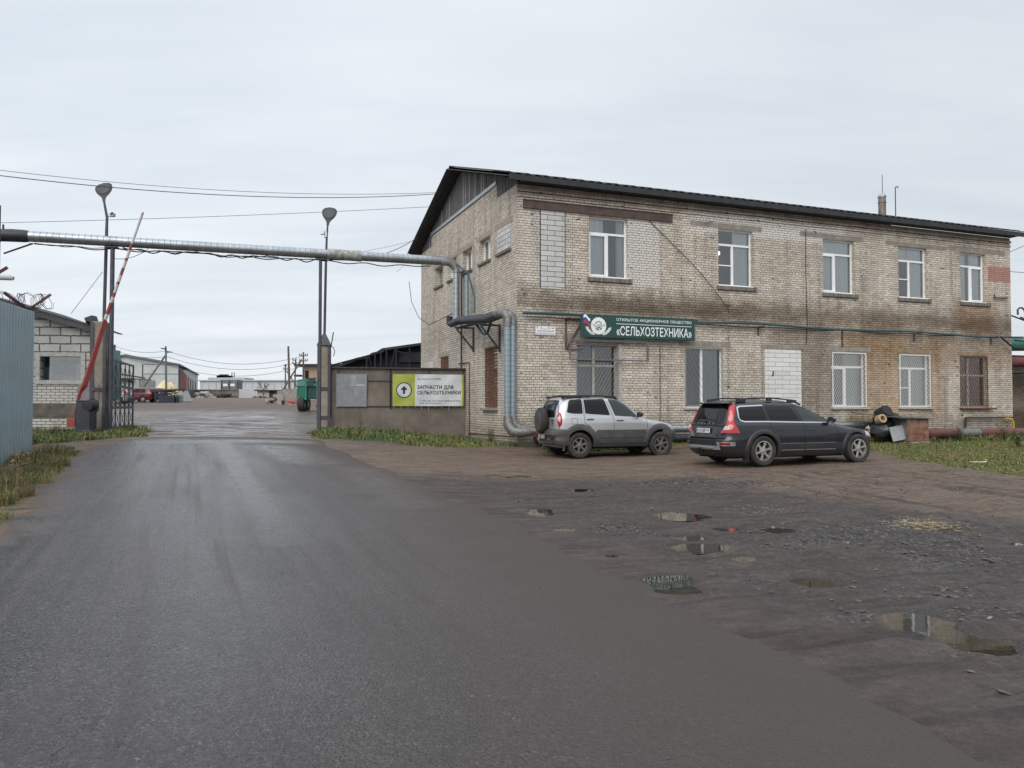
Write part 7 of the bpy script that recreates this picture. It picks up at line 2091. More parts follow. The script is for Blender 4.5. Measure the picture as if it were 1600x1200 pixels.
    MB().tube([(-.85, .05, .30), (-1.08, .05, .30), (-1.10, .05, .36)], .02, 8).lathe([(0, .03), (.028, .02), (.034, 0), (.026, -.02), (0, -.03)], Matrix.Translation((-1.10, .05, .385)), 12).build('tow_ball', M_WELL, car, smooth=50)
    for sg in (-1, 1): MB().bb(-.445, -.43, sg * .69, sg * .90, .14, .36).build('mud_flap', CLAD, car)
    return car
def place(car, pt, a, yo, z):
    f = Vector((math.cos(a), math.sin(a), 0)); l = Vector((-f.y, f.x, 0)); o = Vector((pt[0], pt[1], 0)) + l * yo
    car.location = (o.x, o.y, z); car.rotation_euler = (0, 0, a)
suv = build_suv(); place(suv, (1.84, 20.75), R(17.6), .84, .018)
wag = build_wagon(); place(wag, (5.76, 17.6), R(21.0), .90, .052)

# ------------------------------------------------------------------ rusty box and junk by the lawn
def lf(px_, py_, off): return face(px_, py_, off)
a = lf(1418, 670, -1.9); b_ = lf(1451, 670, -1.9)
bx = thing('rusty_box', 'low box of rusty sheet with a sloping dark tin lid standing by the red pipe', 'box', fromB(a.x, -1.9, 0), BA)
bw2 = b_.x - a.x; bzt = lf(1435, 652, -1.9).z
mb = MB(); mb.bb(0, bw2, 0, .03, .22, bzt - .02); mb.bb(bw2 - .03, bw2, .03, 1.5, .22, bzt - .02)
mb.build('front_sheet', mat('rust_sheet', (.15, .052, .030), .85, var=.4, vscale=5, dirt=(.30, .22, .17), dscale=3.5, damt=.7, bump=.5, bscale=8), bx)
MB().bb(0, .03, .03, 1.5, .1, bzt - .02).bb(.03, bw2 - .03, 1.47, 1.5, .1, bzt - .02).build('side_boards', mat('grey_board_old', (.15, .145, .13), .9, var=.4, vscale=6), bx)
mb = MB(); mb.add([(-.35, -.08, bzt + .0), (bw2 + .06, -.08, bzt - .03), (bw2 + .06, 1.6, bzt + .02), (-.9, 1.6, bzt + .16), (-.35, -.08, bzt - .03), (bw2 + .06, -.08, bzt - .06), (bw2 + .06, 1.6, bzt - .01), (-.9, 1.6, bzt + .13)], [(0, 1, 2, 3), (7, 6, 5, 4), (0, 4, 5, 1), (1, 5, 6, 2), (3, 2, 6, 7), (0, 3, 7, 4)])
mb.build('lid', mat('green_grey_tin', (.085, .115, .12), .5, metal=.3, var=.2, vscale=4), bx)
mb = MB(); mb.bb(.1, bw2 + .02, -.05, .5, -.1, .20); mb.build('base_block', M_CONC, bx, bevel=.02)
def jl(px_, py_, off): q = face(px_, py_, off); return fromB(q.x, q.y, q.z)
q = jl(1380, 646, -1.0)
M = Matrix.Translation(q) @ Matrix.Rotation(R(25), 4, 'Z') @ Matrix.Rotation(R(62), 4, 'X')
tag(MB().lathe([(0, -.22), (.22, -.22), (.24, -.17), (.23, .17), (.2, .23), (.1, .24), (0, .22)], M, 26).build('rubber_drum', M_BLACK, smooth=40), 'black rubber drum lying tilted on top of the junk heap by the wall', 'drum')
q = jl(1376, 655, -1.35)
M = Matrix.Translation(q) @ Matrix.Rotation(R(10), 4, 'Z') @ Matrix.Rotation(R(75), 4, 'X')
tag(MB().lathe([(.09, -.13), (.15, -.13), (.16, 0), (.15, .13), (.09, .13), (.09, -.13)], M, 24).build('tan_roll', mat('tan_card', (.42, .30, .17), .8, var=.15), smooth=40), 'tan cardboard roll lying on the junk heap below the black drum', 'roll')
rr_ = random.Random(9)
for i, (px_, py_, off, s_) in enumerate(((1386, 664, -1.1, .30), (1396, 658, -1.0, .26), (1378, 674, -1.3, .32), (1392, 676, -1.25, .28), (1404, 660, -.9, .22))):
    q = jl(px_, py_, off); mb = MB(); n, m2 = 14, 9; vs_ = []
    for j in range(m2 + 1):
        for i_ in range(n):
            ph_ = math.pi * j / m2; th = 2 * math.pi * i_ / n; r_ = s_ * (1 + .22 * math.sin(3 * th + i) * math.sin(ph_ * 2 + i) + .16 * (rr_.random() - .5))
            vs_.append((q.x + r_ * math.sin(ph_) * math.cos(th), q.y + r_ * math.sin(ph_) * math.sin(th), q.z + r_ * .95 * math.cos(ph_)))
    mb.add(vs_, [(j * n + i_, j * n + (i_ + 1) % n, (j + 1) * n + (i_ + 1) % n, (j + 1) * n + i_) for j in range(m2) for i_ in range(n)])
    lab = ['crumpled black plastic bag in the middle of the junk heap', 'black plastic bag against the rusty box lid', 'black plastic bag low at the left of the junk heap', 'black plastic bag low beside the white panel', 'small dark bag at the back right of the junk heap'][i]
    tag(mb.build('rubbish_bag', mat('black_plastic', (.018, .018, .022), .3, var=.3), smooth=35), lab, 'bag', 'black bags in the junk heap')
q = jl(1403, 677, -1.75)
tag(MB().box(q, (.62, .03, .50), Matrix.Rotation(BA, 3, 'Z') @ Matrix.Rotation(R(-8), 3, 'Y') @ Matrix.Rotation(R(-12), 3, 'X')).build('leaning_sheet', mat('pale_panel', (.30, .32, .34), .6, var=.1), bevel=.005), 'pale white sheet panel leaning against the left side of the rusty box', 'panel')
q = jl(1365, 668, -.9)
mb = MB(); 
for i in range(9):
    p0 = q + Vector((rr_.uniform(-.2, .35), rr_.uniform(-.25, .1), rr_.uniform(-.15, .12))); a_ = rr_.random() * 6
    mb.add([p0, p0 + Vector((.22 * math.cos(a_), .08, .16 * math.sin(a_))), p0 + Vector((.1, -.05, -.2)), p0 + Vector((-.12, .02, -.1))], [(0, 1, 2), (0, 2, 3)])
tag(mb.build('torn_foil', MATS['torn_foil']), 'torn silver foil wrapping hanging from the end of the wall pipe', 'foil')
g = ground_at(1531, 724)
pts = [(g.x - .25, g.y + .1, g.z + .02), (g.x - .1, g.y - .02, g.z + .03), (g.x + .12, g.y, g.z + .03), (g.x + .27, g.y + .18, g.z + .03)]
tag(MB().tube(pts, .012, 6).build('white_strip', M_WHITE), 'bent white plastic strip lying on the lawn', 'litter')
for px_, py_, h_, n_, lab in ((1425, 690, .55, 8, 'bushy green weed in front of the rusty box'), (1500, 690, .6, 8, 'tall green weed clump before the foil patch of the red pipe'), (1570, 692, .75, 9, 'dense green weed clump at the right edge of the lawn'), (1590, 700, .6, 9, 'green weed at the far right of the lawn, in front of the denser clump'), (1462, 688, .4, 6, 'small dry weed by the red pipe left of the foil patch')):
    g = ground_at(px_, py_); weed(g.x, g.y, h_, n_, 4 if 'dry' not in lab else 3, lab, .38, .05, 26)
# neighbouring wing and pipes past the right end
wing = thing('brick_annex', 'lower brick annex with a blue grey door behind the far end of the building', 'building', fromB(BL + .25, 3.5, 0), BA)
mb = MB(); mb.add([(-.2, 0, -.5), (1.35, 0, -.5), (1.35, 0, 3.6), (-.2, 0, 3.6)], [(0, 1, 2, 3)]); mb.add([(2.6, 0, -.5), (8, 0, -.5), (8, 0, 3.6), (2.6, 0, 3.6)], [(0, 1, 2, 3)])
mb.uv = [(v[0], v[2]) for v in mb.v]
mb.build('wall', brickmat('annex_brick', .265, .0795, [(.30, .25, .20), (.36, .31, .26), (.26, .20, .16)], (.09, .07, .06), .008, 0, [(-9, 9, -1, 1.2, .3, 1, .8, (.3, .26, .22), 'MULTIPLY')]), wing)
MB().bb(1.35, 2.6, .12, .17, -.3, 2.7).bb(1.35, 2.6, -.02, .2, 2.7, 3.6).build('door', mat('blue_grey_door', (.075, .095, .125), .6, var=.2), wing)
MB().bb(-.3, 8, -.4, 6, 3.6, 3.75).build('roof', MATS['felt_roof'], wing)
MB().bb(-.2, 1.34, -.8, -.01, -.3, .95).build('dark_ledge', mat('sooty_ledge', (.05, .035, .032), .9, var=.4), wing)
a = P(1585, 534.5, 34.0); b_ = P(1760, 536, 34.5)
gp = thing('green_pipe', 'thick green painted pipe ending behind the far corner of the building', 'pipe', (a.x, a.y, 0))
M_GP = mat('green_paint_pipe', (.035, .16, .125), .55, var=.2)
MB().tube([(0 - 2.5, 1.2, a.z), (b_.x - a.x, b_.y - a.y, b_.z)], .33, 20).build('pipe_run', M_GP, gp, smooth=40)
MB().tube([(-2.5, 1.0, a.z - .85), (b_.x - a.x, .6, a.z - .8)], .24, 16).build('red_pipe_run', mat('dark_red_paint', (.14, .05, .045), .7, var=.3), gp, smooth=40)
MB().bb(-.5, 5, .3, 1.4, a.z - 1.35, a.z - 1.25).bb(-.1, .1, .6, .8, 0, a.z - 1.35).bb(2.4, 2.6, .6, .8, 0, a.z - 1.35).build('pipe_rack', M_DARKST, gp)
q = P(1597, 498, 40)
tag(MB().tube([P(1590.5, 492, 40), P(1590, 484, 40), P(1593, 481, 40), P(1597, 481, 40), P(1601, 485, 40), P(1603, 495, 40), P(1603, 600, 40)], .05, 8).beam(P(1594, 496, 40), P(1606, 500, 40), .08, .08).build('bent_mast', M_ANG), 'bent grey steel mast hook at the far right edge behind the building', 'pole')
a = P(1575, 518, 31.2)
tag(MB().tube([fromB(BL, -.12, 4.05), fromB(BL + .6, -.1, 4.02)], .03, 6).tube([fromB(BL - .9, -.2, 4.15), fromB(BL - .2, -.2, 3.75), fromB(BL + .5, -.1, 3.72)], .035, 6).tube([fromB(BL, .1, 5.1), fromB(BL + .9, .1, 4.9)], .03, 6).build('cable_bundle', M_BLACK), 'black cables sagging around the far corner of the building', 'cable')
# ------------------------------------------------------------------ the yard beyond the gate
def G0(px_, D): X_ = (px_ - 800) / F * D; return Vector((X_, D, H0f(X_, D)))
# open shed behind the panel wall
s0 = P(513, 570, 37); s1 = P(662, 536, 37)
shed = thing('open_shed', 'low open fronted shed with dark patched sloping roof behind the panel wall', 'shed', (s0.x, 37, 0))
def sp(px_, py_, D=37): p_ = P(px_, py_, D); return (p_.x - s0.x, D - 37, p_.z)
top = [(505, 571), (531, 569), (558, 558.5), (574, 556), (581, 551), (588, 549.5), (597, 544), (618, 541), (668, 534)]
mb = MB(); vs_ = []
for (x, y) in top:
    a = sp(x, y); vs_ += [a, (a[0], a[1], a[2] - .12), (a[0] + 1.5, 9, a[2] + .3), (a[0] + 1.5, 9, a[2] + .18)]
MB().add([sp(x, y + 1.2, 37) for x, y in top] + [sp(665, 640), sp(508, 640)], [tuple(range(len(top) + 2))]).build('shade_sheet', mat('shed_shade', (.014, .016, .022), .9, var=.3), shed).location = (.1, .5, 0)  # added near-black sheet behind the posts, paints the shade inside the open shed
n = len(top)
mb.add(vs_, [f for i in range(n - 1) for f in ((4 * i, 4 * i + 4, 4 * i + 6, 4 * i + 2), (4 * i + 1, 4 * i + 3, 4 * i + 7, 4 * i + 5), (4 * i, 4 * i + 1, 4 * i + 5, 4 * i + 4))])
mb.build('roof', mat('shed_roof', (.028, .032, .045), .85, var=.4, vscale=2), shed)
mb = MB()
for x, yt in ((573, 556), (586, 551), (595, 547), (604, 545), (619, 543), (640, 541)):
    a = sp(x, yt + 2); b_ = sp(x, 640); mb.beam(a, b_, .07, .07)
mb.beam(sp(610, 575), sp(617, 547), .05, .05); mb.beam(sp(513, 572), sp(600, 549), .08, .06); mb.beam(sp(580, 570), sp(576, 556), .05, .05); mb.beam(sp(620, 549), sp(658, 556), .05, .05)
mb.build('posts', mat('shed_timber', (.018, .019, .025), .9, var=.3), shed)
a, b_ = sp(500, 640), sp(672, 640)
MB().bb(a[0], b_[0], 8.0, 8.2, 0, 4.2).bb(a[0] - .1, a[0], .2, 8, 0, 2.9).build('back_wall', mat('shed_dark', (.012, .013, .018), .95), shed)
MB().bb(sp(622, 560)[0], sp(660, 560)[0], .4, .5, sp(622, 565)[2], sp(622, 549)[2]).build('hanging_board', mat('shed_board', (.035, .038, .05), .9), shed)
# warehouse on the left
wc = G0(278.5, 105)
def wz(py): return CZ + (633 - py) / F * 105
wd = math.atan2(1, -.62)     # direction of its long side (receding)
wfar = P(309, 600, 170)
wh = thing('warehouse', 'grey panelled warehouse with shallow gable and row of red doors along its side', 'building', (wc.x, wc.y, 0))
M_WP = mat('grey_panels', (.46, .50, .49), .8, var=.10, vscale=.6, dirt=(.28, .30, .29), dscale=.5, damt=.4)
rv = lambda px_, py_, D=105: (P(px_, py_, D).x - wc.x, D - 105, P(px_, py_, D).z)
e0 = rv(278.5, 571); b0 = (0, 0, wc.z - .5); rg = rv(197, 556.5); le = rv(150, 563); lb = (le[0], 0, wc.z - .5)
far = (wfar.x - wc.x, 65.0)
g_far = H0f(wfar.x, 170)
fe = (far[0], far[1], P(309, 586.5, 170).z)
mb = MB(); mb.add([lb, b0, e0, rg, le], [(0, 1, 2, 3, 4)])
mb.add([b0, (far[0], far[1], wc.z - .5), fe, e0], [(0, 1, 2, 3)]); mb.build('wall', M_WP, wh)
mb = MB(); rf = (rg[0] + far[0], far[1], rg[2] + (fe[2] - e0[2])); lf_ = (le[0] + far[0], far[1], le[2] + (fe[2] - e0[2]))
def th(p_, dz=.0, dy=0, dx=0): return (p_[0] + dx, p_[1] + dy, p_[2] + dz)
mb.add([th(e0, 0, -.4, .3), th(rg, 0, -.4), th(rf), th(fe, 0, 0, .3), th(e0, .25, -.4, .3), th(rg, .25, -.4), th(rf, .25), th(fe, .25, 0, .3)], [(0, 1, 2, 3), (7, 6, 5, 4), (0, 4, 5, 1), (0, 3, 7, 4)])
mb.add([th(rg, 0, -.4), th(le, 0, -.4), th(lf_), th(rf), th(rg, .25, -.4), th(le, .25, -.4), th(lf_, .25), th(rf, .25)], [(0, 1, 2, 3), (7, 6, 5, 4), (0, 4, 5, 1)])
mb.build('roof', mat('warehouse_roof', (.13, .15, .17), .8), wh)
mb = MB()
for (xa, ya, xb, yb) in ((223, 569, 279, 570), (223, 584, 278, 584), (223, 569, 223, 622), (208, 559, 279, 603) if 0 else (223, 570, 223, 620)):
    a = rv(xa, ya); b_ = rv(xb, yb); mb.beam(th(a, 0, -.03), th(b_, 0, -.03), .10, .06)
mb.build('panel_joints', mat('joint_grey', (.22, .24, .24), .8), wh)
def along(f, z): return (far[0] * f + .08, far[1] * f, z)
def lerpz(f, pz0, pz1): return pz0 + (pz1 - pz0) * f
M_RD = mat('red_doors', (.19, .035, .035), .7, var=.3, vscale=.8)
zt0_ = P(280, 594, 105).z; gb = wc.z
for i, (f0, f1, hh) in enumerate(((.01, .30, 3.9), (.36, .40, 3.6), (.48, .52, 3.4), (.62, .66, 3.4), (.78, .82, 3.4))):
    z0_ = gb + f0 * (g_far - gb); mb = MB()
    mb.add([along(f0, z0_), along(f1, z0_), along(f1, z0_ + hh), along(f0, z0_ + hh)], [(0, 1, 2, 3)]); mb.build('door', M_RD, wh)
mb = MB(); mb.beam(along(.01, gb + 4.3), along(.2, gb + 4.5), 1.2, .12); mb.build('canopy', mat('dark_canopy', (.05, .05, .06), .8), wh)
# long grey hall at the end of the yard and its fences
hl = G0(312, 185); hr = G0(470, 185)
hall = thing('long_hall', 'long pale grey flat hall closing the far end of the yard', 'building', (hl.x, 185, 0))
def hz2(py, D=185): return CZ + (633 - py) / F * D
L_ = hr.x - hl.x
M_HALL = mat('hall_panels', (.50, .52, .54), .8, var=.06, vscale=.3)
w0 = (372 - 312) / F * 185
MB().bb(0, L_ + 25, 0, 14, hl.z - 1, hz2(595.5)).build('wall', M_HALL, hall)
mb = MB()
for i in range(30): x = .4 + i * 1.75; mb.bb(x, x + .12, -.06, -.001, hl.z, hz2(598))
mb.build('panel_ribs', mat('rib_grey', (.36, .38, .41), .8), hall)
MB().bb(-.3, L_ + 25, -.4, 14, hz2(595.4), hz2(593.5)).build('roof', mat('hall_roof', (.42, .44, .47), .8), hall)
MB().bb((321 - 312) / F * 185, (379 - 312) / F * 185, 1.5, 8, hz2(593.4), hz2(589.5)).build('roof_storey', MATS['rib_grey'], hall)
mb = MB(); rr_ = random.Random(5)
for i in range(16):
    x = (331 + 22 * i / 16 - 312) / F * 185; mb.box((x, 4, hz2(588.5 - 2.5 * rr_.random() * (1 if 2 < i < 12 else .3))), (.7, .6, .7))
mb.tube([((352.5 - 312) / F * 185, 4, hz2(589)), ((352.5 - 312) / F * 185, 4, hz2(581))], .09, 6).tube([((356.5 - 312) / F * 185, 4, hz2(589)), ((356.5 - 312) / F * 185, 4, hz2(581))], .09, 6).beam(((352 - 312) / F * 185, 4, hz2(582)), ((357 - 312) / F * 185, 4, hz2(582)), .2, .1)
mb.build('roof_machinery', mat('machinery_dark', (.06, .07, .09), .8), hall)
pk = G0(346, 160); pz = lambda py: CZ + (633 - py) / F * 160
kiosk = thing('gate_kiosk', 'dark framed porch with two white windows standing before the long hall', 'building', (pk.x, 160, 0)); kw = 25 / F * 160
mb = MB(); mb.bb(0, kw, 0, 3, pk.z - .5, pz(593.5)); mb.build('wall', mat('kiosk_grey', (.16, .17, .18), .8, var=.2, vscale=.8), kiosk)
for a_ in (.10, .55):
    MB().bb(kw * a_, kw * a_ + .9, -.05, -.001, pz(603.5), pz(599.5)).build('window', M_WHITE, kiosk)
mb = MB()
for x in (0, kw * .5, kw): mb.bb(x - .12, x + .12, -.12, 0, pk.z, pz(593.5))
mb.build('frame', mat('kiosk_frame', (.06, .065, .075), .8), kiosk)
cf = G0(309, 135); ce = G0(372, 135); cz_ = lambda py: CZ + (633 - py) / F * 135
tag(MB().bb(cf.x - 2, ce.x, 135, 135.3, cf.z - .5, cz_(610)).bb(cf.x - 2, ce.x, 134.85, 135.4, cz_(609.9), cz_(608.6)).build('concrete_fence', mat('mottled_fence', (.22, .205, .185), .9, var=.35, vscale=.5, dirt=(.12, .07, .05), dscale=.4, damt=.6)), 'mottled concrete fence with dark capping at the far end of the yard', 'fence')
tag(MB().bb(ce.x, G0(399, 135).x, 135.2, 135.4, cf.z - .5, cz_(608.2)).build('metal_fence', mat('light_metal_fence', (.46, .48, .50), .6, var=.1)), 'light grey metal fence section right of the mottled concrete fence', 'fence')
rs = G0(400, 130); re = G0(431, 130); rz_ = lambda py: CZ + (633 - py) / F * 130
rshed = thing('small_shed', 'tiny pale shed with dark flat roof beside the far metal fence', 'shed', (rs.x, 130, 0)); rw = re.x - rs.x
MB().bb(.2, rw * .65, 0, 3, rs.z - .5, rz_(611)).build('wall', mat('pale_shed_wall', (.42, .41, .38), .9, var=.1), rshed)
MB().bb(rw * .65, rw * .9, .3, 3, rs.z - .5, rz_(611)).build('dark_door', mat('shed_dark_red', (.10, .06, .06), .9), rshed)
MB().bb(-.2, rw, -.5, 3.5, rz_(610.8), rz_(609)).build('roof', mat('shed_flat_roof', (.07, .06, .06), .9), rshed)
# bare tree
def bare_tree(px_, D, h, lab):
    g = G0(px_, D); o = thing('bare_tree', lab, 'tree', (g.x, g.y, g.z)); rr_ = random.Random(11); mb = MB(); tr_ = MB()
    tr_.tube([(0, 0, -.3), (0, 0, h * .5)], [.12, .07], 6)
    def br(p_, d_, L, r_, dep):
        q_ = p_ + d_ * L; mb.tube([p_, q_], [r_, r_ * .6], 4)
        if dep:
            for k_ in range(3):
                nd = (d_ + Vector((rr_.uniform(-.8, .8), rr_.uniform(-.8, .8), rr_.uniform(-.2, .6)))).normalized(); br(q_, nd, L * .68, r_ * .6, dep - 1)
    for k_ in range(7): br(Vector((0, 0, h * (.15 + .05 * k_))), Vector((rr_.uniform(-1, 1), rr_.uniform(-1, 1), .9)).normalized(), h * .25, .05, 3)
    tr_.build('trunk', mat('bark', (.10, .08, .07), .9), o); mb.build('branches', mat('twigs', (.13, .11, .10), .9), o)
bare_tree(412, 126, 2.9, 'small bare bushy tree standing in front of the long hall')
# poles
M_POLE = mat('concrete_pole', (.16, .145, .14), .9, var=.2); M_WPOLE = mat('old_wood_pole', (.11, .095, .085), .9, var=.2)
def pole(px_, top, D, r_, lab, m_=M_POLE, brace=None, arms=(), grp='utility poles beyond the gate', lean=0.0):
    g = G0(px_, D); t_ = P(px_ + lean, top, D); o = thing('utility_pole', lab, 'pole', (g.x, g.y, g.z), 0, grp); h = t_.z - g.z
    r_ *= .72
    tag_ = MB().tube([(0, 0, -.3), (t_.x - g.x, 0, h)], [r_, r_ * .7], 10).build('post', m_, o, smooth=40)
    if brace:
        (bx1, by1, bx2, by2) = brace; a_ = P(bx1, by1, D + .1); b2 = P(bx2, by2, D - .5)
        MB().tube([a_ - g, b2 - g], r_ * .75, 8).build('brace', m_, o, smooth=40)
    for (py_, wpx) in arms:
        z = P(px_, py_, D).z - g.z; ww = wpx / F * D; mb = MB(); mb.beam((-ww / 2, -.1, z), (ww / 2, -.1, z), .08, .08)
        for x in (-ww / 2, -ww / 4, ww / 4, ww / 2): mb.tube([(x, -.1, z), (x, -.1, z + .22)], .04, 6)
        mb.build('crossarm', m_, o)
    return o
p1 = pole(260, 541, 72, .16, 'concrete pole with two lamp heads and a long brace among the tent shapes', brace=(258, 556, 224, 605), lean=-1)
g = G0(260, 72)
for (x, y) in ((255.5, 544.8), (265, 550)):
    a_ = P(x, y, 71.8) - g; MB().box(a_, (.42, .2, .10), Matrix.Rotation(.1, 3, 'Y')).build('lamp_head', M_LAMP, p1); MB().tube([P(259.6, y + 2, 72) - g, a_], .03, 6).build('lamp_arm', M_LAMP, p1)
pole(178.5, 539, 80, .14, 'utility pole with stacked insulators rising behind the open gate leaf', M_WPOLE, brace=(181, 548, 192, 570), arms=((542, 3), (545, 3), (549, 3)))
pole(453, 541, 70, .17, 'plain tall pole without arms at the right side of the yard', M_WPOLE, lean=-2.5)
pole(474, 550, 72, .14, 'pole with two crossarms and a long brace left of the tan house', M_WPOLE, brace=(471, 562, 441, 611), arms=((556, 12.5), (564, 12.5)))
pole(460, 561, 90, .14, 'pole with white insulators standing between the plain pole and the crossarm pole', M_WPOLE, arms=((563, 6), (568, 6)), lean=2)
pole(446, 569, 100, .15, 'shorter pole with a brace leaning right in front of the hall', M_WPOLE, brace=(448, 580, 464, 604), arms=((572, 3), (577, 7)))
for i, (y0_, y1_, yr) in enumerate(((540, 556, 551), (546, 561, 563), (549, 570, 556))):
    line(P(178, y0_, 80), P(260, y1_ - 8 + i * 4, 72), .4, .018, 'thin wire between the two nearer yard poles, number ' if 0 else ['highest wire strung from the gate pole to the lamp pole', 'middle wire strung from the gate pole to the lamp pole', 'lowest wire strung from the gate pole to the lamp pole'][i], 'wires over the yard')
    line(P(260, y1_ - 8 + i * 4, 72), P(474, [556, 564, 572][i], 72), 1.0, .018, ['highest wire crossing the sky over the yard', 'middle wire crossing the sky over the yard', 'lowest wire crossing the sky over the yard'][i], 'wires over the yard')
# tan house
tg = G0(475, 78); tz = lambda py: CZ + (633 - py) / F * 78
tan = thing('tan_house', 'small tan house with dark flat roof behind the green trailer', 'house', (tg.x, 78, 0)); tw = 3.2
MB().bb(0, 6, 0, 7, tg.z - .5, tz(577)).build('wall', mat('tan_plaster', (.38, .28, .21), .9, var=.1), tan)
MB().bb(-.01, 6, -.02, 7, tz(576.9), tz(572)).build('frieze', mat('pale_plaster', (.42, .38, .34), .9), tan)
a_ = math.pi
mb = MB(); mb.add([(-.02, 0, tg.z - .5), (-.62, 3.5, tg.z - .5), (-.62, 3.5, tz(573)), (-.02, 0, tz(572))], [(0, 1, 2, 3)]); mb.build('side_wall', MATS['tan_plaster'], tan)
MB().bb(-.9, 6.5, -.6, 7.5, tz(571.9), tz(569)).build('roof', mat('dark_flat_roof', (.045, .04, .042), .9), tan)
MB().bb(.1, .45, -.06, -.021, tz(592), tz(579)).build('window', M_WELL, tan); MB().bb(-.9, -.3, -.5, .4, tz(588.5), tz(585.5)).build('porch_lamp', M_DARKST, tan)
# green trailer
D_ = 43.0; tgd = G0(490, D_); 
def tp(px_, py_, D=D_): p_ = P(px_, py_, D); return Vector((p_.x - tgd.x, p_.y - tgd.y, p_.z - tgd.z))
tr = thing('green_trailer', 'green farm spreader trailer with big tyres parked behind the right gate post', 'trailer', tuple(tgd))
M_TG = mat('trailer_green', (.018, .19, .125), .45, var=.12, vscale=2); M_TGD = mat('trailer_green_dark', (.015, .045, .045), .6, var=.2)
xa, xb, xc2 = tp(464.5, 620).x, tp(478, 620).x, tp(514, 620).x; zt1, zm, zb1 = tp(470, 592).z, tp(470, 602).z, tp(470, 622).z
mb = MB()     # near-left side recedes to the left; rear faces the camera
xa = P(464.5, 620, D_ + 2.6).x - tgd.x
sidev = [Vector((xb, 0, zb1)), Vector((xa, 2.6, zb1 + .05)), Vector((xa, 2.6, zt1)), Vector((xb, 0, zt1))]
mb.add(sidev + [v + Vector((.06, .03, 0)) for v in sidev], [(0, 3, 2, 1), (4, 5, 6, 7), (3, 7, 6, 2)])
mb.bb(xa + .06, xc2, 2.5, 2.6, zb1, zt1); mb.bb(xb, xc2 + .3, .1, 2.5, zb1 - .05, zb1)
mb.bb(xb + .07, xc2, 0, .04, zm + .1, zt1 - .15)
mb.build('hopper', M_TG, tr)
mb = MB(); mb.beam((xb, -.03, zb1 - .1), (xb, -.03, zt1 + .02), .10, .08); mb.beam((xc2, -.03, zb1), (xc2, -.03, zt1), .1, .08); mb.beam((xb, -.04, zm), (xc2, -.04, zm), .08, .10); mb.beam((xb + .62, -.04, zb1), (xb + .62, -.04, zm), .05, .05)
for i in range(6):
    v0 = sidev[0].lerp(sidev[1], i / 5.5) + Vector((-.03, 0, 0)); mb.beam(v0, v0 + Vector((0, 0, zm - zb1)), .05, .06)
mb.beam(sidev[0] + Vector((-.04, 0, zm - zb1)), sidev[1] + Vector((-.04, 0, zm - zb1)), .06, .07); mb.beam(sidev[0] + Vector((-.04, 0, 0)), sidev[1] + Vector((-.04, 0, 0)), .06, .08); mb.beam(sidev[3], sidev[2], .06, .05)
mb.build('frame', M_TG, tr)
MB().bb(xb + .05, xc2, .05, .12, zb1, zm - .05).build('dark_opening', M_TGD, tr)
mb = MB(); c = [tp(480, 602), tp(489.5, 602), tp(495, 590), tp(483, 591)]; mb.add([v + Vector((0, -.12, 0)) for v in c] + [v + Vector((0, -.06, 0)) for v in c], [(0, 1, 2, 3), (7, 6, 5, 4), (0, 4, 5, 1), (3, 2, 6, 7)]); mb.build('flap', M_TGD, tr)
for i, (px_, yy) in enumerate(((470, .35), (463.5, 2.0))):
    c = tp(px_ + (0), 632, D_); M = Matrix.Translation((tp(469.5, 632).x - .18 * i * 1.3, yy, .40)) @ Matrix.Rotation(R(90), 4, 'Y') @ Matrix.Rotation(R(0), 4, 'Z')
    w_ = MB().lathe([(.18, -.17), (.36, -.19), (.41, -.14), (.42, .0), (.41, .14), (.36, .19), (.18, .17)], M, 30).build('wheel', M_TYRE, tr, smooth=35)
    MB().lathe([(0, .15), (.18, .16)], M, 18).build('rim', M_TG, w_)
MB().tube([(.1, .2, .3), (1.0, .1, .35)], .07, 8).box((.75, -.1, .55), (.25, .3, .2)).box((.45, -.05, .62), (.35, .1, .08)).build('spreader_gear', M_TGD, tr)
MB().tube([(.4, -.1, .62), (.5, -.15, .66), (.62, -.1, .60)], .06, 8).build('gear_guard', M_TIN, tr)
# red implement, concrete blocks
g = G0(452, 50); red_i = thing('red_implement', 'small red tractor implement with black wheel beside the green trailer', 'implement', tuple(g))
M_RI = mat('implement_red', (.45, .035, .03), .5)
def ip(px_, py_): p_ = P(px_, py_, 50); return p_ - g
mb = MB(); mb.beam(ip(447, 626.5), ip(463, 629), .08, .08); mb.beam(ip(448, 631), ip(456, 626.5), .06, .06); mb.beam(ip(452, 627), ip(460, 631.5), .06, .06); mb.beam(ip(456, 631), ip(464, 627), .06, .06); mb.beam(ip(450, 629), ip(464, 631), .05, .05); mb.build('frame', M_RI, red_i)
MB().lathe([(.02, -.06), (.14, -.06), (.17, 0), (.14, .06), (.02, .06)], Matrix.Translation(ip(442, 628.5)) @ Matrix.Rotation(R(80), 4, 'Y'), 18).build('wheel', M_TYRE, red_i)
MB().beam(ip(442, 628), ip(449, 627), .05, .05).build('axle', M_DARKST, red_i)
for (x0_, x1_, y0_, y1_, D, lab) in ((445.5, 463.5, 607, 623.5, 58, 'large grey concrete block standing behind the red implement'), (433, 446, 611, 617, 66, 'low concrete slab stack left of the large grey block'), (433, 443, 617, 620.5, 60, 'white edged slab lying below the slab stack')):
    a_ = P(x0_, y1_, D); b2 = P(x1_, y0_, D); g = H0f(a_.x, D)
    tag(MB().bb(a_.x, b2.x, D, D + 1.2, min(g, a_.z) - .1, b2.z).build('concrete_block', M_CONC if 'white' not in lab else mat('pale_slab', (.30, .29, .27), .9), bevel=.02), lab, 'block', 'concrete blocks on the yard')
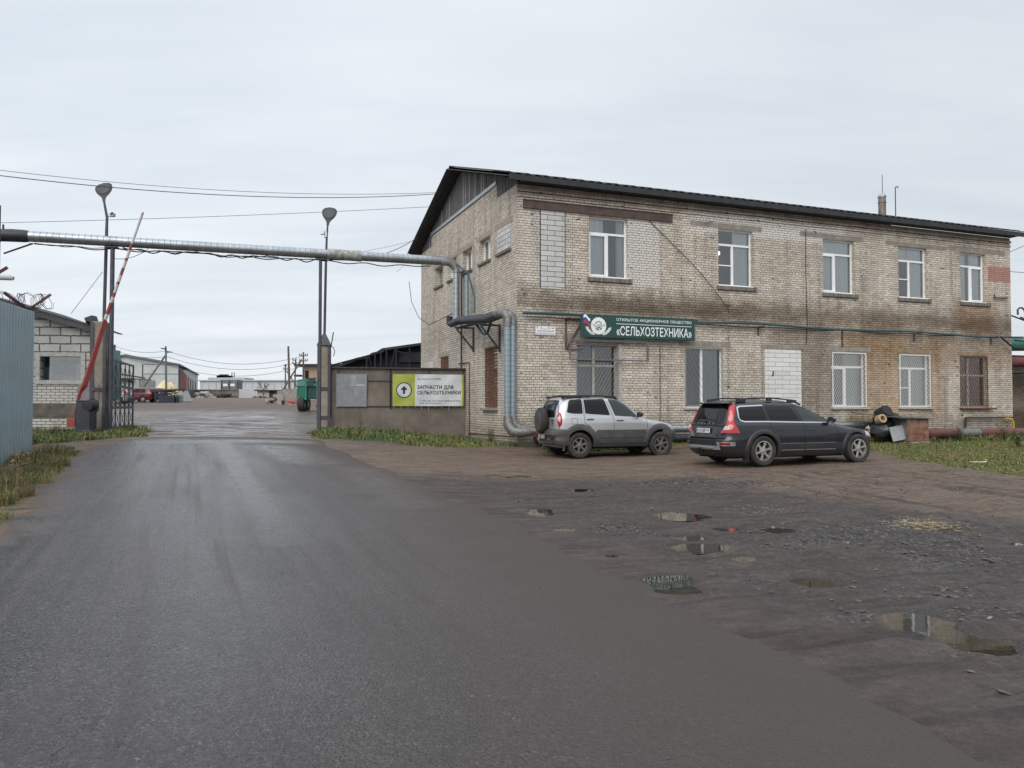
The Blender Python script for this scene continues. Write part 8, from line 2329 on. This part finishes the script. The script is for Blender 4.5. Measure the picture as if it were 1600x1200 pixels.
def heap(name, px_, D, w_, h_, m_, lab, cat, seed=1, flat=.6):
    g = G0(px_, D); mb = MB(); rr_ = random.Random(seed)
    for i in range(26):
        a_ = rr_.random() * 6.28; r_ = w_ * .5 * rr_.random() ** .6; z = h_ * (1 - r_ / (w_ * .5)) * rr_.random()
        M = Matrix.Rotation(rr_.random() * 3, 3, 'Z') @ Matrix.Rotation(rr_.uniform(-.6, .6), 3, 'X')
        mb.box((math.cos(a_) * r_, math.sin(a_) * r_ * .5, z + .05), (w_ * rr_.uniform(.1, .3), w_ * rr_.uniform(.08, .2), h_ * rr_.uniform(.15, .5) * flat), M, rr_.randint(0, len(m_) - 1))
    o = mb.build(name, m_); o.location = g; tag(o, lab, cat)
M_PALEJ = mat('pale_rubble', (.50, .50, .49), .8, var=.2); M_DKJ = mat('dark_rubble', (.06, .055, .05), .9, var=.3); M_BRJ = mat('brown_scrap', (.17, .11, .05), .9, var=.4)
heap('rubble_heap', 317, 118, 3.6, 1.3, [M_PALEJ, M_PALEJ, M_CONC], 'heap of pale rubble and sheets by the warehouse corner', 'rubble', 2)
heap('rubble_heap', 304, 112, 2.2, .5, [M_PALEJ, M_DKJ], 'low scatter of pale scrap in front of the warehouse doors', 'rubble', 3)
heap('soil_heap', 343, 128, 5.5, 1.0, [M_DKJ], 'dark low soil heap in front of the mottled concrete fence', 'soil', 4)
heap('rubble_heap', 436, 64, 2.2, .8, [M_CONC, M_CONC, M_DKJ], 'tumbled concrete slabs at the right side of the yard', 'rubble', 6)
heap('rubble_heap', 408, 125, 2.5, .5, [M_DKJ, M_CONC], 'small dark rubble pile before the tiny pale shed', 'rubble', 8)
# conical covered piles
def cone(px_, top, base, D, wpx, lab, m_):
    g = G0(px_, D); zt_ = P(px_, top, D).z; z0_ = P(px_, base, D).z; r_ = wpx / 2 / F * D
    o = MB().lathe([(r_ * 1.05, min(g.z, z0_) - g.z - .2), (r_, z0_ - g.z), (r_ * .56, (z0_ - g.z) * .55 + (zt_ - g.z) * .45), (r_ * .26, (z0_ - g.z) * .16 + (zt_ - g.z) * .84), (r_ * .12, zt_ - g.z - .05), (0, zt_ - g.z)], None, 26).build('tarp_cone', m_, smooth=60)
    o.location = g; tag(o, lab, 'cover', 'pale yellow conical covers')
M_TARP = mat('yellow_tarp', (.62, .52, .29), .8, var=.12, vscale=1.5)
cone(257, 594, 608, 80, 31, 'larger pale yellow conical cover beside the lamp pole', M_TARP)
cone(266, 596.5, 608, 84, 22, 'smaller pale yellow conical cover right behind the larger one', M_TARP)
# timber and metal stack with a grey concrete wedge
sg_ = G0(262, 66); 
def kp(px_, py_, D=66): p_ = P(px_, py_, D); return p_ - sg_
st = thing('scrap_rack', 'dark stack of pallets and steel frames under a thin flat canopy', 'stack', tuple(sg_))
M_STK = mat('navy_scrap', (.035, .045, .07), .8, var=.3)
mb = MB()
for (x0_, x1_, y0_, y1_, dy) in ((252, 274, 617, 629.5, 0), (237, 254, 608, 629.5, 1), (268, 278, 617, 628, .3)):
    a_, b2 = kp(x0_, y1_), kp(x1_, y0_)
    n = 5
    for i in range(n):
        z = a_.z + (b2.z - a_.z) * i / n; mb.bb(a_.x, b2.x, dy - .4, dy + .8, z, z + (b2.z - a_.z) / n * .62)
    for x in (a_.x, (a_.x + b2.x) / 2, b2.x): mb.bb(x - .05, x + .05, dy - .42, dy - .35, a_.z - .1, b2.z)
mb.build('pallets', M_STK, st)
mb = MB(); a_, b2 = kp(249, 610), kp(286, 608.5); mb.beam(a_, b2, .9, .10); mb.beam(b2, kp(286.5, 613), .08, .12); mb.build('canopy', mat('rust_canopy', (.06, .035, .035), .8), st)
mb = MB(); rr_ = random.Random(3)
for i in range(18): c = kp(258 + rr_.random() * 17, 611.5 + rr_.random() * 4); mb.beam(c, c + Vector((rr_.uniform(-.4, .4), .1, rr_.uniform(-.1, .25))), .05, .05)
mb.build('rusty_bits', M_BRJ, st)
wg = G0(285, 70)
mb = MB(); a_ = [P(271, 614, 70) - wg, P(283, 610.5, 70) - wg, P(290.5, 627, 70) - wg, P(271, 628.5, 70) - wg]
mb.add(a_ + [v + Vector((0, 1.5, 0)) for v in a_], [(0, 3, 2, 1), (4, 5, 6, 7), (0, 1, 5, 4), (1, 2, 6, 5)]); o = mb.build('concrete_wedge', mat('wedge_concrete', (.36, .37, .34), .9, var=.1)); o.location = wg; tag(o, 'pale grey concrete wedge block right of the pallet stack', 'block')
bg_ = G0(297, 100)
o = MB().lathe([(.42, -.1), (.45, .1), (.42, .95), (.30, 1.0), (.24, 1.15), (.12, 1.22), (0, 1.22)], None, 18).build('blue_barrel', mat('barrel_blue', (.025, .05, .08), .6)); o.location = bg_; tag(o, 'dark blue barrel by the red warehouse doors', 'barrel')
# far small cars
def far_car(name_lab, loc, ang, sc, col, wcol=None):
    car = thing('parked_car', name_lab, 'car', loc, ang, 'cars parked beyond the gate')
    S = Shape(W=[(.25, .78), (.5, .86), (.9, .86), (1.0, .82), (1.35, .70), (1.45, .6), (1.5, .45)], xr=[(.25, -.75), (.5, -.85), (.9, -.85), (1.0, -.82), (1.35, -.66), (1.45, -.5), (1.5, -.3)],
              xf=[(.25, 3.2), (.5, 3.3), (.75, 3.2), (.9, 2.6), (1.0, 2.1), (1.35, 1.4), (1.45, 1.1), (1.5, .8)], xc=.9, nf=[(.2, 3.5), (1.5, 5)], nr=[(.2, 7), (1.5, 6)])
    P_ = mat('far_paint_%s' % wcol, col, .35, coat=.5)
    carve(S.body([.25, .35, .5, .65, .75, .85, .9, .95, 1.0, 1.1, 1.2, 1.3, 1.38, 1.45, 1.48, 1.5], N=44), 'body', [P_, M_WELL], car, [(0, .33, .38), (2.5, .33, .38)], .86, .5)
    for sg in (-1, 1):
        S.side([(-.5, 1.0), (-.42, 1.35), (.25, 1.38), (.25, 1.0)], .01, sg, 6, 6).build('rear_quarter_window', M_CGLASS, car)
        S.side([(.32, 1.0), (.32, 1.38), (.95, 1.38), (1.05, 1.0)], .01, sg, 6, 6).build('door_window', M_CGLASS, car)
        S.side([(1.15, 1.0), (1.05, 1.36), (1.3, 1.33), (1.9, 1.0)], .01, sg, 6, 6).build('door_window', M_CGLASS, car)
        S.back([(sg * .62, .8), (sg * .62, 1.08), (sg * .80, 1.08), (sg * .80, .8)], .02, 5, 5).build('tail_lamp', M_LRED, car)
        for x in (0, 2.5): wheel(car, x, sg * .76, .32, .19, .20, M_TIN, 5, sg)
    S.back([(-.58, 1.02), (-.5, 1.36), (.5, 1.36), (.58, 1.02)], .01, 6, 8).build('tailgate_window', M_CGLASS, car)
    mb = MB(); mb.bb(-.93, -.8, -.8, .8, .30, .50); mb.build('rear_bumper', M_TRIM, car, bevel=.03)
    car.scale = (sc, sc, sc)
    return car
g = G0(231, 67); far_car('dark red hatchback parked far in the yard beside the gate leaf', (g.x, g.y, g.z), R(172), .86, (.10, .010, .018), 'red')
g = G0(190, 62); far_car('white grey car half hidden behind the open lattice gate', (g.x, g.y, g.z), R(188), .9, (.30, .33, .34), 'pale')
g = G0(247, 70); far_car('dark navy car standing just behind the red hatchback', (g.x, g.y, g.z), R(175), .84, (.02, .03, .05), 'navy')
# lean-to behind the gate leaf
lg = G0(190, 85)
lean = thing('lean_to', 'small dark roofed lean-to attached to the front of the warehouse behind the gate leaf', 'shed', tuple(lg))
def lp(px_, py_): return P(px_, py_, 85) - lg
mb = MB(); a_, b2 = lp(178, 586), lp(218, 611); mb.bb(a_.x, lp(217, 600).x, 0, 4, -.3, lp(200, 593).z); mb.build('wall', mat('leanto_wall', (.36, .37, .36), .9, var=.2), lean)
mb = MB(); mb.beam(lp(176, 583), lp(226, 590.5), .3, .15); mb.bb(lp(176, 0).x, lp(218, 0).x, -.6, 4, lp(200, 592.9).z, lp(200, 591).z); mb.build('roof', M_DARKST, lean)
MB().bb(lp(208, 0).x, lp(215, 0).x, -.05, 0, lp(208, 598).z, lp(208, 594).z).build('window', M_WELL, lean)

# ------------------------------------------------------------------ litter on the dirt
for (px_, py_, lab) in ((792, 743, 'flat dark piece of debris on the dirt left of the silver car'), (1446, 819, None)):
    if lab:
        g = ground_at(px_, py_); z = Hf(g.x, g.y)
        o = MB().box((0, 0, .02), (.35, .14, .03), Matrix.Rotation(.2, 3, 'Z')).box((.12, .05, .035), (.15, .1, .02)).build('debris', M_BRJ); o.location = (g.x, g.y, z); tag(o, lab, 'debris')
for (px_, py_, n, lab, sp_) in ((1446, 819, 620, 'small spill of pale yellow straw on the dirt in front of the dark estate car', .30), (1195, 797, 90, 'fainter scatter of pale straw left of the brighter spill', .45)):
    g = ground_at(px_, py_); r1_ = rng.normal(0, sp_ * .6, n); r2_ = rng.normal(0, sp_ * .75, n); a_ = rng.random(n) * 3.14
    x = g.x + r1_; y = g.y + r2_; z = H(x, y) + .006; L = .02 + .03 * rng.random(n); dx, dy = np.cos(a_) * L, np.sin(a_) * L; wv = .004
    A_ = np.stack([x - dx, y - dy, z], -1); B_ = np.stack([x + dx, y + dy, z + .006], -1); C_ = np.stack([x + dx * .2 - dy * .3, y + dy * .2 + dx * .3, z + .004], -1)
    o = inst_tris('straw', [mat('straw_pale', (.32, .25, .145), .85)], np.stack([A_, B_, C_], 1), np.zeros(n)); tag(o, lab, 'straw', kind='stuff')
bpy.context.view_layer.update()
